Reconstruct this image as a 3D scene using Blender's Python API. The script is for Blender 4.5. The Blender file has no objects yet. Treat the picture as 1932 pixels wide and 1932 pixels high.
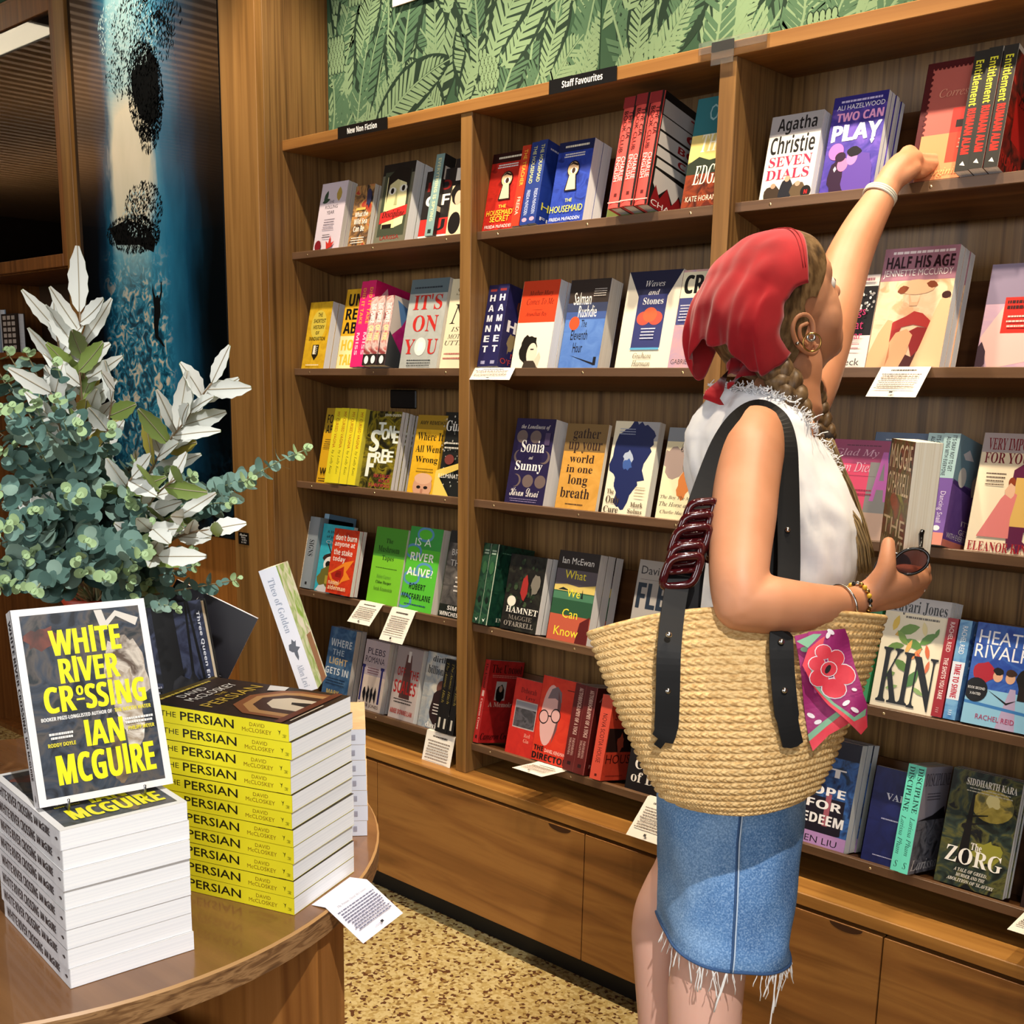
import bpy, bmesh, math, random
from mathutils import Vector, Matrix, noise as mnoise
random.seed(7)
SC = bpy.context.scene
COL = SC.collection
# ------------------------------------------------------------------ camera
CAMH = 1.45
FPX, PX0, PY0 = 2160.0, 889.0, 1184.0
YAW, PIT, ROL = math.radians(-43.56), math.radians(12.0), math.radians(-0.62)
FW = Vector((math.sin(YAW)*math.cos(PIT), math.cos(YAW)*math.cos(PIT), -math.sin(PIT)))
_r = Vector((math.cos(YAW), -math.sin(YAW), 0)); _d = FW.cross(_r)
RT = math.cos(ROL)*_r + math.sin(ROL)*_d
DN = -math.sin(ROL)*_r + math.cos(ROL)*_d
CP = Vector((0, 0, CAMH))
cam = bpy.data.cameras.new('camera'); cam_ob = bpy.data.objects.new('camera', cam); COL.objects.link(cam_ob)
cam.sensor_width = 36; cam.sensor_fit = 'HORIZONTAL'; cam.lens = FPX/1932*36
cam.shift_x = (966-PX0)/1932; cam.shift_y = (PY0-966)/1932
cam.clip_start = 0.02
cam_ob.matrix_world = Matrix(((RT.x, -DN.x, -FW.x, CP.x), (RT.y, -DN.y, -FW.y, CP.y), (RT.z, -DN.z, -FW.z, CP.z), (0, 0, 0, 1)))
SC.camera = cam_ob
SC.view_settings.view_transform = 'Standard'; SC.view_settings.look = 'None'
SC.view_settings.gamma = 1; SC.view_settings.use_curve_mapping = False
SC.view_settings.exposure = 0.35
# ------------------------------------------------------------------ light
W = bpy.data.worlds.new('world'); SC.world = W; W.use_nodes = True
W.node_tree.nodes['Background'].inputs[0].default_value = (0.9, 0.95, 1, 1)
W.node_tree.nodes['Background'].inputs[1].default_value = 0.3
def aim(o, at):
    o.rotation_euler = (Vector(at)-o.location).to_track_quat('-Z', 'Y').to_euler()
def area(loc, at, sx, sy, power, col):
    l = bpy.data.lights.new('window_daylight', 'AREA'); l.shape = 'RECTANGLE'; l.size = sx; l.size_y = sy; l.energy = power; l.color = col
    o = bpy.data.objects.new('window_daylight', l); COL.objects.link(o); o.location = loc; aim(o, at)
def spot(loc, at, power, col, size=75, blend=.5, rad=.025):
    l = bpy.data.lights.new('track_or_added_spot', 'SPOT'); l.energy = power; l.color = col; l.spot_size = math.radians(size); l.spot_blend = blend; l.shadow_soft_size = rad
    o = bpy.data.objects.new('track_or_added_spot', l); COL.objects.link(o); o.location = loc; aim(o, at)
area((1.9, -2.6, 2.0), (-1.2, 1.2, 0.9), 3.2, 2.2, 76, (0.99, 0.99, 1.0))
area((-2.6, -2.9, 2.2), (-1.3, 1.5, 0.9), 2.0, 1.6, 45, (0.95, 0.98, 1.0))
for ux, uy in ((-6.5, .2), (-9.5, -.8)):
    l = bpy.data.lights.new('added_uplight', 'AREA'); l.shape = 'RECTANGLE'; l.size = 2.4; l.size_y = .5; l.energy = 45; l.color = (1, .84, .64); o = bpy.data.objects.new('added_uplight', l); COL.objects.link(o); o.location = (ux, uy, 2.5); o.rotation_euler = (math.pi, 0, 0)  # added upward lights that brighten the ceiling slats, no real fitting there
WARM = (1.0, 0.83, 0.61)
for sx in (-3.3, -2.35, -1.62, -1.0, -0.35):
    spot((sx, 1.60, 3.12), (sx, 2.12, 1.2), 40 if sx < -3 else 96, WARM)
spot((0.5, 0.1, 3.1), (-1.2, 0.75, 0.85), 230, (1.0, 0.98, 0.95), size=38)  # added spot, whitens the book stacks on the table
spot((0.0, 0.9, 3.1), (-0.8, 1.5, 0.9), 12, (1.0, 0.9, 0.78), size=80)  # added spot, lifts the light on the person
# ------------------------------------------------------------------ helpers
def lin(h):
    h = h.lstrip('#'); o = []
    for i in (0, 2, 4):
        c = int(h[i:i+2], 16)/255
        o.append(c/12.92 if c <= .04045 else ((c+.055)/1.055)**2.4)
    return (o[0], o[1], o[2], 1)
def ray(x, y): return RT*((x-PX0)/FPX) + DN*((y-PY0)/FPX) + FW
def onY(x, y, Y): d = ray(x, y); return CP + d*((Y-CP.y)/d.y)
def onX(x, y, X): d = ray(x, y); return CP + d*((X-CP.x)/d.x)
def onZ(x, y, Z): d = ray(x, y); return CP + d*((Z-CP.z)/d.z)
def at(x, y, dep): return CP + ray(x, y)*dep
def row_x(px, Y, Z):
    "the X on the horizontal line (Y, Z) that the ray column px meets"
    k = (px-PX0)/FPX; b = Vector((0, Y, Z))-CP
    return (k*b.dot(FW)-b.dot(RT))/(RT.x-k*FW.x)
MATS = {}
def mat(name, col, rough=.5, metal=0, spec=.5, coat=0, sub=0, trans=0, alpha=1, ior=1.45):
    if name in MATS: return MATS[name]
    m = bpy.data.materials.new(name); m.use_nodes = True; b = m.node_tree.nodes['Principled BSDF']
    b.inputs['Base Color'].default_value = lin(col) if isinstance(col, str) else col
    b.inputs['Roughness'].default_value = rough; b.inputs['Metallic'].default_value = metal
    b.inputs['Specular IOR Level'].default_value = spec; b.inputs['Coat Weight'].default_value = coat
    b.inputs['Transmission Weight'].default_value = trans; b.inputs['IOR'].default_value = ior; b.inputs['Alpha'].default_value = alpha
    if sub:
        b.inputs['Subsurface Weight'].default_value = sub; b.inputs['Subsurface Radius'].default_value = (1, .35, .2); b.inputs['Subsurface Scale'].default_value = .008
    MATS[name] = m; return m
def nodes(m): return m.node_tree.nodes, m.node_tree.links, m.node_tree.nodes['Principled BSDF']
def noise_mat(name, cols, scale=(8, 8, 8), rough=.5, detail=4, bump=0, lo=.3, hi=.7, dist=0, coat=0, spec=.5, coord='Object', ns=1.0, metal=0):
    "colours blended by a stretched noise"
    if name in MATS: return MATS[name]
    m = mat(name, cols[0], rough, coat=coat, spec=spec, metal=metal); N, L, b = nodes(m)
    tc = N.new('ShaderNodeTexCoord'); mp = N.new('ShaderNodeMapping'); mp.inputs['Scale'].default_value = scale
    nz = N.new('ShaderNodeTexNoise'); nz.inputs['Scale'].default_value = ns; nz.inputs['Detail'].default_value = detail; nz.inputs['Distortion'].default_value = dist
    cr = N.new('ShaderNodeValToRGB'); e = cr.color_ramp.elements
    while len(e) < len(cols): e.new(.5)
    for i, c in enumerate(cols):
        e[i].position = lo+(hi-lo)*i/(len(cols)-1); e[i].color = lin(c)
    L.new(tc.outputs[coord], mp.inputs[0]); L.new(mp.outputs[0], nz.inputs[0]); L.new(nz.outputs[0], cr.inputs[0]); L.new(cr.outputs[0], b.inputs['Base Color'])
    if bump:
        bp = N.new('ShaderNodeBump'); bp.inputs['Strength'].default_value = bump; bp.inputs['Distance'].default_value = .002
        L.new(nz.outputs[0], bp.inputs['Height']); L.new(bp.outputs[0], b.inputs['Normal'])
    return m
class MB:
    "collects polygons of several materials and links them as one mesh"
    def __init__(s): s.v = []; s.f = []; s.mi = []; s.m = []; s.sm = []
    def mid(s, m):
        if m not in s.m: s.m.append(m)
        return s.m.index(m)
    def poly(s, pts, m, sm=False):
        n = len(s.v); s.v += [tuple(p) for p in pts]; s.f.append(tuple(range(n, n+len(pts)))); s.mi.append(s.mid(m)); s.sm.append(sm)
    def mesh(s, vs, fs, m, sm=False):
        n = len(s.v); s.v += [tuple(p) for p in vs]; k = s.mid(m)
        for f in fs: s.f.append(tuple(i+n for i in f)); s.mi.append(k); s.sm.append(sm)
    def box(s, a, b, m, M=None):
        x0, y0, z0 = a; x1, y1, z1 = b
        vs = [Vector(p) for p in ((x0, y0, z0), (x1, y0, z0), (x1, y1, z0), (x0, y1, z0), (x0, y0, z1), (x1, y0, z1), (x1, y1, z1), (x0, y1, z1))]
        if M: vs = [M @ p for p in vs]
        s.mesh(vs, [(0, 3, 2, 1), (4, 5, 6, 7), (0, 1, 5, 4), (1, 2, 6, 5), (2, 3, 7, 6), (3, 0, 4, 7)], m)
    def prism(s, prof, x0, x1, m, axis='x'):
        "profile of (y, z) pairs, counter-clockwise seen from +x, swept along x"
        n = len(prof)
        if axis == 'x': vs = [(x0, p, q) for p, q in prof]+[(x1, p, q) for p, q in prof]
        else: vs = [(p, q, x0) for p, q in prof]+[(p, q, x1) for p, q in prof]
        fs = [tuple(range(n))[::-1], tuple(range(n, 2*n))]+[(i, (i+1) % n, n+(i+1) % n, n+i) for i in range(n)]
        s.mesh(vs, fs, m)
    def tube(s, pts, rad, m, seg=10, cap=True, flat=1.0, up=None, sm=True):
        "pts polyline; rad number or list; flat squashes across the second axis"
        pts = [Vector(p) for p in pts]; n = len(pts); vs = []; fs = []
        ref = Vector(up) if up else None; pu = None
        for i, p in enumerate(pts):
            t = (pts[min(i+1, n-1)]-pts[max(i-1, 0)]).normalized()
            if ref is None: ref = Vector((0, 0, 1)) if abs(t.z) < .9 else Vector((1, 0, 0))
            a = (ref-t*ref.dot(t)); a = a.normalized() if a.length > 1e-6 else t.orthogonal().normalized()
            if not up: ref = a
            b = t.cross(a); r = rad[i] if isinstance(rad, (list, tuple)) else rad
            for k in range(seg):
                an = 2*math.pi*k/seg; vs.append(p+a*(math.cos(an)*r*flat)+b*(math.sin(an)*r))
        for i in range(n-1):
            for k in range(seg): fs.append((i*seg+k, i*seg+(k+1) % seg, (i+1)*seg+(k+1) % seg, (i+1)*seg+k))
        if cap: fs += [tuple(range(seg))[::-1], tuple(range((n-1)*seg, n*seg))]
        s.mesh(vs, fs, m, sm)
    def ball(s, c, r, m, seg=12, rings=8, M=None):
        c = Vector(c); r = Vector(r) if isinstance(r, (tuple, list, Vector)) else Vector((r, r, r)); vs = []; fs = []
        for j in range(rings+1):
            th = math.pi*j/rings
            for k in range(seg):
                ph = 2*math.pi*k/seg; p = Vector((r.x*math.sin(th)*math.cos(ph), r.y*math.sin(th)*math.sin(ph), r.z*math.cos(th)))
                vs.append(c+(M @ p if M else p))
        for j in range(rings):
            for k in range(seg): fs.append((j*seg+k, (j+1)*seg+k, (j+1)*seg+(k+1) % seg, j*seg+(k+1) % seg))
        s.mesh(vs, fs, m, True)
    def build(s, name, parent=None, bevel=0, bseg=1, merge=False):
        me = bpy.data.meshes.new(name); me.from_pydata(s.v, [], s.f)
        for m in s.m: me.materials.append(m)
        me.polygons.foreach_set('material_index', s.mi); me.polygons.foreach_set('use_smooth', s.sm)
        if merge:
            bm = bmesh.new(); bm.from_mesh(me); bmesh.ops.remove_doubles(bm, verts=bm.verts, dist=1e-5); bm.to_mesh(me); bm.free()
        me.update(); o = bpy.data.objects.new(name, me); COL.objects.link(o)
        if parent: o.parent = parent
        if bevel:
            b = o.modifiers.new('b', 'BEVEL'); b.width = bevel; b.segments = bseg; b.limit_method = 'ANGLE'
        return o
def tag(o, label=None, cat=None, group=None, kind=None):
    for k, v in (('label', label), ('category', cat), ('group', group), ('kind', kind)):
        if v: o[k] = v
    return o
def thing(name, label, cat, loc=(0, 0, 0), group=None, M=None):
    o = bpy.data.objects.new(name, None); COL.objects.link(o); o.empty_display_size = .05
    if M is not None: o.matrix_world = M
    else: o.location = loc
    return tag(o, label, cat, group)
def struct(mb, name, **k): return tag(mb.build(name, **k), kind='structure')
def frame(o, x, y, z):
    return Matrix(((x[0], y[0], z[0], o[0]), (x[1], y[1], z[1], o[1]), (x[2], y[2], z[2], o[2]), (0, 0, 0, 1)))
# ------------------------------------------------------------------ wood and other surfaces
def wood(name, cols, axis='z', fine=1.0, rough=.42, bump=.15):
    s = {'z': (55*fine, 55*fine, 1.6), 'x': (1.6, 55*fine, 55*fine), 'y': (55*fine, 1.6, 55*fine)}[axis]
    return noise_mat(name, cols, s, rough=rough, detail=5, bump=bump, lo=.28, hi=.72, dist=.6)
VEN = ['#523a1d', '#745430', '#8a683c', '#634626']
WV = wood('wood_veneer_vertical', VEN, 'z', 1.5)
WH = wood('wood_veneer_horizontal', VEN, 'x', 1.2)
WL = wood('wood_light_edge', ['#6b4a22', '#876030', '#98703c'], 'z', .8)
WLH = wood('wood_light_edge_horizontal', ['#744c24', '#8e602e', '#9e703a'], 'x', .8)
WD = wood('wood_dark_lip', ['#5b422e', '#6b4f38', '#76593f'], 'x', .6)
WU = wood('wood_under_shelf', ['#4b2c14', '#5c391c', '#6b4524'], 'x', .7)
WF = wood('wood_drawer_front', ['#6a431d', '#88592a', '#9a6a34', '#784c22'], 'x', .32, bump=.08)
WPA = wood('wood_panel_amber', ['#6d3f17', '#8c5722', '#a0662b', '#7a491b'], 'z', .9)
BLK = mat('black_paint', '#0c0b0b', .6)
# ------------------------------------------------------------------ the shelf wall
YF, YL, YB = 2.085, 2.105, 2.305           # divider fronts, shelf lips, back panel
XL, XA0, XA1, XB0, XB1, XR = -2.72, -2.033, -1.997, -1.325, -1.288, 0.55
ZT0, ZT1, ZC = 2.077, 2.104, 0.442
LIPS = [1.791, 1.470, 1.146, 0.824, 0.502]
LEAN = math.radians(12.5)
mb = MB()
mb.box((XL, YB, ZC), (XR, YB+.02, ZT1), WV)
bp_ = mb
shelf_unit = thing('bookcase', 'long wall bookcase of brown veneer with sloping display shelves', 'bookcase', (XL, YF, ZC))
def part(mb, name, parent, **k):
    o = mb.build(name, parent, **k); o.matrix_parent_inverse = parent.matrix_world.inverted() if parent.matrix_world != Matrix() else Matrix.Translation(-parent.location); return o
part(bp_, 'back_panel', shelf_unit)
mb = MB(); mb.box((XL, YF-.006, ZT0), (XR, YB, ZT1), WLH); part(mb, 'top_board', shelf_unit, bevel=.0012)
mb = MB()
for a, b in ((XA0, XA1), (XB0, XB1), (-.50, -.463)):
    mb = MB(); mb.box((a, YF, ZC), (b, YB, ZT0), WL if False else WV); mb.box((a, YF-.0015, ZC), (b, YF, ZT0), WL); part(mb, 'divider', shelf_unit, bevel=.0008)
screw = mat('brass_screw', '#c9b38a', .3, metal=1)
for i, z in enumerate(LIPS):
    for a, b in ((XL, XA0), (XA1, XB0), (XB1, -.50)):
        mb = MB(); dy = .150; dz = dy*math.tan(LEAN)
        zt = z+.014
        mb.prism([(YL+.012, z), (YL+dy, z-dz), (YL+dy, z-dz+.014), (YL+.012, zt)], a, b, WU)
        sh = part(mb, 'shelf', shelf_unit)
        l = MB(); l.box((a, YL, z), (b, YL+.012, z+.019), WD)
        for q in (.1, .5, .9):
            l.tube([(a+(b-a)*q, YL-.0008, z+.009), (a+(b-a)*q, YL+.001, z+.009)], .003, screw, seg=8)
        l.build('shelf_lip', sh, bevel=.001)
        k = MB(); u = (math.sin(LEAN), math.cos(LEAN)); y0, z0 = YL+dy-.006, z-dz+.014
        k.prism([(y0, z0), (y0+.0062, z0), (min(y0+.0062+u[0]*.205, YB-.001), z0+u[1]*.205), (y0+u[0]*.205, z0+u[1]*.205)], a, b, WU); part(k, 'leaning_board', shelf_unit)
# counter and cabinets below
mb = MB(); mb.box((XL, 2.045, ZC-.028), (XR, YB, ZC-.0005), wood('wood_counter', ['#7a4f22', '#9a6a30', '#b58240'], 'x', .6)); 
counter = tag(mb.build('bookcase_counter', bevel=.002), 'narrow brown wooden counter running along under the bookcase', 'counter')
dcut = [XL, -2.305, -1.565, -0.83, -0.09, XR]
names = ['short drawer front beside the round table', 'wide drawer front behind the round table', 'wide drawer front behind the standing person', 'wide drawer front under the cream and black books', 'drawer front beyond the picture edge']
for i in range(5):
    a, b = dcut[i]+.0015, dcut[i+1]-.0015
    t = thing('drawer_cabinet', 'low brown cabinet, '+['shortest one at the left end of the row', 'the one behind the round table edge', 'the one behind the person\'s legs', 'the one right of the person\'s legs', 'the last one of the row at the right'][i], 'cabinet', ((a+b)/2, 2.045, .08), 'low cabinets under the bookcase counter')
    m = MB(); m.box((a, 2.063, .085), (b, YB, ZC-.030), BLK); part(m, 'carcass', t)
    m = MB(); m.box((a, 2.045, .08), (b, 2.062, ZC-.036), WF); d = part(m, 'door', t, bevel=.001)
    m = MB(); xc = b-.03 if i != 1 else b-.03
    for k in range(12):
        a0 = math.pi+math.pi*k/12; a1 = math.pi+math.pi*(k+1)/12
        m.poly([(xc-.045, 2.0444, ZC-.038), (xc-.045+.035*math.cos(a0), 2.0444, ZC-.038+.014*math.sin(a0)), (xc-.045+.035*math.cos(a1), 2.0444, ZC-.038+.014*math.sin(a1))], mat('finger_pull', '#3a1c0a', .5))
    m.build('finger_pull', d)
mb = MB(); mb.box((XL-.0, 2.10, 0), (XR, 2.12, .085), BLK); struct(mb, 'baseboard_shelf')
# side panel closing the bookcase, post and wall with the picture
mb = MB(); mb.box((XL-.165, 1.995, 0), (XL, 2.02, 3.2), WL); mb.box((XL-.02, 2.02, 0), (XL, 2.36, 3.2), WV)
struct(mb, 'trim_1', bevel=.0015)
mb = MB(); mb.box((-3.80, 2.02, 0), (XL-.165, 2.05, 3.2), WPA); struct(mb, 'wall_picture')
mb = MB(); mb.box((-3.797, 1.985, 0), (-3.728, 2.02, 3.2), WL); struct(mb, 'trim_2', bevel=.002)
# floor, ceiling, far walls
fl = mat('speckled_floor', '#b39a66', .35); N, L, b = nodes(fl)
tc = N.new('ShaderNodeTexCoord'); vo = N.new('ShaderNodeTexVoronoi'); vo.inputs['Scale'].default_value = 120; vo.inputs['Randomness'].default_value = 1
mp = N.new('ShaderNodeMapping'); mp.inputs['Scale'].default_value = (1, 1, 1)
n1 = N.new('ShaderNodeTexNoise'); n1.inputs['Scale'].default_value = 90; n1.inputs['Detail'].default_value = 3
n2 = N.new('ShaderNodeTexNoise'); n2.inputs['Scale'].default_value = 5; n2.inputs['Detail'].default_value = 3
c1 = N.new('ShaderNodeValToRGB'); c1.color_ramp.interpolation = 'CONSTANT'; e = c1.color_ramp.elements
e[0].position = 0; e[0].color = lin('#5e3a22'); e[1].position = .13; e[1].color = lin('#c2ab72')
for p, c in ((.2, '#b0965c'), (.34, '#cdb882'), (.62, '#b9a064'), (.8, '#8c6d3d'), (.9, '#c5ae76')):
    q = e.new(p); q.color = lin(c)
hs = N.new('ShaderNodeSeparateColor'); L.new(tc.outputs['Object'], mp.inputs[0]); 
ad = N.new('ShaderNodeVectorMath'); ad.operation = 'MULTIPLY_ADD'; ad.inputs[1].default_value = (.012, .012, 0)
L.new(n1.outputs[1], ad.inputs[0]); L.new(mp.outputs[0], ad.inputs[2]); L.new(ad.outputs[0], vo.inputs['Vector'])
L.new(tc.outputs['Object'], n1.inputs[0]); L.new(tc.outputs['Object'], n2.inputs[0])
L.new(vo.outputs['Color'], hs.inputs[0]); L.new(hs.outputs[0], c1.inputs[0])
mx = N.new('ShaderNodeMix'); mx.data_type = 'RGBA'; mx.blend_type = 'MULTIPLY'; mx.inputs[0].default_value = .35
L.new(c1.outputs[0], mx.inputs[6]); L.new(n2.outputs[0], mx.inputs[7]); L.new(mx.outputs[2], b.inputs['Base Color'])
mb = MB(); mb.box((-13, -4, -.05), (2.8, 2.5, 0), fl); struct(mb, 'floor')
mb = MB(); mb.box((-13, -4, 3.3), (2.8, 2.5, 3.36), mat('ceiling_dark', '#2b1f17', .8))
slat = mat('ceiling_slat_wood', '#94704c', .6)
for i in range(144):
    x = -12.9+i*.11
    mb.box((x, -4, 3.2), (x+.045, 2.5, 3.3), slat)
struct(mb, 'ceiling')
pl = mat('plaster', '#8d8379', .8)
mb = MB(); mb.box((-13, 2.36, 0), (2.8, 2.5, 3.3), mat('wall_behind', '#3a2a1c', .8)); struct(mb, 'wall_back')
mb = MB(); mb.box((-13.1, -4, 0), (-13, 2.5, 3.3), mat('wall_dark', '#4a3a2c', .8)); struct(mb, 'wall_left')
mb = MB(); mb.box((2.8, -4, 0), (2.9, 2.5, 3.3), pl); struct(mb, 'wall_right')
mb = MB(); mb.box((-13, -4.1, 0), (2.8, -4, 3.3), mat('wall_dark', '#4a3a2c', .8)); struct(mb, 'wall_front')

lp = mat('lamp_diffuser', '#fff2d8', .5); _, _, b = nodes(lp); b.inputs['Emission Color'].default_value = (1, .86, .62, 1); b.inputs['Emission Strength'].default_value = 5
for i, (x, y) in enumerate(((-6.35, 1.12),)):
    o = thing('ceiling_light', ['warm ceiling light panel mirrored in the cabinet glass', 'second warm ceiling light panel deeper in the shop'][i], 'ceiling light', (x, y, 3.2), 'ceiling light panels')
    m = MB(); m.box((-.62, -.17, -.05), (.62, .17, -.0005), mat('lamp_housing', '#4a3a2c', .6)); m.build('housing', o)
    m = MB(); m.box((-.59, -.14, -.056), (.59, .14, -.0505), lp); m.build('diffuser', o)
# ------------------------------------------------------------------ lettering
def _map(s, up, lo, dg=None):
    o = ''
    for c in s:
        if c == 'I' and up == 0x1D5D4: o += chr(0x1D5F9)
        elif 'A' <= c <= 'Z': o += chr(up+ord(c)-65)
        elif 'a' <= c <= 'z': o += chr(lo+ord(c)-97) if not (lo == 0x1D44E and c == 'h') else chr(0x210E)
        elif dg and c.isdigit(): o += chr(dg+int(c))
        else: o += c
    return o
STY = {'B': (0x1D400, 0x1D41A, 0x1D7CE), 'i': (0x1D434, 0x1D44E, None), 'I': (0x1D468, 0x1D482, 0x1D7CE), 'c': (0x1D4D0, 0x1D4EA, None), 'm': (0x1D670, 0x1D68A, 0x1D7F6), 'b': (0x1D5D4, 0x1D5EE, 0x1D7EC), 'h': (0x1D5D4, 0x1D5EE, 0x1D7EC)}
_TX = {}
def text_geo(s, sty):
    "flat outline mesh of a string, scaled to the unit square"
    k = (s, sty)
    if k in _TX: return _TX[k]
    cu = bpy.data.curves.new('t', 'FONT'); cu.body = _map(s, *STY[sty]) if sty in STY else s; cu.resolution_u = 2
    if sty == 'n': cu.offset = .012
    o = bpy.data.objects.new('t', cu); COL.objects.link(o)
    me = bpy.data.meshes.new_from_object(o.evaluated_get(bpy.context.evaluated_depsgraph_get()))
    vs = [(v.co.x, v.co.y) for v in me.vertices]; fs = [tuple(p.vertices) for p in me.polygons]
    bpy.data.objects.remove(o); bpy.data.curves.remove(cu); bpy.data.meshes.remove(me)
    x0 = min(v[0] for v in vs); x1 = max(v[0] for v in vs); y0 = min(v[1] for v in vs); y1 = max(v[1] for v in vs)
    _TX[k] = ([((a-x0)/max(x1-x0, 1e-6), (b-y0)/max(y1-y0, 1e-6)) for a, b in vs], fs); return _TX[k]
def ink(c):
    if isinstance(c, (list, tuple)): return noise_mat('print_'+'_'.join(x[1:] for x in c), list(c), (28, 28, 28), rough=.38, lo=.36, hi=.64, detail=5, dist=1.2)
    return mat('print_'+c.lstrip('#'), c, .38)
def t(s, sty, x0, y0, x1, y1, c, up=0): return ('t', s, sty, x0, y0, x1, y1, c, up)
def r(x0, y0, x1, y1, c): return ('p', [(x0, y0), (x1, y0), (x1, y1), (x0, y1)], c)
def e(cx, cy, rx, ry, c, n=20): return ('p', [(cx+rx*math.cos(2*math.pi*i/n), cy+ry*math.sin(2*math.pi*i/n)) for i in range(n)], c)
def p(pts, c): return ('p', pts, c)
def leaf(cx, cy, L, w, a, c):
    P = [(-.5, 0), (-.25, .8), (.05, 1), (.3, .6), (.5, 0), (.3, -.6), (.05, -1), (-.25, -.8)]
    return ('p', [(cx+u*L*math.cos(a)-v*w*.5*math.sin(a), cy+(u*L*math.sin(a)+v*w*.5*math.cos(a))*.66) for u, v in P], c)
def lines(x0, y0, x1, y1, n, c, k=.34):
    "n rows of small print, too small to read"
    rnd = random.Random(int(x0*991+y0*77+n)); out = []; h = (y1-y0)/n
    for i in range(n):
        y = y1-(i+1)*h; x = x0+(x1-x0)*.5*rnd.uniform(0, .12); e_ = x1-(x-x0)
        while x < e_-.01:
            w = min(rnd.uniform(.03, .1)*(x1-x0), e_-x); out.append(r(x, y+h*(1-k)/2, x+w, y+h*(1+k)/2, c)); x += w+.014*(x1-x0)
    return out
def blob(cx, cy, rx, ry, c, n=26, j=.25, seed=1):
    q = random.Random(seed); return ('p', [(cx+rx*math.cos(2*math.pi*i/n)*(1+q.uniform(-j, j)), cy+ry*math.sin(2*math.pi*i/n)*(1+q.uniform(-j, j))) for i in range(n)], c)
def dots(x0, y0, x1, y1, n, s, c, seed=1, asp=1.5):
    q = random.Random(seed); out = []
    for i in range(n):
        x, y, w = q.uniform(x0, x1), q.uniform(y0, y1), s*q.uniform(.4, 1.2); out.append(e(x, y, w, w/asp, c[i % len(c)] if isinstance(c, list) else c, 7))
    return out
def flat_art(items):
    o = []
    for it in items:
        if isinstance(it, list): o += flat_art(it)
        else: o.append(it)
    return o
def draw(mb, items, O, ax, ay, an, w, h, step=.00004):
    "prints art items on the rectangle O + ax*w*x + ay*h*y, in layers along an"
    O, ax, ay, an = Vector(O), Vector(ax), Vector(ay), Vector(an)
    for k, it in enumerate(flat_art(items)):
        off = O+an*(.0001+step*k)
        if it[0] == 'p':
            pts = it[1]; m = ink(it[2])
            P = [off+ax*(w*min(max(x, 0), 1))+ay*(h*min(max(y, 0), 1)) for x, y in pts]
            if len(pts) > 4:
                c = sum(P, Vector())/len(P); n = len(P)
                if _convex(pts): mb.poly(P, m)
                else: mb.mesh(P, _ears(pts), m)
            else: mb.poly(P, m)
        else:
            _, s, sty, x0, y0, x1, y1, c, up = it; vs, fs = text_geo(s, sty)
            if up == 0: P = [off+ax*(w*(x0+(x1-x0)*a))+ay*(h*(y0+(y1-y0)*b)) for a, b in vs]
            elif up == 1: P = [off+ax*(w*(x0+(x1-x0)*b))+ay*(h*(y1-(y1-y0)*a)) for a, b in vs]     # reads downward
            else: P = [off+ax*(w*(x1-(x1-x0)*b))+ay*(h*(y0+(y1-y0)*a)) for a, b in vs]
            mb.mesh(P, fs, ink(c))
            if sty == 'h':   # heavier strokes
                sv = ax*(.05*(y1-y0)*h) if up == 0 else ay*(-.05*(x1-x0)*w)
                mb.mesh([q_+sv+an*.00002 for q_ in P], fs, ink(c))
def _convex(q):
    sg = 0; n = len(q)
    for i in range(n):
        a, b, c = q[i], q[(i+1) % n], q[(i+2) % n]; z = (b[0]-a[0])*(c[1]-b[1])-(b[1]-a[1])*(c[0]-b[0])
        if abs(z) > 1e-12:
            if sg and (z > 0) != (sg > 0): return False
            sg = z
    return True
def _ears(q):
    from mathutils.geometry import tessellate_polygon
    return [tuple(f) for f in tessellate_polygon([[Vector((a, b, 0)) for a, b in q]])]
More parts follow.
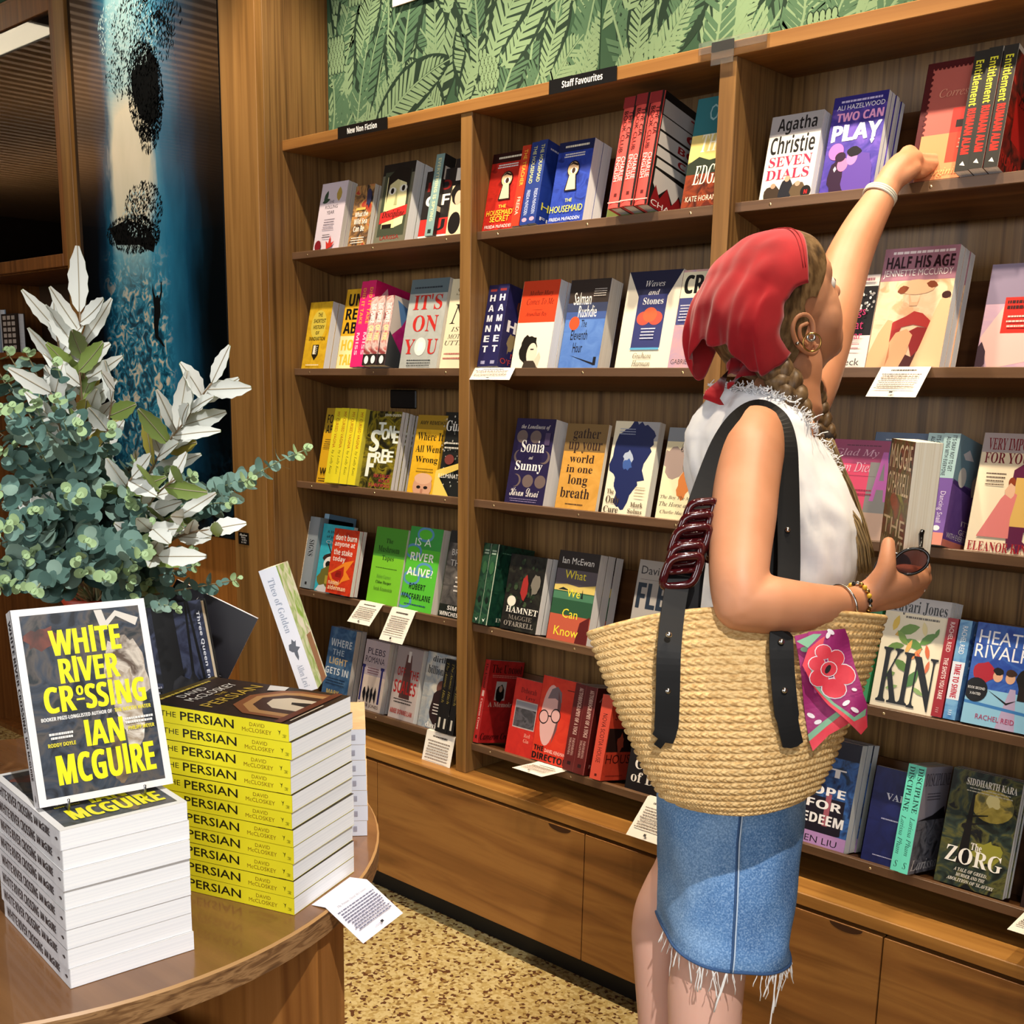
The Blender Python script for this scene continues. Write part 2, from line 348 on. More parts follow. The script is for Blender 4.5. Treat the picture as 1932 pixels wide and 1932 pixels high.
# ------------------------------------------------------------------ books
PAGES = noise_mat('book_pages', ['#cfc8ba', '#efeae0', '#f6f2ea'], (1, 1, 420), rough=.8, lo=.3, hi=.6, detail=2)
PAGEW = noise_mat('book_pages_white', ['#f1f2f4', '#f7f8fa', '#ffffff'], (1, 1, 300), rough=.8, lo=.3, hi=.6, detail=2)
PAGEC = noise_mat('book_pages_cream', ['#dccdb0', '#f1e6cb', '#f6eed8'], (1, 1, 420), rough=.8, lo=.3, hi=.6, detail=2)
BOOKS = []
CT = .00038
def book_mesh(w, h, tk, bg, spine, art, sart, back=None, hard=False, ln=''):
    "cover shell and page block; spine along x=0, front cover at z=0, foot at y=0"
    key = (w, h, tk, str(bg), str(spine), len(BOOKS))
    ct = .0022 if hard else CT; ov = .003 if hard else .00012
    c = MB(); mf, ms = ink(bg), ink(spine); mk = ink(back or spine)
    c.box((0, 0, -ct), (w, h, 0), mf); c.box((0, 0, -tk), (w, h, -tk+ct), mk)
    n = 6; z0, z1 = -tk, 0
    if hard:
        pr = [(-.0035*math.sin(math.pi*i/n), z0+(z1-z0)*i/n) for i in range(n+1)]
    else: pr = [(-.0006, z0), (-.0006, z1)]
    for (xa, za), (xb, zb) in zip(pr, pr[1:]):
        c.poly([(xa, 0, za), (xb, 0, zb), (xb, h, zb), (xa, h, za)], ms, hard)
    c.poly([(pr[0][0], 0, z0)]+[(x, 0, z) for x, z in pr]+[(ct, 0, z1), (ct, 0, z0)], ms); c.poly([(x, h, z) for x, z in pr][::-1]+[(ct, h, z0), (ct, h, z1)], ms)
    draw(c, art or [], (0, 0, 0), (1, 0, 0), (0, 1, 0), (0, 0, 1), w, h)
    draw(c, sart or [], (min(x for x, z in pr), 0, -tk), (0, 0, 1), (0, 1, 0), (-1, 0, 0), tk, h)
    g = MB(); g.box((ct*.5, ov, -tk+ct), (w-ov, h-ov, -ct), {'': PAGES, 'w': PAGEW, 'c': PAGEC}[ln])
    return c, g
ORD = ['', 'second', 'third', 'fourth', 'fifth', 'sixth', 'seventh', 'eighth', 'ninth', 'tenth', 'eleventh', 'twelfth']
def make_book(mats4, labels, group, w, h, tk, bg, spine, art, sart, hard=False, ln='', kind=None):
    "one built book, then copies of it and of its parts at the other matrices"
    c, g = book_mesh(w, h, tk, bg, spine, art, sart, hard=hard, ln=ln)
    nm = 'hardback_book' if hard else 'paperback_book'
    root = thing(nm, labels[0], 'book', M=mats4[0], group=group if len(labels) > 1 else None)
    a = c.build('cover', root); b = g.build('page_block', root)
    out = [root]
    for M, lb in zip(mats4[1:], labels[1:]):
        q = root.copy(); COL.objects.link(q); q.matrix_world = M; q['label'] = lb; out.append(q)
        for ch in (a, b):
            d = ch.copy(); COL.objects.link(d); d.parent = q
    BOOKS.append(out); return out
UP = Vector((0, math.sin(LEAN), math.cos(LEAN))); OUT = Vector((0, -math.cos(LEAN), math.sin(LEAN))); XX = Vector((1, 0, 0))
def rowbase(row): return 2.1185, LIPS[row-1]+.0148
def F(row, xl, xr, h, n, tk, bg, art, label, short, spine=None, hard=False, ln='', w=None, fwd=0, sart=None, yaw=0, xo=0):
    "face-out books: front copy and n-1 behind it; xl, xr are where the foot stands along the row"
    Y, Z = rowbase(row); X0 = row_x(xl, Y, Z)+xo; w = w or row_x(xr, Y, Z)-X0
    for a_, b_ in ((XL, XA0), (XA1, XB0), (XB1, -.50)):
        if a_ < X0+.05 < b_: w = min(w, b_-.003-X0); X0 = max(X0, a_+.002)
    R = Matrix.Rotation(yaw, 3, UP); xd, od = R @ XX, R @ OUT
    O = Vector((X0, Y, Z))+OUT*fwd+UP*(.0005 if not fwd else .006)
    M = [frame(O-od*((tk+.0008)*k)+xd*(.002*((k*7) % 3-1) if k else 0)+UP*(-.0 if not k else .0004*((k*5) % 3)), xd, UP, od) for k in range(n)]
    lb = [label]+[f'{ORD[k]} copy in the row behind {short}' for k in range(1, n)]
    return make_book(M, lb, 'copies behind '+short, w, h, tk, bg, spine or bg, art, sart, hard, ln)
def S(row, xl, xr, h, n, w, cover, spine, art, sart, labels, group, hard=False, ln='', fwd=.012, yaw=0):
    "spine-out books side by side; xl, xr bound the spines along the row"
    Y, Z = rowbase(row); X0 = row_x(xl, Y, Z); X1 = row_x(xr, Y, Z); tk = (X1-X0)/n; w = min(w, fwd+.128)
    for a_ in (XL, XA1, XB1): X0 = max(X0, a_+.002) if a_-.05 < X0 < a_+.05 else X0
    tk = (X1-X0)/n
    R = Matrix.Rotation(yaw, 3, UP); xd, od = R @ XX, R @ OUT
    M = []
    for k in range(n):
        O = Vector((X0, Y, Z))+xd*(tk*(k+1)-.0004)+od*(fwd+.002*((k*5) % 3))+UP*.0055
        M.append(frame(O, -od, UP, xd))
    if isinstance(labels, str): labels = [labels+(f', {["leftmost","second","third","fourth"][k]} of the {["","","two","three","four"][n]} spines' if n > 1 else '') for k in range(n)]
    return make_book(M, labels, group, w, h, tk-.0012, cover, spine, art, sart, hard, ln)
def card(row, xl, xr, corner, label, dark='#8d7f74', long=False):
    "a shelf-talker: one flap under the books, the other sloping out and down from the lip"
    z = LIPS[row-1]+.0196; X0 = row_x(xl, YL-.001, z); X1 = row_x(xr, YL-.001, z)
    b = onX(corner[0], corner[1], X0); a = Vector((X0, YL-.001, z)); dv = b-a; dv.x = 0; L_ = dv.length; dv.normalize()
    nv = XX.cross(dv); nv = nv if nv.dot(CP-a) > 0 else -nv
    m = MB(); pw = mat('card_white', '#efe9dc', .6); th = .0004
    o = thing('shelf_card', label, 'card', a, 'printed cards hanging from the shelf lips')
    Rm = frame((0, 0, 0), XX, -dv, nv)
    m.box((0, -L_, -th), (X1-X0, 0, 0), pw, Rm)
    m.box((0, 0, 0), (X1-X0, .0108, .0004), pw)
    m = m.build('card_sheet', o)
    k = MB(); its = [t('staff pick', 'i', .3, .885, .7, .945, dark)] if False else []
    its += lines(.22, .84, .78, .92, 1, '#4a423c', .6)+lines(.1, .2, .9, .78, 9 if long else 7, dark, .4)+[r(.46, .06, .53, .12, '#2a2522')]
    draw(k, its, Rm @ Vector((0, -L_, .0)), XX, -dv, nv, X1-X0, L_)
    k.build('print', o); return o
# ---- column 1, row 1
F(1, 590, 638, .190, 2, .016, '#d9cbd4', [leaf(.22, .8, .3, .14, 1.2, '#2f4a38'), leaf(.24, .74, .3, .1, .2, '#2f4a38'), leaf(.72, .82, .32, .2, 1.6, '#b79a4a'), t('THE', 's', .36, .70, .55, .74, '#4a4048'), t('ROLLING', 's', .24, .62, .72, .67, '#4a4048'), t('YEAR', 's', .32, .54, .62, .59, '#4a4048'), lines(.25, .3, .7, .48, 5, '#8a7c86'), lines(.3, .18, .62, .25, 2, '#4a4048'), e(.2, .08, .12, .08, '#7c1722'), p([(.55, .02), (.5, .14), (.6, .1), (.65, .22), (.7, .1), (.82, .13), (.74, .05)], '#c8332c')], 'pale lilac book with coloured leaves scattered over its cover', 'the pale lilac leaf book')
F(1, 655, 690, .168, 2, .014, ['#2c2a2a', '#7c5a3a', '#b88a50', '#a8392c'], [t('What the', 'b', .15, .5, .85, .58, '#f2e8dc'), t('Wild Sea', 'b', .15, .38, .85, .47, '#f2e8dc'), t('Can Be', 'b', .18, .26, .75, .35, '#f2e8dc'), lines(.1, .06, .85, .18, 3, '#f2e8dc'), blob(.8, .8, .16, .14, '#2a2f50', 14, .3, 8), r(.2, .6, .7, .64, '#d9b25a')], 'small brown patterned book with white lettering beside the lilac leaf book', 'the small brown patterned book')
F(1, 703, 762, .212, 2, .030, '#6c6a58', [r(0, .86, 1, 1, '#1c1a18'), r(.08, .1, .92, .9, '#3f4636'), r(.18, .2, .6, .84, '#d8cf98'), p([(.6, .88), (.86, .8), (.84, .24), (.56, .2)], '#e8e0a8'), p([(.2, .84), (.5, .96), (.9, .9), (.88, .5), (.8, .74), (.5, .8), (.28, .74), (.22, .5)], '#151412'), e(.38, .66, .12, .045, '#f2efe0'), e(.72, .68, .12, .045, '#f2efe0'), e(.38, .66, .05, .035, '#141210'), e(.72, .68, .05, .035, '#141210'), p([(.52, .7), (.58, .48), (.48, .48)], '#a8a878'), p([(.1, .4), (.92, .47), (.92, .35), (.1, .26)], '#c22c2a'), t('Discipline', 'I', .16, .31, .86, .42, '#2a0c0a'), r(.2, .2, .5, .25, '#18120e'), t('LARISSA', 's', .2, .06, .8, .11, '#9c2c28')], 'tall dark book with a painted two-tone face and red band', 'the painted face book', ln='w')
F(1, 787, 812, .175, 1, .02, '#221e1e', [r(0, 0, 1, .3, '#c22f2a'), t('HO', 'b', .1, .7, .95, .84, '#7a1c1a'), t('OF', 'b', .1, .48, .95, .64, '#e8e2d8'), t('U', 'b', .4, .12, .9, .28, '#221e1e'), r(0, 0, 1, .06, '#e8e2d8')], 'black and red book half hidden left of the teal spine', 'the black and red book', w=.10)
S(1, 806, 822, .205, 1, .13, '#2a2624', '#7f9d9a', [r(.0, .66, 1, 1, '#2b2826'), r(.05, .7, .7, .86, '#e6dfd2'), e(.4, .52, .25, .12, '#c9a68c'), blob(.4, .56, .3, .14, '#171312', 16, .2, 3), e(.4, .5, .16, .1, '#d8b49a'), r(0, .3, 1, .36, '#e9d7b8'), blob(.45, .16, .28, .16, '#151314', 16, .2, 5)], [t('EVERYTHING IS SPYING', 'b', .3, .18, .7, .95, '#dcd9a6', 1), r(.3, .03, .7, .08, '#24302e')], 'teal-spined book standing spine out near the first divider', None)
F(1, 838, 872, .196, 1, .02, '#e8cfa8', [r(0, .66, 1, 1, '#24201f'), r(.1, .72, .6, .88, '#ece4d8'), e(.3, .52, .24, .11, '#c99e84'), blob(.3, .55, .28, .13, '#141110', 14, .2, 6), e(.32, .5, .14, .09, '#d9b096'), e(.3, .18, .24, .14, '#161414'), t('THE', 'b', .6, .52, .98, .62, '#2a2220'), t('BOOK', 'b', .55, .38, .98, .47, '#a8322a')], 'cream book with small portraits tucked against the first divider', 'the cream portrait book', w=.12)
# ---- row 2
F(2, 568, 609, .195, 2, .022, ['#c79a1c', '#d8ac22', '#e0b62c'], [e(.5, .66, .34, .22, '#d9c24a'), t('THE', 'b', .42, .78, .62, .84, '#26200c'), t('SHORTEST', 'b', .26, .69, .8, .75, '#26200c'), t('HISTORY', 'b', .28, .6, .78, .66, '#26200c'), t('OF', 'b', .42, .52, .58, .57, '#26200c'), t('INNOVATION', 'b', .16, .43, .88, .49, '#26200c'), r(.38, .22, .66, .37, '#1c170c'), p([(.38, .22), (.66, .22), (.52, .14)], '#1c170c'), r(.42, .23, .52, .36, '#efe6cc'), lines(.54, .22, .63, .36, 5, '#efe6cc'), lines(.2, .05, .8, .09, 1, '#efe6cc')], 'mustard yellow book with small dark title at the left end of its shelf', 'the mustard yellow book', ln='w')
F(2, 633, 682, .225, 1, .02, ['#d4a01e', '#e5b52c'], [r(0, 0, 1, .42, '#f1e3a4'), t('UN', 'h', .12, .79, .62, .94, '#131110'), t('REAS', 'h', .08, .62, 1, .76, '#131110'), t('ABLE', 'h', .06, .45, .96, .59, '#131110'), t('HOSPI', 'h', .08, .24, .98, .38, '#e9bd3c'), t('TALITY', 'h', .06, .06, .98, .2, '#e9bd3c')], 'yellow book with huge stacked black letters left of the pink spines', 'the yellow and black letter book')
S(2, 665, 694, .235, 2, .15, ['#d41668', '#c2145c'], '#e0246e', [p([(.3, .95), (.1, .8), (.2, .6), (.5, .62)], '#f0b8c0'), e(.6, .72, .12, .07, '#e0b860'), e(.6, .72, .08, .045, '#c2145c'), t('D', 'h', .08, .42, .3, .54, '#f6e8ee'), t('T', 'h', .08, .3, .3, .4, '#f6e8ee'), t('W', 'h', .06, .16, .4, .28, '#f6e8ee'), t('MI', 'h', .1, .03, .4, .09, '#f0d060')], [t('DID IT TAKE', 'b', .3, .5, .72, .92, '#f0a040', 1), t('MISS', 'b', .3, .14, .7, .4, '#f4c0d0', 1)], 'hot pink book with orange spine lettering', 'hot pink spine-out books')
S(2, 697, 741, .185, 3, .13, ['#9a1a62', '#b02472'], ['#8d4040', '#d8c0b8', '#c05a50'], [p([(0, 1), (.5, 1), (.3, .6), (0, .4)], '#cfc6c0'), p([(.1, .95), (.5, .85), (.3, .6)], '#5a84b8'), p([(0, 0), (0, .5), (.5, .15), (.6, 0)], '#34383c'), t('TH', 'h', .55, .78, .98, .88, '#f2e4ec'), t('OF', 'h', .45, .64, .98, .73, '#f2e4ec'), lines(.5, .36, .98, .56, 4, '#e2b8cc'), t('JON', 'h', .4, .2, .98, .29, '#f2e4ec'), t('TA', 'h', .5, .07, .98, .15, '#f2e4ec')], [t('THE POWER', 'h', .2, .62, .8, .9, '#f0e8e4', 1), t('OF THE', 'h', .2, .36, .8, .58, '#f0e0a0', 1), r(0, 0, 1, .16, '#24201e'), e(.5, .08, .28, .06, '#e8e8ea')], 'short mottled red and white spine before the pink books', 'mottled red spine-out books', fwd=.03)
F(2, 752, 822, .238, 1, .025, ['#a9aca6', '#b4b6b0'], [r(0, .84, 1, 1, '#5d7078'), lines(.1, .88, .85, .93, 1, '#22303c'), t("IT'S", 'B', .14, .66, .9, .83, '#c22c26'), t('ON', 'B', .2, .42, .86, .6, '#c22c26'), t('YOU', 'B', .06, .17, .94, .34, '#c22c26'), e(.49, .255, .15, .1, '#e9e6de'), p([(.42, .2), (.58, .22), (.56, .3), (.44, .31)], '#f4f2ea'), lines(.16, .03, .86, .12, 3, '#34383a')], 'grey book with large red capitals and a small white fist', 'the grey book with red capitals')
F(2, 828, 872, .232, 1, .03, '#e8dcb8', [t('Sara', 'i', .2, .82, .8, .9, '#7a6a48'), t('N', 'i', .1, .5, .8, .72, '#2a2620'), t('IS A', 'i', .2, .42, .75, .47, '#4a4236'), t('MOTHER', 'i', .12, .34, .95, .39, '#4a4236'), t('UTTER', 'i', .06, .27, .9, .32, '#4a4236'), lines(.06, .1, .7, .2, 2, '#b0605a')], 'cream book with thin lettering half hidden by the first divider', 'the cream thin letter book', w=.145, ln='w')
# ---- row 3
F(3, 596, 640, .222, 1, .01, '#d9a61c', [r(0, .68, 1, 1, '#a98a22'), t('FOREIGN', 'b', .08, .80, .95, .92, '#1e1a10'), t('AFFAIRS', 'b', .08, .67, .95, .78, '#1e1a10'), lines(.08, .46, .8, .6, 5, '#4a3c18'), t('Why', 'b', .1, .11, .7, .22, '#1a160c'), lines(.08, .02, .9, .09, 2, '#2a2210')], 'thin ochre magazine-like book behind the four yellow spines', 'the thin ochre book')  # darker yellow head of the cover is painted shelf shadow
S(3, 618, 676, .215, 4, .14, ['#d8cf4a', '#e2d848'], '#e6d62a', [p([(.5, .7), (.9, .9), (.6, .85)], '#5c5620'), t('C', 'h', .3, .46, .7, .6, '#b82c20'), t('V', 'h', .25, .24, .75, .38, '#b82c20'), t('L', 'h', .3, .06, .6, .16, '#2a2610')], [t('MY CURSED VAGINA', 's', .35, .47, .72, .95, '#a8281c', 1), t('by Lally Katz', 'i', .32, .12, .72, .44, '#4a4418', 1)], 'bright yellow book with small red spine lettering', 'bright yellow spine-out books', fwd=.014)
F(3, 676, 736, .218, 5, .0125, ['#16140a', '#4a4414', '#8a7c1c', '#1c1808'], [t('JOHN OGDEN', 'b', .48, .93, .98, .97, '#d8d8c8'), t('T', 'h', .34, .7, .56, .86, '#e9efe2'), t('S', 'h', .14, .48, .42, .76, '#e9efe2'), t('O', 'h', .48, .64, .68, .78, '#e9efe2'), t('N', 'h', .68, .66, .84, .82, '#e9efe2'), t('E', 'h', .84, .6, .99, .76, '#e9efe2'), t('F', 'h', .14, .16, .36, .46, '#e9efe2'), t('R', 'h', .36, .34, .56, .48, '#e9efe2'), t('E', 'h', .56, .34, .74, .52, '#e9efe2'), t('E', 'h', .74, .36, .92, .5, '#e9efe2'), t('SEX DRUGS', 's', .42, .16, .95, .2, '#c03048'), t('ROCK', 's', .6, .1, .95, .14, '#c03048'), t('SURFING', 's', .3, .04, .95, .08, '#c03048')], 'dark olive book with jumbled white letters', 'the dark olive book', ln='w')
F(3, 767, 822, .212, 1, .02, ['#d8a41c', '#e4b42a'], [r(0, .82, 1, 1, '#9c7c22'), t('AMY REMEIKIS', 'b', .1, .88, .98, .93, '#221c10'), t('Where It', 'B', .08, .68, .95, .78, '#1e180e'), t('All Went', 'B', .08, .53, .95, .62, '#1e180e'), t('Wrong', 'B', .12, .38, .88, .48, '#1e180e'), lines(.2, .27, .8, .34, 2, '#8a6a18'), e(.5, .1, .32, .16, '#c9987a'), e(.5, .2, .3, .07, '#d8ab8c'), e(.38, .09, .07, .02, '#1c1412'), e(.62, .09, .07, .02, '#1c1412'), r(.46, 0, .54, .07, '#b07a60')], 'yellow book with the top of a bald head on its cover', 'the bald head book')  # first rectangle paints the shelf's shade across the top of the cover
F(3, 817, 872, .222, 1, .025, '#1c1f1e', [dots(.02, .05, .98, .98, 90, .02, ['#d8d4c8', '#6a7466', '#a8a498'], 4), t('Guilty', 'B', .1, .74, .8, .9, '#efece2'), lines(.1, .55, .95, .66, 2, '#cfcabc'), p([(0, .3), (1, .46), (1, .4), (0, .2)], '#e2c45c'), p([(0, .24), (.1, .24), (.5, 0), (0, 0)], '#e2c45c'), t('ILLUMINATION', 's', .1, .22, .9, .27, '#efece2'), e(.35, .44, .14, .06, '#7a3a34')], 'black speckled floral book with yellow ribbon beside the first divider', 'the black floral book', w=.15)
# ---- row 4
S(4, 561, 571, .20, 1, .13, '#e6d8bc', '#e9dcc4', [], [t('NOTES ON STILL', 's', .3, .1, .7, .9, '#4a3c30', 1)], 'thin cream spine at the far left end of its shelf', None)
S(4, 571, 590, .215, 1, .13, '#8fa0ac', '#8d98a0', [], [t('SIGNS', 'B', .25, .45, .75, .68, '#22262a', 1), r(.4, .05, .6, .09, '#22262a')], 'grey spine beside the thin cream spine', None)
S(4, 581, 590, .23, 1, .14, '#6f98b8', '#8fb4cc', [], [lines(.3, .5, .7, .9, 8, '#5a7c96'), r(.4, .06, .6, .1, '#3a5a74')], 'pale blue spine behind the turquoise animal cover', None, fwd=-.02)
F(4, 592, 648, .205, 1, .015, ['#2fa9bd', '#3ab6c8'], [t('A Short History', 'b', .16, .86, .95, .91, '#12323a'), t('of Japan', 'b', .16, .79, .6, .84, '#12323a'), t('Chrissie', 's', .16, .72, .8, .77, '#e6f2f4'), p([(.22, .72), (.26, .72), (.6, .42), (.56, .42)], '#2c2a2e'), blob(.4, .5, .24, .09, '#33241e', 16, .15, 2), e(.42, .42, .24, .12, '#efece6'), e(.34, .42, .09, .05, '#16120f'), e(.58, .41, .09, .05, '#16120f'), blob(.42, .22, .36, .17, '#6f6a2c', 18, .18, 6), r(.3, .14, .55, .26, '#b09c3a'), blob(.72, .14, .24, .22, '#141214', 18, .2, 9), blob(.24, .06, .2, .06, '#d8d8da', 14, .3, 4)], 'turquoise book with a cartoon badger holding a sword', 'the turquoise badger book')
F(4, 622, 668, .19, 2, .014, ['#c8341c', '#d64020', '#b42c1c'], [t("don't burn", 'h', .08, .82, .95, .92, '#1a0c08'), t("don't burn", 'b', .09, .825, .94, .918, '#f2e9df'), t('anyone at', 'b', .09, .71, .9, .8, '#f2e9df'), t('the stake', 'b', .1, .6, .85, .69, '#f2e9df'), t('today', 'b', .1, .48, .6, .58, '#f2e9df'), p([(0, .3), (.3, .4), (.6, .5), (.95, .55), (.7, .36), (.9, .26), (.6, .2), (.4, .1), (.1, .22)], '#f08a28'), p([(.1, .3), (.32, .36), (.6, .44), (.62, .3), (.5, .18), (.2, .22)], '#b8281c'), lines(.3, .26, .55, .36, 5, '#3a100c'), t('naomi', 'b', .08, .14, .5, .21, '#f2dcb0'), t('alderman', 'b', .08, .06, .8, .13, '#f2dcb0')], 'orange and red book with star burst in front of the turquoise cover', 'the orange star burst book', ln='w', fwd=.018)
F(4, 690, 748, .218, 1, .018, '#7cc832', [r(0, .62, 1, 1, '#4f9a34'), t('The', 'B', .36, .8, .58, .86, '#1c3a1a'), t('Mushroom', 'B', .14, .68, .82, .76, '#1c3a1a'), t('Tapes', 'B', .3, .56, .68, .64, '#1c3a1a'), lines(.12, .46, .85, .49, 1, '#3f6a20', .3), t('Helen Garner', 'B', .22, .34, .68, .39, '#6aa83a'), t('Chloe Hooper', 'B', .22, .26, .72, .31, '#2a4a1c'), t('Sarah Krasnostein', 'B', .18, .18, .78, .23, '#5a8a2c')], 'plain lime green book with dark serif lettering', 'the plain lime green book')  # darker green upper part: shelf shadow put into a plain cover's colour
F(4, 752, 812, .232, 1, .028, '#58c038', [r(0, .74, 1, 1, '#3f9c48'), ] + [e(.35+.25*math.cos(k), .5+.42*math.sin(k*1.7), .26, .09, '#5a94c0') for k in range(5)] + [e(.35+.25*math.cos(k), .5+.42*math.sin(k*1.7), .2, .06, '#58c038') for k in range(5)] + [t('IS A', 's', .2, .78, .7, .87, '#e2f2e4'), t('RIVER', 'b', .12, .6, .84, .7, '#f4faf0'), t('ALIVE?', 'b', .08, .42, .88, .52, '#f4faf0'), t('ROBERT', 'b', .22, .26, .72, .33, '#16301a'), t('MACFARLANE', 'b', .04, .14, .92, .21, '#16301a'), lines(.1, .06, .85, .1, 1, '#2a4a6a')], 'green book with blue river loops and white capitals', 'the green river loop book')  # darker top rectangle is shade from the shelf above, painted in
F(4, 826, 872, .235, 1, .03, ['#3c3a38', '#5c5854', '#77716a'], [r(0, 0, 1, .16, '#1c211a'), r(0, .86, 1, 1, '#2a2c2c'), t('BREATH', 's', .15, .72, .95, .79, '#d8d4cc'), t('THAT', 's', .15, .6, .8, .67, '#d8d4cc'), lines(.4, .3, .9, .5, 4, '#e8e2d8'), t('SIMON', 'b', .3, .1, .95, .15, '#efeae2'), t('WINCHESTER', 'b', .05, .03, .98, .08, '#efeae2')], 'smoky grey book with white capitals beside the first divider', 'the smoky grey book', w=.15, ln='w')
# ---- row 5
F(5, 605, 652, .218, 2, .02, ['#2e5078', '#3c628a', '#56799c'], [t('WHERE', 'b', .08, .74, .9, .84, '#c9d4dc'), t('THE', 'b', .2, .62, .65, .7, '#a8bccc'), t('LIGHT', 'b', .12, .49, .82, .59, '#c0a878'), t('GETS IN', 'b', .02, .35, .92, .45, '#d8e0e4'), lines(.1, .2, .85, .31, 3, '#1c3048'), t('MARK', 'b', .2, .08, .7, .14, '#c9b26a')], 'blue book with misty capitals at the left of the lowest shelf', 'the misty blue book', ln='w')
F(5, 672, 716, .205, 2, .018, '#b9aab0', [r(0, 0, 1, .5, '#dccabc'), t('PLEBS', 's', .14, .8, .86, .89, '#2a2238'), t('ROMANA', 's', .08, .68, .88, .77, '#2a2238'), r(.02, .12, .1, .6, '#2c2c68'), r(.8, .12, .88, .6, '#2c2c68'), r(-.0, .6, .13, .64, '#2c2c68'), r(.77, .6, .92, .64, '#2c2c68'), lines(.22, .52, .72, .62, 3, '#7a4a5a')] + [blob(.24+.15*k, .24, .05, .1, '#16141c', 10, .4, k) for k in range(4)] + [t('PETER JONES', 's', .1, .04, .9, .1, '#3a2a3a')], 'pale mauve book with two blue columns and four tiny figures', 'the pale mauve column book', ln='w')
F(5, 731, 778, .208, 1, .03, '#c9bab4', [r(0, .5, 1, 1, '#988c8c'), p([(.4, .9), (.6, .9), (.72, .3), (.3, .3)], '#5a3a38'), r(.46, .8, .56, .95, '#cfc8c4'), t('OFF', 'b', .12, .6, .42, .72, '#a02828'), t('THE', 'b', .6, .58, .95, .7, '#a02828'), t('SCALES', 'b', .06, .36, .92, .54, '#b42a28'), lines(.12, .22, .85, .3, 2, '#2a2222'), t('AIMEE DONNELLAN', 'b', .05, .08, .92, .15, '#b43a34')], 'grey-pink book with red capitals and a syringe shape', 'the syringe book', ln='w')
F(5, 787, 838, .212, 1, .02, ['#8c98a4', '#c8c4b8'], [t('dirtbag', 'B', .2, .86, .95, .96, '#16161c'), t('billionaire', 'B', .08, .72, .98, .83, '#16161c'), e(.66, .56, .18, .1, '#6a4238'), blob(.66, .3, .32, .26, '#2c1c1c', 18, .12, 5), lines(.45, .2, .85, .36, 4, '#e2dcd4'), t('david', 'B', .3, .03, .8, .1, '#efeae2')], 'pale book with a seated dark-robed figure left of the black spines', 'the dark-robed figure book')
S(5, 829, 864, .20, 3, .13, '#171514', '#191716', [], [t('The Atomic Hitch', 'i', .3, .4, .7, .95, '#8a7a3a', 1), r(.35, .06, .65, .2, '#c8c2b4')], 'black book with faint gold spine lettering', 'black spine-out books', fwd=.02)
# ---- column 2, row 1
HM = lambda c, d, a, b, y: [r(0, .88, 1, 1, d), lines(.15, .92, .9, .96, 1, '#e8e0c8', .6), lines(.2, .8, .8, .86, 2, '#e8e4e0', .5), e(.52, .66, .17, .1, '#1a1210'), p([(.42, .6), (.62, .6), (.7, .4), (.34, .4)], '#1a1210'), e(.52, .66, .15, .085, '#d8b48c'), p([(.44, .6), (.6, .6), (.66, .415), (.38, .415)], '#e9cba4'), e(.54, .64, .09, .035, '#f6efe4'), e(.54, .64, .05, .034, '#3a2418'), p([(.38, .7), (.5, .745), (.66, .71), (.64, .69), (.5, .72)], '#2a1810')]
F(1, 902, 966, .190, 1, .022, ['#b02018', '#c4281c', '#8c1812'], HM('', '#2a0c0a', 0, 0, 0)+[t('THE', 's', .4, .3, .62, .34, '#f0d84a'), t("HOUSEMAID'S", 's', .08, .21, .92, .28, '#f2d83a'), t('SECRET', 's', .2, .13, .76, .2, '#f2d83a'), t('FREIDA McFADDEN', 's', .08, .05, .9, .09, '#f2e8e0')], 'red book with an eye looking through a keyhole', 'the red keyhole book')
S(1, 968, 984, .188, 1, .12, '#b02018', '#c23a22', [], [t('THE TEACHER', 's', .3, .5, .72, .95, '#f0c040', 1), t('FREIDA', 's', .3, .14, .7, .36, '#f2d8c0', 1)], 'single red-orange spine between the red keyhole cover and blue spines', None)
S(1, 985, 1017, .192, 2, .12, ['#1c3488', '#24409c'], '#243a80', [lines(.1, .88, .95, .94, 1, '#e0e0f0'), t('HOU', 's', .1, .18, .9, .27, '#e8e04a'), t('FREI', 's', .1, .06, .8, .1, '#f0f0f0')], [t('THE HOUSEMAID', 's', .3, .5, .72, .95, '#e8e48a', 1), t('FREIDA McFADDEN', 's', .3, .12, .7, .42, '#d0d8f0', 1), e(.5, .06, .3, .025, '#d89ab0')], 'blue spine with pale yellow lettering', 'blue spine-out keyhole books')
F(1, 1032, 1097, .190, 2, .032, ['#1e3490', '#2a44a8', '#182a78'], HM('', '#16204a', 0, 0, 0)+[t('THE', 's', .42, .27, .62, .31, '#f0e84a'), t('HOUSEMAID', 's', .02, .15, .96, .23, '#f2e43a'), t('FREIDA McFADDEN', 's', .05, .05, .92, .09, '#f2f0ec')], 'blue book with an eye looking through a keyhole', 'the blue keyhole book', ln='w')
F(1, 1143, 1200, .198, 1, .02, ['#3a5a78', '#5a84a8', '#7aa0bc'], [t('WILD', 'B', .12, .76, .6, .83, '#8aa8bc'), t('DARK', 'B', .12, .66, .6, .72, '#8aa8bc'), r(0, 0, 1, .14, '#6a7438')], 'hazy blue book mostly hidden behind the coral spines', 'the hazy blue book', w=.13)
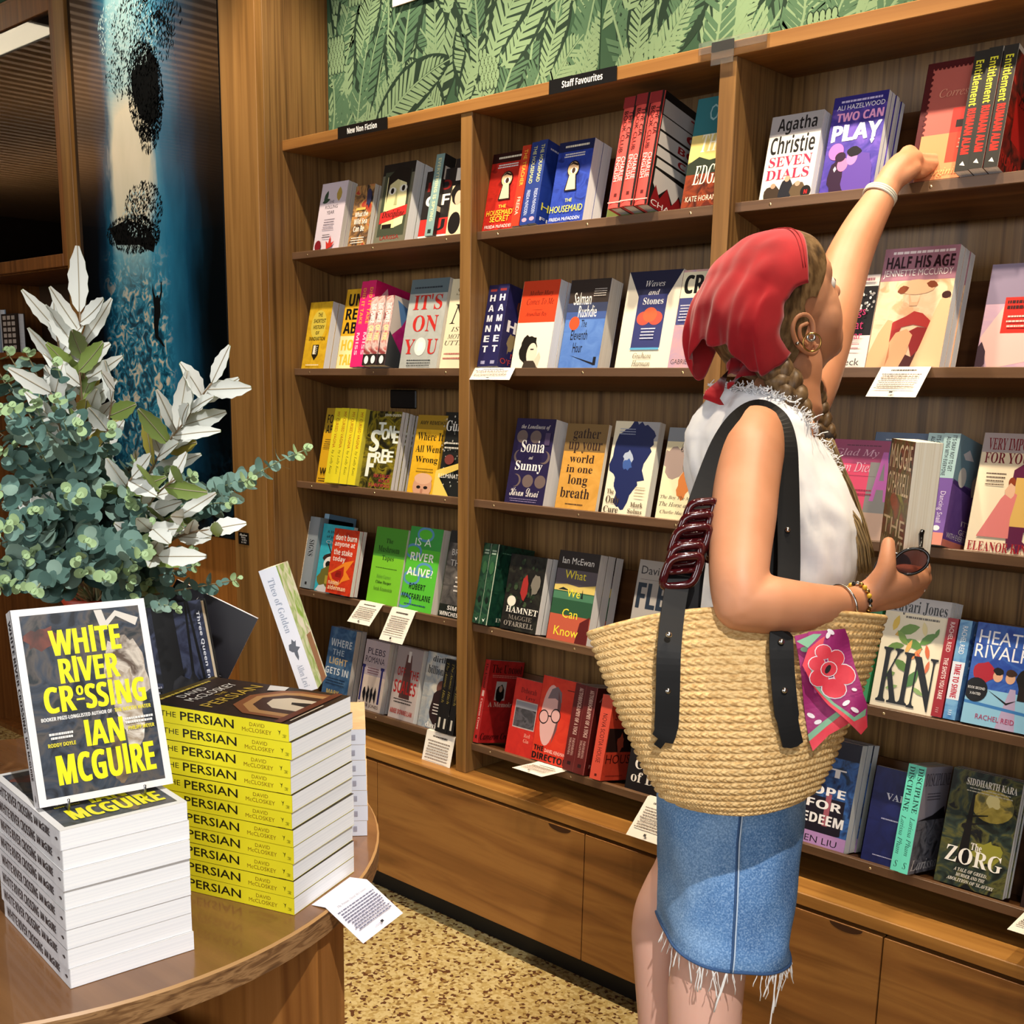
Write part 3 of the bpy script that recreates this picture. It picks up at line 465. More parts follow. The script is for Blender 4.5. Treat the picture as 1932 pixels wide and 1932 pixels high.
S(1, 1168, 1244, .236, 3, .15, '#1a1716', '#d8504a', [r(.02, .8, .95, .93, '#b9b5b4'), r(.02, .67, .95, .79, '#c2bebc'), r(.02, .54, .95, .65, '#c8c4c2'), r(.02, .44, .95, .52, '#ccc8c6'), r(.05, .35, .95, .42, '#d2ceca'), p([(.05, .33), (.95, .3), (.9, .1), (.7, .22), (.6, .1), (.4, .22), (.2, .12), (.05, .2)], '#cfc8c4'), p([(.05, .06), (.12, .2), (.25, .1), (.4, .22), (.55, .1), (.7, .2), (.95, .08), (.95, .0), (.05, 0)], '#8c1c20'), t('T', 'h', .7, .83, .92, .91, '#9c2428'), t('C', 'h', .66, .7, .92, .77, '#9c2428'), t('BO', 'h', .5, .565, .95, .63, '#9c2428'), t('CL', 'h', .55, .45, .95, .51, '#9c2428'), t('CHARLIE', 's', .06, .02, .95, .07, '#f2eeea')], [r(.84, 0, 1, 1, '#1a1614'), r(0, .9, .84, 1, '#8c2a2c'), t('THE CIA', 's', .55, .62, .85, .87, '#2a1210', 1), t('BOOK CLUB', 's', .18, .5, .48, .87, '#2a1210', 1), t('CHARLIE', 's', .5, .24, .82, .46, '#f2dcd4', 1), t('ENGLISH', 's', .15, .24, .45, .46, '#f2dcd4', 1), r(.4, .1, .6, .13, '#5a1c1a'), r(0, .045, 1, .055, '#f2b0a8')], 'tall coral-spined hardback jutting over the shelf lip', 'coral spine-out hardbacks', hard=True, fwd=.045, ln='w')
F(1, 1285, 1352, .225, 2, .022, '#2c6c74', [r(0, .4, 1, .66, '#e0c878'), r(0, .28, 1, .42, '#9c8a50'), r(0, 0, 1, .32, ['#3a140e', '#8c3a1c', '#5c2012']), p([(0, .4), (.3, .46), (.6, .42), (1, .44), (1, .3), (0, .3)], '#2c3428'), t('ON', 's', .4, .78, .9, .93, '#8cb0b4'), t('THE', 'I', .3, .5, .98, .66, '#f0e8d0'), t('TIDE', 'I', .5, .52, .98, .64, '#f0e8d0') if False else r(0, 0, .001, .001, '#3a140e'), t('EDGE', 'I', .22, .2, .98, .38, '#f0e8d0'), t('KATE HORAN', 's', .1, .05, .95, .1, '#e8d8c0')], 'teal and sunset landscape book at the right end of the middle top shelf', 'the sunset landscape book', fwd=.004)
# ---- row 2
S(2, 900, 945, .20, 2, .14, ['#1c1c4c', '#26225a'], '#22204e', [t('HAM', 'h', .1, .44, .98, .58, '#efecf0'), blob(.45, .75, .14, .14, '#7a3a2a', 12, .4, 3), blob(.25, .3, .1, .12, '#8a7a5a', 14, .4, 5), t('MAGGIE', 's', .3, .14, .98, .2, '#b03a34'), t("O'FARRELL", 's', .05, .05, .98, .12, '#b03a34')], [r(.2, .92, .8, .95, '#8a3030')] + [t(c, 'h', .25, .8-.125*k, .75, .88-.125*k, '#efecf0') for k, c in enumerate('HAMNET')] + [r(.3, .03, .7, .07, '#9a98b8')], 'navy spine with white stacked capitals', 'navy spine-out books')
F(2, 963, 1031, .213, 2, .028, '#efe4cc', [r(0, .53, 1, 1, '#d4401e'), t('Mother Mary', 'i', .2, .82, .85, .89, '#3a120a'), t('Comes To Me', 'i', .16, .73, .9, .8, '#3a120a'), r(.36, .67, .62, .673, '#3a120a'), t('Arundhati Roy', 'i', .18, .59, .76, .65, '#3a120a'), blob(.42, .22, .24, .17, '#16120e', 22, .14, 4), e(.52, .18, .14, .12, '#d9ccb8'), p([(.3, .0), (.35, .1), (.6, .1), (.78, .0)], '#3a3028'), r(.47, .22, .56, .235, '#2a2018'), p([(.62, .1), (.72, .2), (.78, .14), (.72, .02)], '#cfc0aa')], 'orange and white book with a dark-haired portrait', 'the orange portrait book', ln='w', hard=False)
F(2, 1052, 1126, .208, 1, .045, ['#4c72b8', '#5c82c4'], [r(0, .74, 1, 1, '#332a26'), r(0, .64, 1, .74, '#38405c'), r(0, .56, 1, .64, '#3e5590'), t('Salman', 's', .14, .72, .58, .86, '#efeae0'), t('Rushdie', 's', .3, .58, .76, .71, '#efeae0'), e(.24, .515, .13, .075, '#e8502c'), t('The', 's', .42, .47, .56, .55, '#16161c'), t('Eleventh', 's', .2, .33, .62, .44, '#16161c'), t('Hour', 's', .3, .19, .54, .3, '#16161c'), p([(.25, .16), (.9, .07), (.88, .05)], '#16161c'), r(.86, .05, .93, .14, '#16161c'), lines(.62, .8, .95, .9, 4, '#c8c0b8')], 'brown to blue book with an orange disc', 'the orange disc book')
F(2, 1159, 1259, .217, 1, .018, '#e6dcc6', [p([(0, 1), (1, 1), (.78, .74), (.24, .74)], '#191c3a'), r(.24, .22, .78, .76, '#33386c'), p([(0, 1), (.24, .74), (.24, .5), (0, .6)], '#8e8a88') if False else r(.0, .0, .001, .001, '#33386c'), t('Waves', 'i', .34, .84, .7, .9, '#e6e2dc'), t('and', 'i', .42, .755, .62, .81, '#e6e2dc'), t('Stones', 'B', .34, .66, .72, .73, '#e6e2dc'), e(.4, .52, .13, .07, '#c85040'), e(.62, .52, .13, .07, '#c85040'), e(.51, .555, .13, .075, '#e8603c'), lines(.38, .3, .66, .43, 4, '#d8d8e8'), r(.24, .2, .78, .22, '#58a0c8'), t('Graham', 'i', .32, .11, .66, .17, '#5c5448'), t('Harman', 'i', .32, .03, .66, .09, '#5c5448'), p([(0, 0), (.2, .18), (.8, .18), (1, 0)], '#d4c6a8') if False else r(.0, .0, .001, .001, '#33386c')], 'cream book with a navy panel and three red discs', 'the navy panel book')
F(2, 1260, 1345, .213, 1, .02, ['#cda0a0', '#d8b0a4', '#b89cb4'], [r(0, .72, .75, .98, '#efe6c6'), t('CRUX', 'h', .06, .76, .98, .95, '#121010'), r(0, .45, .5, .72, '#44487c'), lines(.04, .48, .45, .66, 6, '#e0d8e0'), p([(0, .45), (.4, .4), (1, .25), (1, 0), (0, 0)], ['#c0969a', '#a890ac']), t('GABRIEL TALLENT', 's', .05, .05, .98, .1, '#2a2026')], 'dusky pink mountain book partly behind the red headscarf', 'the dusky pink mountain book', w=.16)
# ---- row 3
F(3, 951, 1023, .213, 1, .05, '#231b42', [t('the Loneliness of', 'I', .14, .87, .88, .93, '#c8c0b8')] + [e(x, y, .14, .075, '#6c5c58') for x, y in ((.2, .79), (.55, .79), (.2, .56), (.85, .56), (.2, .28), (.52, .28), (.84, .28))] + [e(x, y, .13, .07, '#231b42') for x, y in ((.24, .57), (.8, .57), (.16, .28))] + [t('Sonia', 'B', .22, .61, .82, .75, '#f0ece6'), t('and', 'I', .46, .53, .56, .57, '#d8d0c8'), t('Sunny', 'B', .14, .37, .84, .51, '#f0ece6'), t('Kiran Desai', 'c', .1, .1, .85, .2, '#e8e0d8'), lines(.12, .03, .85, .08, 2, '#8a7ca0'), r(.8, .7, .93, .84, '#4a3c5c')], 'dark purple book with rows of moon phases', 'the moon phase book', ln='w')
F(3, 1046, 1122, .205, 1, .012, ['#c8923c', '#d8a04a'], [r(0, .68, 1, 1, '#7d6238'), t('gather', 'B', .18, .8, .84, .95, '#32201a'), t('up your', 'B', .1, .66, .92, .79, '#32201a'), t('world', 'B', .18, .55, .78, .645, '#32201a'), t('in one', 'B', .14, .435, .78, .525, '#32201a'), t('long', 'B', .22, .27, .7, .41, '#32201a'), t('breath', 'B', .08, .14, .8, .26, '#32201a'), lines(.22, .05, .7, .09, 1, '#4a3020')], 'tan book filled with large lower case serif lettering', 'the tan lettering book')  # brown upper band is the shelf shadow, painted onto the tan cover
F(3, 1134, 1216, .215, 1, .022, '#ece2c6', [r(.5, .8, 1, 1, '#a8a8ac'), blob(.45, .62, .4, .4, '#1a2456', 34, .2, 11), blob(.6, .82, .34, .18, '#1a2456', 24, .25, 7), blob(.42, .3, .22, .2, '#1a2456', 24, .25, 5), blob(.42, .6, .12, .09, '#a8b4c8', 16, .4, 9), blob(.42, .54, .1, .06, '#3c5a9c', 14, .3, 3), lines(.12, .85, .5, .93, 3, '#9ca4c0'), t('The', 'B', .06, .22, .22, .27, '#5a4a34'), t('Only', 'B', .06, .1, .38, .2, '#4a3c2a'), t('Cure', 'B', .04, .02, .38, .09, '#4a3c2a'), t('Mark', 'B', .64, .1, .92, .15, '#5a4a34'), t('Solms', 'B', .6, .03, .92, .08, '#5a4a34'), lines(.68, .2, .92, .32, 4, '#b0a488')], 'cream book with a ragged navy ink blot', 'the navy ink blot book')
F(3, 1235, 1330, .205, 1, .02, '#ebdfb8', [r(0, .85, 1, 1, '#8a9098'), blob(.22, .64, .24, .16, '#a08c84', 20, .3, 3), e(.55, .6, .16, .12, '#4a4038'), e(.55, .6, .15, .11, '#ece0bc'), blob(.46, .38, .12, .14, '#c87838', 16, .25, 6), t('Always', 'c', .4, .86, .9, .96, '#1c1a18'), t('Remember', 'c', .3, .74, .98, .86, '#1c1a18'), t('The Boy The Mole', 'i', .04, .22, .75, .27, '#2a2420'), t('The Horse and', 'i', .04, .15, .7, .2, '#2a2420'), t('Charlie Mackesy', 'i', .08, .06, .7, .11, '#2a2420')], 'cream book with a scribbled animal drawing beside the white top', 'the scribbled animal book', spine='#7d98ac', w=.17)  # grey top strip paints the shade below the shelf above
# ---- row 4
S(4, 875, 930, .208, 2, .14, ['#10302a', '#1c4a38', '#0c2420'], ['#16382a', '#2a5438', '#10281e'], [blob(.4, .5, .3, .3, ['#16382a', '#2a6048'], 20, .4, 3), blob(.5, .5, .12, .12, '#4a2a1c', 16, .3, 8), lines(.1, .88, .95, .92, 1, '#5a8a70'), t('IMANI', 'B', .2, .05, .8, .1, '#d8e0d0')], [lines(.2, .86, .8, .93, 2, '#a8c0a8', .6), r(.92, .0, 1, 1, '#c8d0b8'), e(.5, .3, .2, .04, '#101c14'), e(.5, .7, .28, .08, '#34623c'), p([(.3, .07), (.5, .03), (.7, .09), (.55, .06)], '#e8eee0')], 'dark green leafy spine', 'dark green leafy spine-out books', fwd=.02)
F(4, 948, 984, .19, 3, .021, ['#141210', '#1e1c16', '#2a2a20'], [dots(.05, .3, .95, .95, 40, .05, ['#22301e', '#3a4a30', '#181410'], 6), blob(.52, .58, .1, .16, '#a02c28', 14, .2, 4), blob(.8, .62, .12, .14, '#7a7468', 14, .3, 5), t('HAMNET', 'B', .1, .23, .98, .31, '#ece6da'), t('MAGGIE', 'B', .2, .14, .85, .2, '#7c746a'), t("O'FARRELL", 'B', .1, .05, .92, .12, '#9c948a'), e(.22, .38, .12, .07, '#ece4d2')], 'black book with a red-clad figure and white roundel', 'the black roundel book', w=.118, ln='w', fwd=.012)
F(4, 1030, 1105, .222, 3, .030, '#2b2320', [r(0, .62, 1, .8, '#5c545c'), p([(0, .62), (.3, .64), (.6, .62), (1, .66), (1, .55), (0, .55)], '#d8c06a'), r(0, .3, 1, .56, '#2a5438'), r(0, .47, 1, .55, '#4a7c5c'), r(0, 0, 1, .3, '#c05a40'), p([(.7, 0), (.76, .24), (.98, .32), (1, 0)], '#5c1814'), p([(.1, .57), (.22, .6), (.4, .57)], '#1c2420'), p([(.68, .5), (.74, .5), (.71, .6)], '#16201c'), t('Ian McEwan', 's', .1, .86, .88, .93, '#f0ece6'), t('What', 's', .22, .7, .74, .79, '#f2e23a'), t('We', 's', .34, .5, .66, .59, '#f2e23a'), t('Can', 's', .3, .27, .68, .37, '#f2e23a'), t('Know', 's', .16, .07, .76, .17, '#f2e23a')], 'landscape book with dark sky, green sea and yellow title', 'the green sea book', ln='w')
F(4, 1178, 1260, .225, 1, .03, '#a9a4a0', [t('David Szalay', 's', .06, .83, .98, .94, '#221e20'), r(.06, .8, .98, .803, '#4a4446'), t('FLESH', 'h', .04, .5, .98, .77, '#202c3c'), lines(.1, .2, .9, .4, 3, '#5a5656')], 'grey book with heavy dark capitals behind the bag strap', 'the grey capitals book', w=.15, ln='w')
# ---- row 5
S(5, 876, 906, .222, 1, .15, ['#a81f20', '#c4282a'], '#b02422', [r(0, .0, 1, .5, '#c02a2a') if False else r(0, 0, .001, .001, '#a81f20'), t('The Uncool', 'B', .08, .85, .95, .95, '#2c0a0a'), lines(.1, .79, .9, .83, 2, '#d88a80', .4), r(.26, .52, .56, .75, '#c9c4c4'), blob(.41, .6, .12, .11, '#161214', 14, .15, 3), e(.41, .66, .05, .04, '#c09a88'), t('A Memoir', 'B', .12, .44, .8, .5, '#e8c8bc'), t('Cameron Crowe', 'I', .04, .04, .98, .12, '#2c0a0a')], [t('The Uncool', 'B', .3, .66, .75, .96, '#3a0e0c', 1), r(.3, .56, .75, .63, '#d8b4ac'), t('Cameron Crowe', 'B', .3, .16, .7, .53, '#eec8bc', 1), r(.35, .05, .7, .09, '#3a0e0c')], 'dark red book with spine and portrait photo at the left end', None)
F(5, 952, 1002, .198, 1, .012, ['#bc2820', '#cc3024'], [t('Deborah', 'B', .24, .82, .82, .89, '#6a1410'), t('Levy', 'B', .44, .73, .8, .79, '#6a1410'), r(.12, .36, .92, .72, '#b8a8a4'), r(.14, .375, .9, .705, ['#2a282a', '#57545a', '#3a383c']), r(.14, .62, .9, .705, '#8c8c94'), t('Red', 'B', .6, .26, .82, .31, '#e09080'), t('Gin', 'B', .6, .19, .8, .24, '#e09080')], 'red book with a square black and white photograph', 'the red square photo book')
F(5, 1003, 1072, .215, 1, .02, ['#c8301c', '#d43c24'], [p([(.3+.22*math.cos(a), .55+.36*math.sin(a)) for a in [k*.2617 for k in range(24)]], '#d8a8a4'), p([(.2, .74), (.28, .86), (.42, .9), (.55, .84), (.58, .72), (.4, .76)], '#77666c'), p([(.46, .86), (.58, .7), (.56, .4), (.46, .22), (.52, .5)], '#6a4a4c'), e(.17, .52, .13, .085, '#201414'), e(.17, .52, .11, .07, '#d8a8a4'), e(.48, .56, .13, .085, '#201414'), e(.48, .56, .11, .07, '#d8a8a4'), r(.29, .535, .36, .55, '#201414'), lines(.68, .87, .92, .9, 1, '#3a1410'), t('THE', 'h', .04, .12, .3, .18, '#16100e'), t('DANIEL KEHLMANN', 's', .34, .12, .94, .16, '#f0d0c4'), t('DIRECTOR', 'h', .02, .02, .97, .1, '#16100e')], 'orange-red book with a pale egg-shaped head in round glasses', 'the egg-headed glasses book', fwd=.006)
S(5, 1067, 1110, .215, 2, .13, '#4a1412', '#5c1a18', [t('AUTO', 'B', .1, .84, .9, .9, '#c8a49c'), blob(.5, .5, .3, .3, '#341010', 16, .3, 3), t('PARAMAHANSA', 'B', .1, .08, .95, .12, '#b89088')], [t('AUTOBIOGRAPHY OF A YOGI', 'B', .4, .42, .75, .96, '#d8b8ac', 1), t('PARAMAHANSA', 'B', .5, .18, .72, .38, '#c09a90', 1), t('YOGANANDA', 'B', .22, .18, .42, .38, '#c09a90', 1), r(.93, 0, 1, 1, '#8c4440'), r(.35, .07, .65, .11, '#2c0c0c')], 'maroon spine with small pale serif lettering', 'maroon spine-out books', fwd=.016)
S(5, 1122, 1143, .205, 1, .13, ['#c8402c', '#d44a34'], '#d4503c', [t('NOVA', 's', .14, .84, .9, .93, '#5c1a14'), t('SCOTIA', 's', .14, .72, .98, .8, '#5c1a14'), r(.02, .34, .98, .62, '#2c1a18'), blob(.45, .45, .1, .1, '#b8503a', 12, .4, 3), t('HOUSE', 's', .06, .2, .98, .31, '#4a1612'), lines(.1, .04, .7, .07, 1, '#8c2a20')], [t('NOVA SCOTIA HOUSE', 's', .3, .2, .7, .78, '#5a1a14', 1), r(.4, .04, .6, .07, '#5a1a14')], 'coral book with a dark square picture beside the bag', None, fwd=.024)
F(5, 1178, 1262, .225, 1, .03, '#191516', [p([(0, .5), (.4, .62), (.98, .4), (1, .7), (0, .9)], ['#c8401c', '#e07030', '#4a1410']), t('CIRCLE', 'B', .12, .24, .95, .35, '#efe9e0'), t('of DAYS', 'B', .08, .1, .95, .21, '#efe9e0')], 'black book with a glowing orange band behind the bag', 'the black glowing band book', w=.155)
# ---- column 3, row 1
F(1, 1431, 1527, .168, 2, .016, '#e6dcd0', [r(0, .76, 1, 1, '#a6a2a4'), t('Agatha', 'b', .14, .77, .9, .97, '#141214'), t('Christie', 'b', .06, .55, .92, .76, '#141214'), t('SEVEN', 'B', .08, .4, .92, .52, '#b8284a'), t('DIALS', 'B', .06, .25, .9, .37, '#b8284a'), blob(.24, .08, .16, .11, '#3a2c20', 14, .2, 3), blob(.5, .12, .14, .14, '#1c1e26', 14, .15, 4), blob(.72, .09, .14, .11, '#5c4a34', 14, .2, 5), e(.9, .08, .1, .07, '#141214'), e(.5, .25, .05, .035, '#c89c80'), e(.24, .18, .05, .03, '#b88c70'), e(.72, .18, .05, .03, '#c09880'), t('N', 'h', .87, .05, .93, .1, '#b81c1c')], 'cream paperback with big black name and three dressed figures', 'the cream three figure paperback', ln='w')  # grey head of the cover is the top board's shadow, painted in
F(1, 1544, 1645, .185, 5, .0135, ['#3a3088', '#4c3c9c', '#6a50b0'], [r(0, .88, 1, 1, '#2a2478'), lines(.1, .93, .96, .96, 1, '#c0b8e0', .7), t('ALI HAZELWOOD', 's', .08, .86, .96, .91, '#f0ecf4'), t('TWO CAN', 'h', .1, .74, .96, .83, '#f0a8d8'), t('PLAY', 's', .06, .54, .96, .71, '#f2f0f6'), t('PLAY', 'h', .065, .545, .955, .705, '#f2f0f6'), e(.2, .44, .14, .085, '#d070b8'), blob(.32, .18, .2, .2, '#2c1430', 20, .15, 3), blob(.66, .18, .28, .24, '#5a4098', 20, .1, 4), e(.36, .3, .1, .07, '#c878a8'), e(.52, .36, .1, .075, '#b080b8'), blob(.54, .42, .13, .05, '#16101c', 14, .2, 6), e(.3, .38, .1, .05, '#2c1430'), p([(.8, .52), (.84, .48), (.88, .52), (.84, .56)], '#f2f0f6'), p([(.2, .26), (.23, .23), (.26, .26), (.23, .29)], '#f2f0f6')], 'violet book with a kissing couple and pixel lettering', 'the violet couple book', ln='w')
F(1, 1712, 1810, .218, 1, .02, '#4a0c10', [r(.07, .03, 1, .95, '#c87860') if False else r(.07, .03, 1, .95, '#b05a50')] + [e(.07, .05+.045*k, .025, .014, '#4a0c10', 8) for k in range(20)] + [e(.1+.05*k, .95, .02, .018, '#4a0c10', 8) for k in range(18)] + [r(.07, .03, 1, .4, '#d88a5c'), t('The', 'i', .6, .8, .76, .87, '#d8947c'), t('Correspondent', 'i', .2, .68, .98, .77, '#d8947c'), r(.4, .16, .98, .6, '#b82a22'), r(.4, .16, .98, .4, '#d0402c'), r(.46, .44, .98, .5, '#1c0c0c'), lines(.5, .26, .9, .36, 3, '#e89078'), t('Virginia Evans', 'i', .2, .05, .95, .12, '#eab070')], 'dusty red book bordered like a postage stamp, being touched', 'the postage stamp book', w=.15)
S(1, 1810, 1893, .205, 3, .14, '#ece4d4', '#2c2a26', [r(.0, .0, 1, .96, ['#1c120e', '#7a1c14', '#b8281c']), p([(.2, .66), (.9, .6), (.9, .25), (.25, .28)], '#b01c18'), t('Entitle', 'i', .3, .58, .95, .66, '#1c0c0a'), t('RUMAAN', 'b', .04, .06, .9, .14, '#a02018')], [t('Entitlement', 'b', .2, .54, .8, .92, '#e2dc3a', 1), t('RUMAAN ALAM', 'h', .2, .14, .8, .52, '#d8281c', 1), p([(.3, .05), (.5, .08), (.7, .04)], '#e8e4d8')], 'black spine with yellow and red lettering at the top right', 'black yellow red spine-out books', fwd=.03, ln='w')
# ---- row 2
F(2, 1536, 1630, .180, 1, .02, '#e8dcd4', [r(.0, .36, 1, .88, '#1c181a'), dots(.1, .6, .98, .82, 90, .022, ['#e8e4e0', '#a8a4a0'], 3), lines(.4, .92, .96, .97, 1, '#8c4a5c', .6), t('Things', 's', .3, .54, .86, .66, '#c03468'), t('That', 's', .45, .42, .85, .52, '#c03468'), t('Disappear', 's', .1, .29, .86, .4, '#c03468'), lines(.5, .2, .85, .28, 2, '#b07a84'), t('Jenny', 's', .06, .13, .6, .24, '#1c1818'), t('Erpenbeck', 's', .02, .01, .9, .11, '#1c1818')], 'white and black book with pink words behind the chin', 'the pink words book')
F(2, 1632, 1771, .226, 3, .022, ['#e6c09c', '#eccaa8', '#d8a880'], [r(0, .73, 1, 1, '#a87484'), lines(.1, .945, .97, .975, 1, '#f2e4e4', .7), t('HALF HIS AGE', 's', .05, .83, .96, .93, '#2a0c16'), t('HALF HIS AGE', 'b', .05, .83, .96, .93, '#2a0c16'), t('JENNETTE MCCURDY', 's', .03, .75, .96, .82, '#f4e6e2'), blob(.52, .675, .26, .06, '#e2b48c', 20, .08, 3), leaf(.34, .655, .16, .1, .3, '#7c3c20'), leaf(.72, .69, .16, .09, -.2, '#7c3c20'), p([(.42, .64), (.48, .55), (.56, .55), (.6, .64), (.56, .52), (.46, .52)], '#dcae88'), p([(.2, .3), (.28, .39), (.44, .435), (.54, .475), (.66, .455), (.84, .36), (.76, .335), (.56, .365), (.4, .345)], '#a8302c'), p([(.2, .3), (.4, .345), (.37, .27), (.27, .2)], '#9c2a28'), p([(.48, .3), (.62, .345), (.76, .335), (.72, .18), (.6, .1)], '#8c2424'), p([(0, 0), (0, .12), (.1, .3), (.2, .41), (.27, .4), (.27, .22), (.34, .3), (.48, .33), (.57, .28), (.52, .12), (.44, 0)], '#e2a87c'), p([(.27, .22), (.3, .1), (.26, .02), (.28, .2)], '#c07c54'), p([(.6, 0), (.7, .2), (.8, .44), (.86, .56), (.95, .6), (1, .54), (1, 0)], '#e8b48c'), p([(.44, 0), (.52, .12), (.6, .1), (.66, .14), (.6, 0)], '#4c201c'), e(.93, .6, .06, .03, '#3a1c1c')], 'large book with a close-up of red lips and fingers', 'the red lips book', ln='w')
F(2, 1838, 1960, .185, 1, .02, ['#c8a4b0', '#b898b0'], [r(0, .62, 1, 1, '#85788e'), p([(0, .3), (.3, .6), (1, .56), (1, .1), (.2, .0)], '#e2b4ac'), r(.3, .34, .98, .68, '#c8281c'), lines(.34, .56, .96, .66, 2, '#3a1412', .6), lines(.36, .38, .92, .52, 3, '#f0c0b4'), blob(.05, .12, .1, .12, '#3a2a34', 12, .3, 4)], 'lilac-pink book with a red label at the right edge', 'the lilac red label book')  # duller upper part is shelf shade painted over the lilac
# ---- row 3
F(3, 1530, 1606, .195, 1, .02, '#d84468', [r(0, .76, 1, 1, '#9c3a64'), lines(.3, .93, .9, .96, 1, '#5c1c3a'), t('Glad My', 'i', .15, .82, .85, .91, '#e8b4c8'), t('Mom Died', 'i', .1, .68, .82, .78, '#e8b4c8'), r(.3, .64, .85, .643, '#5c1c3a'), lines(.4, .44, .85, .52, 2, '#9c1c44')], 'pink book with thin pale lettering behind the loose hair', 'the pink thin lettering book', w=.13)  # deeper pink at the top is painted shade of the shelf
F(3, 1617, 1724, .212, 1, .02, ['#4a5c78', '#52647f'], [lines(.18, .92, .8, .95, 1, '#b8c0cc'), r(0, .0, 1, .72, '#85827f'), t('ASK', 's', .08, .36, .98, .82, '#c060b0'), t('ASK', 'b', .08, .36, .98, .82, '#c060b0'), r(0, 0, 1, .26, '#c0a08c')], 'slate blue book with large mauve letters behind the held book', 'the slate blue mauve letter book')
S(3, 1722, 1784, .205, 2, .14, ['#6c4c9c', '#7858a8'], '#7a56a4', [r(0, .58, 1, 1, '#7fa4b8'), p([(.02, .56), (.98, .48), (.98, .54), (.02, .6)], '#4a3478'), p([(.2, .84), (.4, .9), (.6, .82), (.3, .8)], '#eceaf0'), e(.3, .64, .14, .09, '#eceae4'), blob(.8, .6, .14, .1, '#e4e0dc', 12, .2, 4), t("IT'S", 's', .55, .22, .9, .27, '#f0ecf4'), t('GET', 's', .5, .14, .85, .19, '#f0ecf4'), t('WITH EVERYONE', 's', .1, .08, .98, .13, '#f0ecf4'), r(0, 0, 1, .06, '#e08878')], [r(0, .6, 1, 1, '#b0d0d0'), t("IT'S OKAY NOT TO GET", 'b', .55, .66, .82, .98, '#24303a', 1), t('ALONG WITH EVERYONE', 'b', .2, .62, .46, .97, '#24303a', 1), t('Dancing Snail', 's', .3, .2, .72, .48, '#e8dcf0', 1), e(.5, .15, .22, .024, '#efe8f0'), r(0, 0, 1, .11, '#e8907c')], 'purple and pale blue spine beside the held book', 'purple and blue spine-out books', fwd=.02)
F(3, 1818, 1950, .218, 1, .02, '#efe0c0', [r(0, .84, 1, 1, '#b0a4a4'), t('VERY IMPORTANT', 'B', .08, .86, .98, .96, '#7c1424'), t('FOR YOU', 'B', .06, .75, .7, .84, '#7c1424'), lines(.12, .56, .42, .68, 4, '#5c4a3c'), p([(.5, .2), (.52, .7), (.66, .76), (.86, .7), (.88, .2), (.8, .2), (.8, .1), (.58, .1), (.56, .2)], '#5c1c40'), r(.57, .24, .8, .64, '#d8b060'), p([(.14, .14), (.4, .46), (.5, .54), (.62, .5), (.58, .3), (.6, .14)], '#d87c78'), e(.52, .6, .05, .04, '#8c3a1c'), blob(.52, .53, .07, .06, '#e2b494', 10, .2, 3), p([(.6, .12), (.72, .16), (.86, .1), (.74, .02), (.7, .1), (.62, .04)], '#5c1c40'), t('ELEANOR KING', 'B', .04, .02, .98, .1, '#9c1c24')], 'cream book with a pink-gowned lady at a purple mirror', 'the pink gown book')  # grey strip behind the title is painted shelf shade
# ---- row 4
S(4, 1606, 1634, .185, 1, .11, '#2a7c4a', '#2f8a54', [], [t('MAC', 's', .25, .8, .75, .95, '#123a20', 1)], 'green spine mostly hidden behind the bag rim left of the honeysuckle cover', None, fwd=0)
F(4, 1640, 1757, .222, 3, .017, '#efe4c8', [r(0, .86, 1, 1, '#b8b4b4'), t('Tayari Jones', 'B', .1, .84, .96, .97, '#141212'), lines(.3, .81, .9, .84, 1, '#6a6258', .6)] + [leaf(x, y, L, w, an, c) for x, y, L, w, an, c in [(.2, .76, .22, .1, 1.3, '#e8c44a'), (.3, .68, .2, .08, .4, '#d8a83c'), (.42, .72, .34, .14, .3, '#6c9438'), (.34, .64, .26, .1, 2.4, '#7ca040'), (.66, .74, .2, .08, 1.9, '#e8d89c'), (.74, .66, .3, .12, .6, '#5c8a38'), (.54, .6, .3, .12, 2.8, '#5c8a38'), (.46, .57, .22, .07, 1.2, '#e8b45c'), (.26, .56, .26, .1, .2, '#688c3c'), (.76, .55, .2, .07, 1.9, '#d86c3c'), (.6, .52, .22, .07, .9, '#e08c4c'), (.66, .48, .2, .06, 2.2, '#d8603c'), (.4, .4, .3, .12, 2.7, '#5c8438'), (.6, .3, .3, .14, 1.0, '#4c7c40'), (.22, .3, .22, .1, .4, '#7c9c50'), (.8, .42, .18, .06, 1.4, '#d87048'), (.3, .2, .2, .06, .3, '#8cac68'), (.72, .2, .22, .06, -.4, '#8cac68'), (.86, .72, .14, .06, 1.2, '#5c8a38')]] + [t('K', 'B', .08, .06, .42, .54, '#100f10'), t('I', 'B', .42, .06, .58, .52, '#100f10'), t('N', 'B', .58, .04, .96, .5, '#100f10')], 'cream book with honeysuckle and giant black three-letter title', 'the honeysuckle book', ln='w')  # grey strip behind the name is shelf shadow put in as colour
S(4, 1757, 1778, .188, 1, .13, '#8c1420', '#9c1a26', [], [t('RACHEL REID', 's', .3, .66, .72, .96, '#f0dcd8', 1), t('THE SHOTS YOU TAKE', 'b', .3, .18, .72, .6, '#f0dcd8', 1), lines(.35, .04, .65, .1, 3, '#d8a8a4')], 'crimson spine beside the honeysuckle cover', None, fwd=.008)
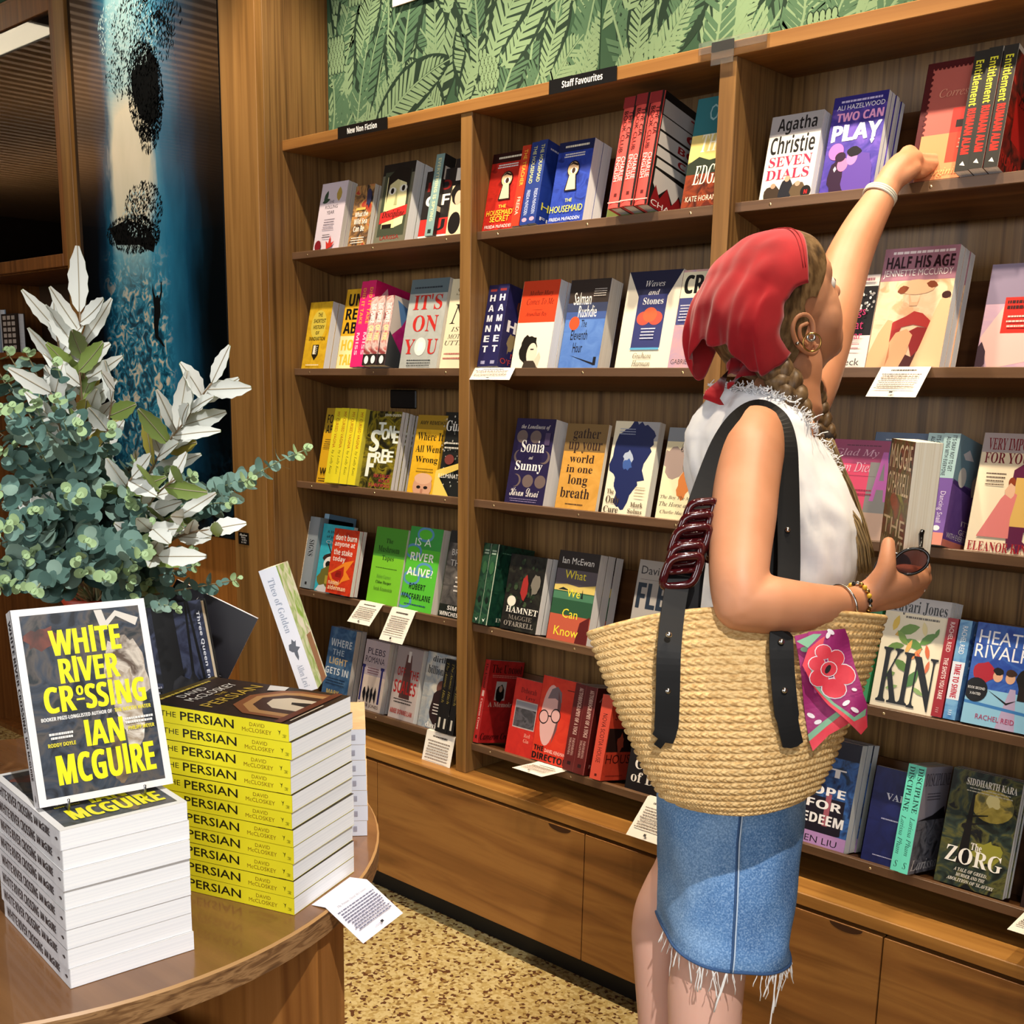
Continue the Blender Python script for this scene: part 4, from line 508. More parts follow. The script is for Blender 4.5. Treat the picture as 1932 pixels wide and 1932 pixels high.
S(4, 1779, 1803, .188, 1, .13, ['#3a6cb0', '#6ca4d0', '#2c54a0'], ['#7ab0d8', '#4a84c0'], [lines(.1, .5, .9, .9, 6, '#c8dcf0')], [t('RACHEL REID', 's', .3, .66, .72, .94, '#f4f8fa', 1), r(0, .2, 1, .58, '#dfe6f0'), t('TIME TO SHINE', 'h', .24, .22, .76, .56, '#b82438', 1), lines(.35, .04, .65, .1, 3, '#e8f0f8')], 'sky blue spine right of the crimson spine', None, fwd=.006)
F(4, 1815, 1934, .188, 1, .03, ['#2c50a8', '#3a64b8', '#24449c'], [r(0, 0, 1, .36, '#8cc0dc'), p([(.5, .0), (.78, .0), (.7, .4), (.62, .4)], '#b0a0c0'), p([(0, .2), (1, .16), (1, .19), (0, .23)], '#3a78b8'), t('HEATED', 's', .06, .8, .98, .93, '#f2f4f8'), t('RIVALRY', 's', .03, .66, .98, .79, '#f2f4f8'), blob(.22, .52, .16, .1, '#a82030', 14, .15, 3), e(.42, .5, .07, .055, '#d8a888'), blob(.42, .55, .08, .035, '#16100e', 10, .2, 4), blob(.84, .5, .16, .12, '#1c1814', 14, .15, 5), e(.6, .5, .07, .055, '#d8a888'), blob(.6, .55, .08, .035, '#3a2418', 10, .2, 6), r(.74, .3, .92, .44, '#241c18'), p([(.3, .36), (.6, .26), (.74, .3), (.6, .24)], '#16100e'), e(.14, .34, .17, .12, '#121012'), t('BOOK SECOND', 's', .02, .345, .27, .37, '#f0f0f0'), t('X-RATED', 's', .06, .29, .22, .315, '#f0f0f0'), t('RACHEL REID', 's', .2, .06, .76, .11, '#a82c54')], 'bright blue book with two hockey players facing off', 'the hockey player book', fwd=.012, w=.122)
# ---- row 5
F(5, 1466, 1562, .226, 3, .026, ['#1c2c54', '#3a68b0', '#24344c'], [r(0, .84, 1, 1, '#14162c'), p([(.1, .14), (.1, .46), (.9, .46), (.9, .14), (.5, .08)], '#1c1826'), r(.62, .2, .7, .5, '#a05868'), t('T', 'h', .6, .66, .84, .74, '#f0f0f4'), t('HOPE', 'h', .2, .48, .88, .56, '#f0f0f4'), t('FOR', 'h', .35, .35, .86, .43, '#f0f0f4'), t('REDEEM', 'h', .2, .21, .92, .3, '#f0f0f4'), r(0, 0, 1, .13, '#b088c0'), p([(0, .0), (0, .13), (.5, .07), (1, .13), (1, 0)], '#b48cc4'), t('KEN LIU', 's', .3, .03, .88, .09, '#1c1826')], 'night-blue and violet book right of the bag', 'the night-blue violet book', ln='w', w=.15, xo=0)
F(5, 1623, 1700, .195, 1, .012, ['#1a2050', '#222a66'], [t('VAIM', 'B', .34, .68, .98, .75, '#d8d8e8'), lines(.3, .46, .8, .5, 1, '#a8a8c8'), lines(.25, .08, .8, .11, 1, '#b0b0d0')], 'plain navy book left of the mint spines', 'the plain navy book')
S(5, 1689, 1724, .212, 2, .14, '#b4b0c0', '#6cdcc4', [t('DISCIPLINE', 'B', .06, .82, .98, .94, '#5a5664'), lines(.2, .68, .7, .76, 3, '#6a6674'), r(0, .0, 1, .5, ['#3a3c46', '#8a8c98', '#5a5c66']), p([(0, .5), (.5, .54), (.9, .62), (1, .5)], '#26262c'), t('Larissa', 'i', .02, .03, .98, .13, '#f0f0f4')], [t('DISCIPLINE', 'B', .2, .56, .8, .98, '#1c4a40', 1), t('Larissa Pham', 'i', .22, .16, .78, .52, '#1c4a40', 1), t('S', 'i', .3, .04, .7, .1, '#1c4a40')], 'mint green spine with dark lettering', 'mint spine-out books', fwd=.03)
F(5, 1762, 1891, .222, 4, .012, ['#1a201c', '#2c3a34', '#5c5c30', '#16181a'], [e(.64, .74, .3, .14, ['#9c8c3a', '#c0ac50', '#5c5c3c']), blob(.64, .78, .1, .06, '#e8dc98', 16, .3, 3), blob(.66, .34, .2, .1, '#8c8a34', 18, .4, 5), p([(.28, .32), (.36, .96), (.42, .3), (.48, .28), (.46, .2), (.26, .2)], '#141212'), p([(.3, .62), (.6, .66), (.6, .65), (.3, .6)], '#141212'), p([(.26, .54), (.62, .6), (.62, .59), (.26, .52)], '#141212'), t('SIDDHARTH KARA', 'B', .22, .88, .94, .94, '#efece2'), lines(.24, .82, .9, .87, 2, '#c8c4b0'), t('The', 'B', .44, .34, .6, .4, '#efece6'), t('ZORG', 'B', .1, .2, .92, .34, '#f2f0ea'), t('A TALE OF GREED,', 'I', .26, .13, .74, .165, '#e6e2d8'), t('MURDER AND THE', 'I', .3, .09, .72, .12, '#e6e2d8'), t('ABOLITION OF SLAVERY', 'I', .18, .045, .86, .075, '#e6e2d8')], 'stormy sea book with a dark ship and large white capitals', 'the stormy ship book', ln='w', fwd=.004)
F(5, 1924, 2010, .215, 1, .02, '#2a1c18', [lines(.1, .4, .9, .7, 3, '#8c6c5c')], 'dark book at the right picture edge of the lowest shelf', 'the dark edge book')
# ---- shelf cards and the sign strips
card(2, 893, 972, (882, 716), 'cream shelf card below the navy spines')
card(4, 680, 722, (655, 1172), 'cream shelf card below the lime green book')
card(4, 740, 784, (715, 1206), 'longer cream shelf card below the green river loop book', long=True)
card(5, 806, 859, (794, 1441), 'cream shelf card below the black spines at the first divider')
card(5, 1010, 1066, (966, 1448), 'cream shelf card below the egg-headed glasses book')
card(5, 1222, 1290, (1181, 1574), 'long cream shelf card beside the denim skirt', long=True)
card(2, 1663, 1757, (1633, 748), 'cream shelf card below the red lips book', long=True)
card(5, 1935, 2010, (1900, 1753), 'cream shelf card at the right edge of the picture')
# ------------------------------------------------------------------ wallpaper above the bookcase
WPB, WPM, WPL, WPD = (mat('wallpaper_'+n, c, .85, spec=.2) for n, c in (('ground', '#2f4a36'), ('mid', '#46634a'), ('light', '#728b69'), ('dark', '#1e3024')))
def banana_leaf(mb, x, z, ang, L, wd, lay, bend, rnd, Y):
    n = 19; pts = []; a = ang; px_, pz_ = x, z
    for i in range(n+1):
        pts.append((px_, pz_, a)); px_ += math.cos(a)*L/n; pz_ += math.sin(a)*L/n; a += bend/n
    lc = WPL if rnd.random() < .55 else WPM
    def wid(f): return wd*math.sin(math.pi*min(1, f*.92+.06))**.7
    def P(i, s, k): 
        x_, z_, a_ = pts[i]; w_ = wid(i/n)*s; return (x_-math.sin(a_)*w_, Y-lay-k, z_+math.cos(a_)*w_)
    e0 = .00001
    mb.poly([P(i, 1.1, 0) for i in range(n+1)]+[P(i, -1.1, 0) for i in range(n, -1, -1)], WPD)
    for s in (1, -1):
        for i in range(n-1):
            if rnd.random() < .06: continue
            for h in (0,):
                x0, z0, a0 = pts[i]; f = (i+h)/n; w_ = wid(min(1, f+.08))*rnd.uniform(.88, 1.0)
                bx, bz = x0+math.cos(a0)*L/n*h, z0+math.sin(a0)*L/n*h
                da = a0+s*rnd.uniform(.85, 1.0); th = L/n*.40
                qx, qz = bx+math.cos(da)*w_*1.15, bz+math.sin(da)*w_*1.15; tx, tz = math.cos(a0)*th, math.sin(a0)*th
                sx, sz = bx+math.cos(da)*.004, bz+math.sin(da)*.004
                c = lc
                mb.poly([(sx-tx*.95, Y-lay-2*e0, sz-tz*.95), (sx+tx*.95, Y-lay-2*e0, sz+tz*.95), (qx+tx*1.15, Y-lay-2*e0, qz+tz*1.15), (qx+tx*.1, Y-lay-2*e0, qz+tz*.1), (qx-tx*.8, Y-lay-2*e0, qz-tz*.8)], c)
    for i in range(n):
        x0, z0, a0 = pts[i]; x1, z1, a1 = pts[i+1]; g = .0035*(1-.6*i/n)
        mb.poly([(x0-math.sin(a0)*g, Y-lay-4*e0, z0+math.cos(a0)*g), (x1-math.sin(a1)*g, Y-lay-4*e0, z1+math.cos(a1)*g), (x1+math.sin(a1)*g, Y-lay-4*e0, z1-math.cos(a1)*g), (x0+math.sin(a0)*g, Y-lay-4*e0, z0-math.cos(a0)*g)], WPL)
def wallpaper(name, X0, X1, Z0, Z1, Y, n, seed):
    rnd = random.Random(seed); mb = MB(); mb.box((X0, Y, Z0), (X1, Y+.015, Z1), WPB)
    w = MB(); k = 0
    for i in range(n):
        x, z = rnd.uniform(X0-.02, X1-.02), rnd.uniform(Z0-.12, min(Z1, 3.0)); k += 1
        banana_leaf(w, x, z, rnd.choice([.9, 1.2, 1.5, 1.8, 2.2, 1.05, 1.35])+rnd.uniform(-.2, .2), rnd.uniform(.20, .42), rnd.uniform(.034, .058), .00004*k*.05+.0002, rnd.uniform(-.9, .9), rnd, Y)
        if i % 7 == 3:      # a hand of bananas
            bx, bz = rnd.uniform(X0, X1), rnd.uniform(Z0, min(Z1, 3.0))
            for rr in range(5):
                for c in range(5):
                    cx, cz = bx+(c-2)*.013+rr % 2*.006, bz-rr*.018
                    P_ = [(cx+.006*math.cos(q*.785), Y-.0002-.000002*k-.00002, cz+.013*math.sin(q*.785)) for q in range(8)]
                    Q_ = [(cx+.0085*math.cos(q*.785), Y-.0002-.000002*k-.00001, cz+.0155*math.sin(q*.785)) for q in range(8)]
                    w.poly(Q_, WPD); w.poly(P_, WPL)
    # keep the print inside its wall piece
    keep = [i for i, f in enumerate(w.f) if all(X0 <= w.v[j][0] <= X1 and Z0 <= w.v[j][2] <= Z1 for j in f)]
    w.f = [w.f[i] for i in keep]; w.mi = [w.mi[i] for i in keep]; w.sm = [w.sm[i] for i in keep]
    for i, (f, m_) in enumerate(zip(w.f, w.mi)): mb.poly([w.v[j] for j in f], w.m[m_])
    struct(mb, name)
wallpaper('wall_paper_panel_1', XL+.001, -1.7495, ZT1+.001, 3.2, 2.245, 300, 3)
wallpaper('wall_paper_panel_2', -1.7475, -.62, ZT1+.001, 3.2, 2.245, 340, 5)
mb = MB(); mb.box((-.62, 2.245, ZT1+.001), (XR, 2.26, 3.2), WPB); struct(mb, 'wall_paper_panel_3')
mb = MB(); a = onY(742, 14, 2.235); b = onY(826, -6, 2.235)
pw = mat('banner_cloth', '#d9d3cf', .8)
mb.mesh([(a.x, 2.232, a.z), (b.x, 2.232, b.z+.01), (b.x, 2.232, b.z+.26), (a.x, 2.232, a.z+.27), (a.x, 2.236, a.z), (b.x, 2.236, b.z+.01), (b.x, 2.236, b.z+.26), (a.x, 2.236, a.z+.27)], [(0, 1, 2, 3), (7, 6, 5, 4), (0, 4, 5, 1), (1, 5, 6, 2), (2, 6, 7, 3), (3, 7, 4, 0)], pw)
tag(mb.build('banner'), 'white paper banner hanging against the leaf wallpaper at the picture top', 'banner')
# ------------------------------------------------------------------ sign strips and small fittings
def strip(px0, px1, text, label):
    Y = YF-.0075; x0 = onY(px0[0], px0[1], Y).x; x1 = onY(px1[0], px1[1], Y).x
    o = thing('sign_strip', label, 'sign', (x0, Y, ZT0), 'black section signs on the bookcase')
    m = MB(); m.box((0, -.0012, -.001), (x1-x0, 0, .0285), mat('sign_black', '#0d0c0c', .35)); m.build('plate', o)
    k = MB(); draw(k, [t(text, 'b', .2, .28, .8, .78, '#f4f2ee')], (0, -.0013, -.001), (1, 0, 0), (0, 0, 1), (0, -1, 0), x1-x0, .0295); k.build('lettering', o)
strip((638, 262), (731, 240), 'New Non Fiction', 'black section sign reading New Non Fiction')
strip((1036, 178), (1164, 142), 'Staff Favourites', 'black section sign reading Staff Favourites')
o = thing('label_holder', 'clear plastic label holder clipped over the second divider top', 'label holder', (-1.31, YF-.01, ZT0))
clr = mat('clear_plastic', '#f4f4f2', .08, trans=.95, ior=1.3)
m = MB(); m.box((-.06, -.001, .012), (.09, 0, .034), clr); m.build('strip', o); m = MB(); m.box((-.03, -.002, -.012), (.02, -.001, .03), clr); m.build('clip', o)
a, b = onY(738, 738, YB), onY(787, 770, YB)
mb = MB(); mb.box((a.x, YB-.006, b.z-.002), (b.x, YB-.0003, a.z+.004), mat('outlet_black', '#070707', .4)); tag(mb.build('outlet_plate', bevel=.004), 'black square outlet plate on the back panel below the grey book', 'outlet')
Y = 1.9945; a, b = onY(450, 1003, Y), onY(470, 1029, Y)
o = thing('price_label', 'small black label with white writing beside the sea picture', 'label', (a.x, Y, b.z))
m = MB(); m.box((0, -.001, 0), (b.x-a.x, 0, a.z-b.z), mat('sign_black', '#0d0c0c', .35)); m.build('plate', o)
k = MB(); draw(k, [t('Ruakau', 'c', .15, .72, .85, .9, '#f0eee8'), t('Print', 's', .3, .52, .7, .66, '#f0eee8'), t('12 BTs', 's', .35, .32, .8, .45, '#f0eee8'), t('$ 100', 's', .3, .1, .75, .24, '#f0eee8')], (0, -.0011, 0), (1, 0, 0), (0, 0, 1), (0, -1, 0), b.x-a.x, a.z-b.z); k.build('lettering', o)
# ------------------------------------------------------------------ sea picture
PX, PXE, PZ0, PZ1, PY = -3.724, -2.895, .985, 3.05, 1.998
pm = mat('picture_print', '#0a2a3c', .10, coat=1.0); N, L, bs = nodes(pm)
bs.inputs['Coat Roughness'].default_value = .03
tc = N.new('ShaderNodeTexCoord'); sp = N.new('ShaderNodeSeparateXYZ'); nz = N.new('ShaderNodeTexNoise'); nz.inputs['Scale'].default_value = 7; nz.inputs['Detail'].default_value = 6
mp = N.new('ShaderNodeMapping'); mp.inputs['Scale'].default_value = (1.6, 1, .55)
L.new(tc.outputs['Object'], sp.inputs[0]); L.new(tc.outputs['Object'], mp.inputs[0]); L.new(mp.outputs[0], nz.inputs[0])
def mth(op, a, b=None, c=None):
    n = N.new('ShaderNodeMath'); n.operation = op
    for i, v in enumerate((a, b, c)):
        if v is None: continue
        if isinstance(v, (int, float)): n.inputs[i].default_value = v
        else: L.new(v, n.inputs[i])
    return n.outputs[0]
def ramp(src, stops):
    c = N.new('ShaderNodeValToRGB'); e_ = c.color_ramp.elements
    while len(e_) < len(stops): e_.new(.5)
    for q, (p_, h_) in zip(e_, stops): q.position = p_; q.color = lin(h_)
    L.new(src, c.inputs[0]); return c.outputs[0]
def mixc(f, a, b):
    n = N.new('ShaderNodeMix'); n.data_type = 'RGBA'; L.new(f, n.inputs[0]); L.new(a, n.inputs[6]); L.new(b, n.inputs[7]); return n.outputs[2]
dev = mth('MULTIPLY', mth('SUBTRACT', nz.outputs[0], .5), .16)
u = mth('ADD', mth('DIVIDE', mth('SUBTRACT', sp.outputs[0], PX), PXE-PX), dev)
v = mth('DIVIDE', mth('SUBTRACT', sp.outputs[2], PZ0), PZ1-PZ0)
colm = ramp(u, [(0, '#04070a'), (.14, '#060c12'), (.2, '#0c2c40'), (.25, '#1f6482'), (.29, '#79b8c8'), (.4, '#a9d6da'), (.5, '#8cc8d6'), (.56, '#4fa0c0'), (.64, '#2a7498'), (.76, '#123f5a'), (.86, '#07161f'), (.93, '#04080b')])
def bell(x, c, w): return mth('MAXIMUM', mth('SUBTRACT', 1.0, mth('POWER', mth('ABSOLUTE', mth('DIVIDE', mth('SUBTRACT', x, c), w)), 2.0)), 0.0)
glow = mth('MULTIPLY', bell(u, .41, .17), bell(v, .535, .12))
glow = mth('MINIMUM', mth('MULTIPLY', glow, 2.2), 1.0)
colm = mixc(glow, colm, ramp(nz.outputs[0], [(.3, '#e6e0c4'), (.6, '#f2ead0'), (.75, '#cfe0d6')]))
n2 = N.new('ShaderNodeTexNoise'); n2.inputs['Scale'].default_value = 26; n2.inputs['Detail'].default_value = 8; n2.inputs['Distortion'].default_value = 1.5; L.new(tc.outputs['Object'], n2.inputs[0])
spl = ramp(n2.outputs[0], [(.40, '#0c3248'), (.48, '#1d6a88'), (.55, '#3a90ac'), (.60, '#c0b8a0'), (.68, '#d8cdb8')])
low = mth('MULTIPLY', bell(u, .42, .25), mth('MULTIPLY', bell(v, .22, .21), 1.6)); low = mth('MINIMUM', low, .95)
colm = mixc(low, colm, spl)
dk = mth('MINIMUM', mth('MAXIMUM', mth('MULTIPLY', mth('SUBTRACT', .16, v), 8), 0.0), 1.0)
colm = mixc(dk, colm, ramp(n2.outputs[0], [(.4, '#04070a'), (.7, '#0b2836')]))
L.new(colm, bs.inputs['Base Color'])
pic = thing('picture', 'tall glossy black sea picture with diver and fish shoal in a light shaft', 'picture', (PX, PY, PZ0))
m = MB(); m.box((PX, PY, PZ0), (PXE, PY+.020, PZ1), pm)
m = part(m, 'print_panel', pic)
k = MB(); q = random.Random(2); FD, FD2 = mat('fish_dark', '#05080a', .7, spec=.1), mat('fish_light', '#bfe0e2', .5)
def fish(x, y, s, a, m_):
    c = onY(x, y, PY-.0004); l = .0075*s
    k.poly([c+Vector((math.cos(a)*l, 0, math.sin(a)*l)), c+Vector((-math.sin(a)*l*.28, 0, math.cos(a)*l*.28)), c-Vector((math.cos(a)*l, 0, math.sin(a)*l)), c+Vector((math.sin(a)*l*.28, 0, -math.cos(a)*l*.28))], m_)
def swarm(cx, cy, rx, ry, n, s, m_, dens=1.6, slant=0):
    for i in range(n):
        rr = q.random()**(1/dens); th = q.uniform(0, 6.283); dy = ry*rr*math.sin(th)
        fish(cx+rx*rr*math.cos(th)+slant*dy, cy+dy, s*q.uniform(.6, 1.2), q.uniform(.2, 2.4), m_)
def body(pts): 
    P = [onY(x, y, PY-.0003) for x, y in pts]; k.mesh(P, _ears(pts), FD)
body([(258, 105), (280, 90), (296, 118), (300, 170), (297, 220), (284, 238), (266, 222), (250, 180), (247, 140)])
swarm(274, 172, 34, 95, 1300, 1.1, FD, 2.2, .06); swarm(284, 235, 20, 55, 300, 1.1, FD, 2, -.1)
swarm(240, 60, 55, 75, 520, 1.0, FD2, 1.8); swarm(270, 60, 60, 75, 560, 1.05, FD, 2); swarm(225, 140, 26, 50, 160, 1, FD, 1.3); swarm(300, 30, 45, 40, 140, 1.3, FD, 1.2)
body([(206, 432), (238, 415), (276, 425), (294, 452), (290, 476), (262, 462), (220, 462)])
swarm(252, 442, 50, 36, 800, 1.1, FD, 2.2); swarm(272, 392, 36, 50, 520, 1, FD, 1.8); swarm(262, 405, 30, 45, 120, 1, FD2, 1.6)
body([(288, 534), (290, 550), (294, 562), (295, 558), (298, 557), (300, 563), (303, 550), (303, 532), (305, 531), (306, 550), (302, 570), (303, 590), (299, 612), (299, 634), (305, 642), (312, 655), (306, 652), (299, 642), (293, 637), (290, 610), (291, 585), (289, 562), (287, 548)])
k = part(k, 'printed_fish', pic)
m = MB(); fr_ = mat('picture_edge', '#0b0a09', .4)
m.box((PX-.006, PY+.002, PZ0-.004), (PX, PY+.022, PZ1), fr_); m.box((PXE, PY+.002, PZ0-.004), (PXE+.006, PY+.022, PZ1), fr_); m.box((PX, PY+.002, PZ0-.004), (PXE, PY+.022, PZ0), fr_); part(m, 'frame', pic)
# ------------------------------------------------------------------ glazed cabinet at the left
CX0, CX1, CY0, CY1 = -4.75, -3.80, 2.0, 2.36
z0, z1 = 1.832, 2.72; WC = wood('wood_cabinet', ['#5c3615', '#754720', '#8a5728'], 'z', .9)
cab = thing('display_cabinet', 'brown wooden display cabinet with glass door left of the sea picture', 'cabinet', (CX1, CY0, 0))
m = MB(); m.box((CX0, CY0+.02, 0), (CX1, CY1, .02), WC); m.box((CX0, CY1-.02, .02), (CX1, CY1, 2.74), mat('cabinet_inside', '#4a3420', .7)); m.box((CX1-.02, CY0+.021, .02), (CX1, CY1-.02, 2.74), WC); m.box((CX0, CY0+.021, .02), (CX0+.02, CY1-.02, 2.74), WC); m.box((CX0, CY0+.021, 2.66), (CX1, CY1, 2.74), WC)
part(m, 'carcass', cab)
m = MB(); m.box((CX0+.02, CY0+.021, z0-.004), (CX1-.02, CY1-.021, z0+.022), WC); part(m, 'shelf', cab)
m = MB(); m.box((CX0+.02, CY0+.03, 1.528), (CX1-.02, CY1-.021, 1.55), WC); part(m, 'shelf', cab)
m = MB(); m.box((CX0+.02, CY0+.05, 2.068), (CX1-.02, CY1-.021, 2.078), mat('shelf_glass_edge', '#5c5a50', .2)); part(m, 'shelf', cab)
m = MB(); 
m.box((CX0, CY0, z0), (CX1-.055, CY0+.02, z0+.042), WC); m.box((CX0, CY0, 2.64), (CX1-.055, CY0+.02, 2.72), WC); m.box((CX1-.055, CY0, z0), (CX1-.005, CY0+.02, 2.72), WC)
dr = part(m, 'door', cab, bevel=.0015)
gl = mat('cabinet_glass', '#ffffff', .01); N, L, b_ = nodes(gl)
N.remove(b_); tr = N.new('ShaderNodeBsdfTransparent'); gs = N.new('ShaderNodeBsdfGlossy'); gs.inputs['Roughness'].default_value = .02; fr = N.new('ShaderNodeFresnel'); fr.inputs[0].default_value = 1.55; mxs = N.new('ShaderNodeMixShader')
L.new(fr.outputs[0], mxs.inputs[0]); L.new(tr.outputs[0], mxs.inputs[1]); L.new(gs.outputs[0], mxs.inputs[2]); L.new(mxs.outputs[0], N['Material Output'].inputs[0])
m = MB(); m.box((CX0, CY0+.008, z0+.042), (CX1-.055, CY0+.012, 2.64), gl); m.build('glass_pane', dr)
mb = MB(); mb.box((-6, 2.02, 2.741), (-3.80, 2.05, 3.2), WPB); struct(mb, 'wall_above_cabinet')
def at2(x, y, Y): c = onY(x, y, Y); return c.x, c.z
def parcel(x0, x1, z_, h, c, lab):
    m = MB(); m.box((x0, 2.12, z_), (x1, 2.27, z_+h), mat('cloth_'+c.lstrip('#'), c, .9)); tag(m.build('folded_towel', bevel=.012, bseg=3), lab, 'towel', 'towels in the glass cabinet')
parcel(-4.44, -4.02, 2.0785, .052, '#c9bda0', 'pale grey folded towel, lower of two behind the cabinet glass'); parcel(-4.45, -4.02, 2.1315, .062, '#c2ad78', 'tan folded towel lying on the grey one behind the cabinet glass')
o = thing('hardback_book', 'grey book with pale capitals standing behind two candles in the cabinet', 'book', (-4.42, 2.25, z0+.0225))
m = MB(); m.box((0, -.025, 0), (.20, 0, .20), ink('#5a5145')); m.build('cover', o)
k = MB(); draw(k, [t('STONE', 's', .1, .5, .9, .62, '#b8a888'), t('ES', 's', .5, .3, .9, .42, '#b8a868')], (0, -.025, 0), (1, 0, 0), (0, 0, 1), (0, -1, 0), .2, .2); k.build('lettering', o)
for i, x in enumerate((-4.37, -4.27)):
    o = thing('candle', ['left white patterned candle in the glass cabinet', 'right white patterned candle in the glass cabinet'][i], 'candle', (x, 2.16, z0+.0225), 'candles in the glass cabinet')
    m = MB(); m.tube([(0, 0, 0), (0, 0, .085)], .022, ink(['#d8d0c4', '#8c8478', '#e8e2d8']), seg=16); m.build('jar', o); m = MB(); m.tube([(0, 0, .0852), (0, 0, .125)], .026 if i else .018, mat('candle_wax', '#d9d3c8', .5), seg=16); m.build('lid', o)
o = thing('photo_frame', 'pale framed picture with a black handle at the right inside the cabinet', 'picture frame', (-4.06, 2.2, z0+.0225))
m = MB(); m.box((0, 0, 0), (.17, .02, .27), mat('frame_pale', '#b3a796', .6)); m.build('frame', o, bevel=.003); m = MB(); m.tube([(.05, -.005, .04), (.035, -.012, .05), (.035, -.012, .15), (.05, -.005, .165)], .004, BLK); m.build('handle', o)
mb = MB(); mb.box((-4.20, 2.12, z0+.0225), (-4.12, 2.2, z0+.085), mat('box_terracotta', '#6b3b26', .7)); tag(mb.build('gift_box', bevel=.003), 'small terracotta box beside the candles in the cabinet', 'box')
def shelfbook(x0, x1, h, c, pat, lab):
    o = thing('paperback_book', lab, 'book', (x0, 2.10, 1.5505)); m = MB(); m.box((0, 0, 0), (x1-x0, .004, h), ink(c)); m.box((0, .026, 0), (x1-x0, .03, h), ink(c)); m.build('cover', o)
    m = MB(); m.box((0, .004, .002), (x1-x0-.003, .026, h-.002), PAGEW); m.build('page_block', o)
    if pat:
        k = MB(); draw(k, pat, (0, 0, 0), (1, 0, 0), (0, 0, 1), (0, -1, 0), x1-x0, h); k.build('print', o)
shelfbook(-4.58, -4.44, .15, '#2a2320', [r(.1+.27*(i % 3), .1+.15*(i//3), .3+.27*(i % 3), .2+.15*(i//3), '#b8aca0') for i in range(18)], 'dark book with a pale block pattern on the open cabinet shelf')
shelfbook(-4.73, -4.60, .17, '#8fa4b4', None, 'pale blue book at the left picture edge in the open cabinet')
# ------------------------------------------------------------------ round table
TC = Vector((-1.62, .711, 0)); TR = .546; TZ = .765
wt = noise_mat('table_top_wood', ['#6f4a2c', '#7d5634', '#8a603a'], (2, 26, 26), rough=.22, detail=5, bump=.04, lo=.3, hi=.7, coat=.35)
we = noise_mat('table_rim_wood', ['#5a3d26', '#7c5836', '#a37c52', '#6b492c'], (16, 16, 110), rough=.5, detail=4, lo=.3, hi=.7, dist=1.5)
tb = thing('round_table', 'round brown wooden display table holding stacks of books', 'table', (TC.x, TC.y, 0))
m = MB(); n = 96; ring = lambda rr, z: [(TC.x+rr*math.cos(2*math.pi*i/n), TC.y+rr*math.sin(2*math.pi*i/n), z) for i in range(n)]
R0, R1, R2, R3 = ring(TR-.003, TZ), ring(TR, TZ-.003), ring(TR, TZ-.033), ring(TR-.004, TZ-.036)
m.poly(R0, wt); m.mesh(R0+R1, [(i, i+n, n+(i+1) % n, (i+1) % n) for i in range(n)], mat('table_rim_line', '#b98d5a', .4), True); m.mesh(R1+R2, [(i, i+n, n+(i+1) % n, (i+1) % n) for i in range(n)], we, True)
m.mesh(R2+R3, [(i, i+n, n+(i+1) % n, (i+1) % n) for i in range(n)], we, True); m.poly(R3[::-1], we); part(m, 'table_top', tb)
wl = wood('wood_table_leg', ['#7a481c', '#96602b', '#a9703a'], 'z', .7)
for k_, ang in enumerate((23, 143, 263)):
    a = math.radians(ang); dx, dy = math.cos(a), math.sin(a); px_, py_ = -dy, dx; m = MB()
    prof = [(.10, 0), (.53, 0), (.53, TZ-.037), (.16, TZ-.037)]
    vs = [(TC.x+dx*q_+px_*s_, TC.y+dy*q_+py_*s_, z_) for s_ in (-.04, .04) for q_, z_ in prof]
    m.mesh(vs, [(0, 1, 2, 3), (7, 6, 5, 4), (0, 4, 5, 1), (1, 5, 6, 2), (2, 6, 7, 3), (3, 7, 4, 0)], wl); part(m, 'leg', tb, bevel=.002)
m = MB(); m.box((TC.x-.25, TC.y-.30, .28), (TC.x+.40, TC.y+.05, .585), wood('wood_table_box', ['#3c2817', '#4c3420', '#5c402a'], 'x', .8)); part(m, 'drawer_box', tb, bevel=.002)
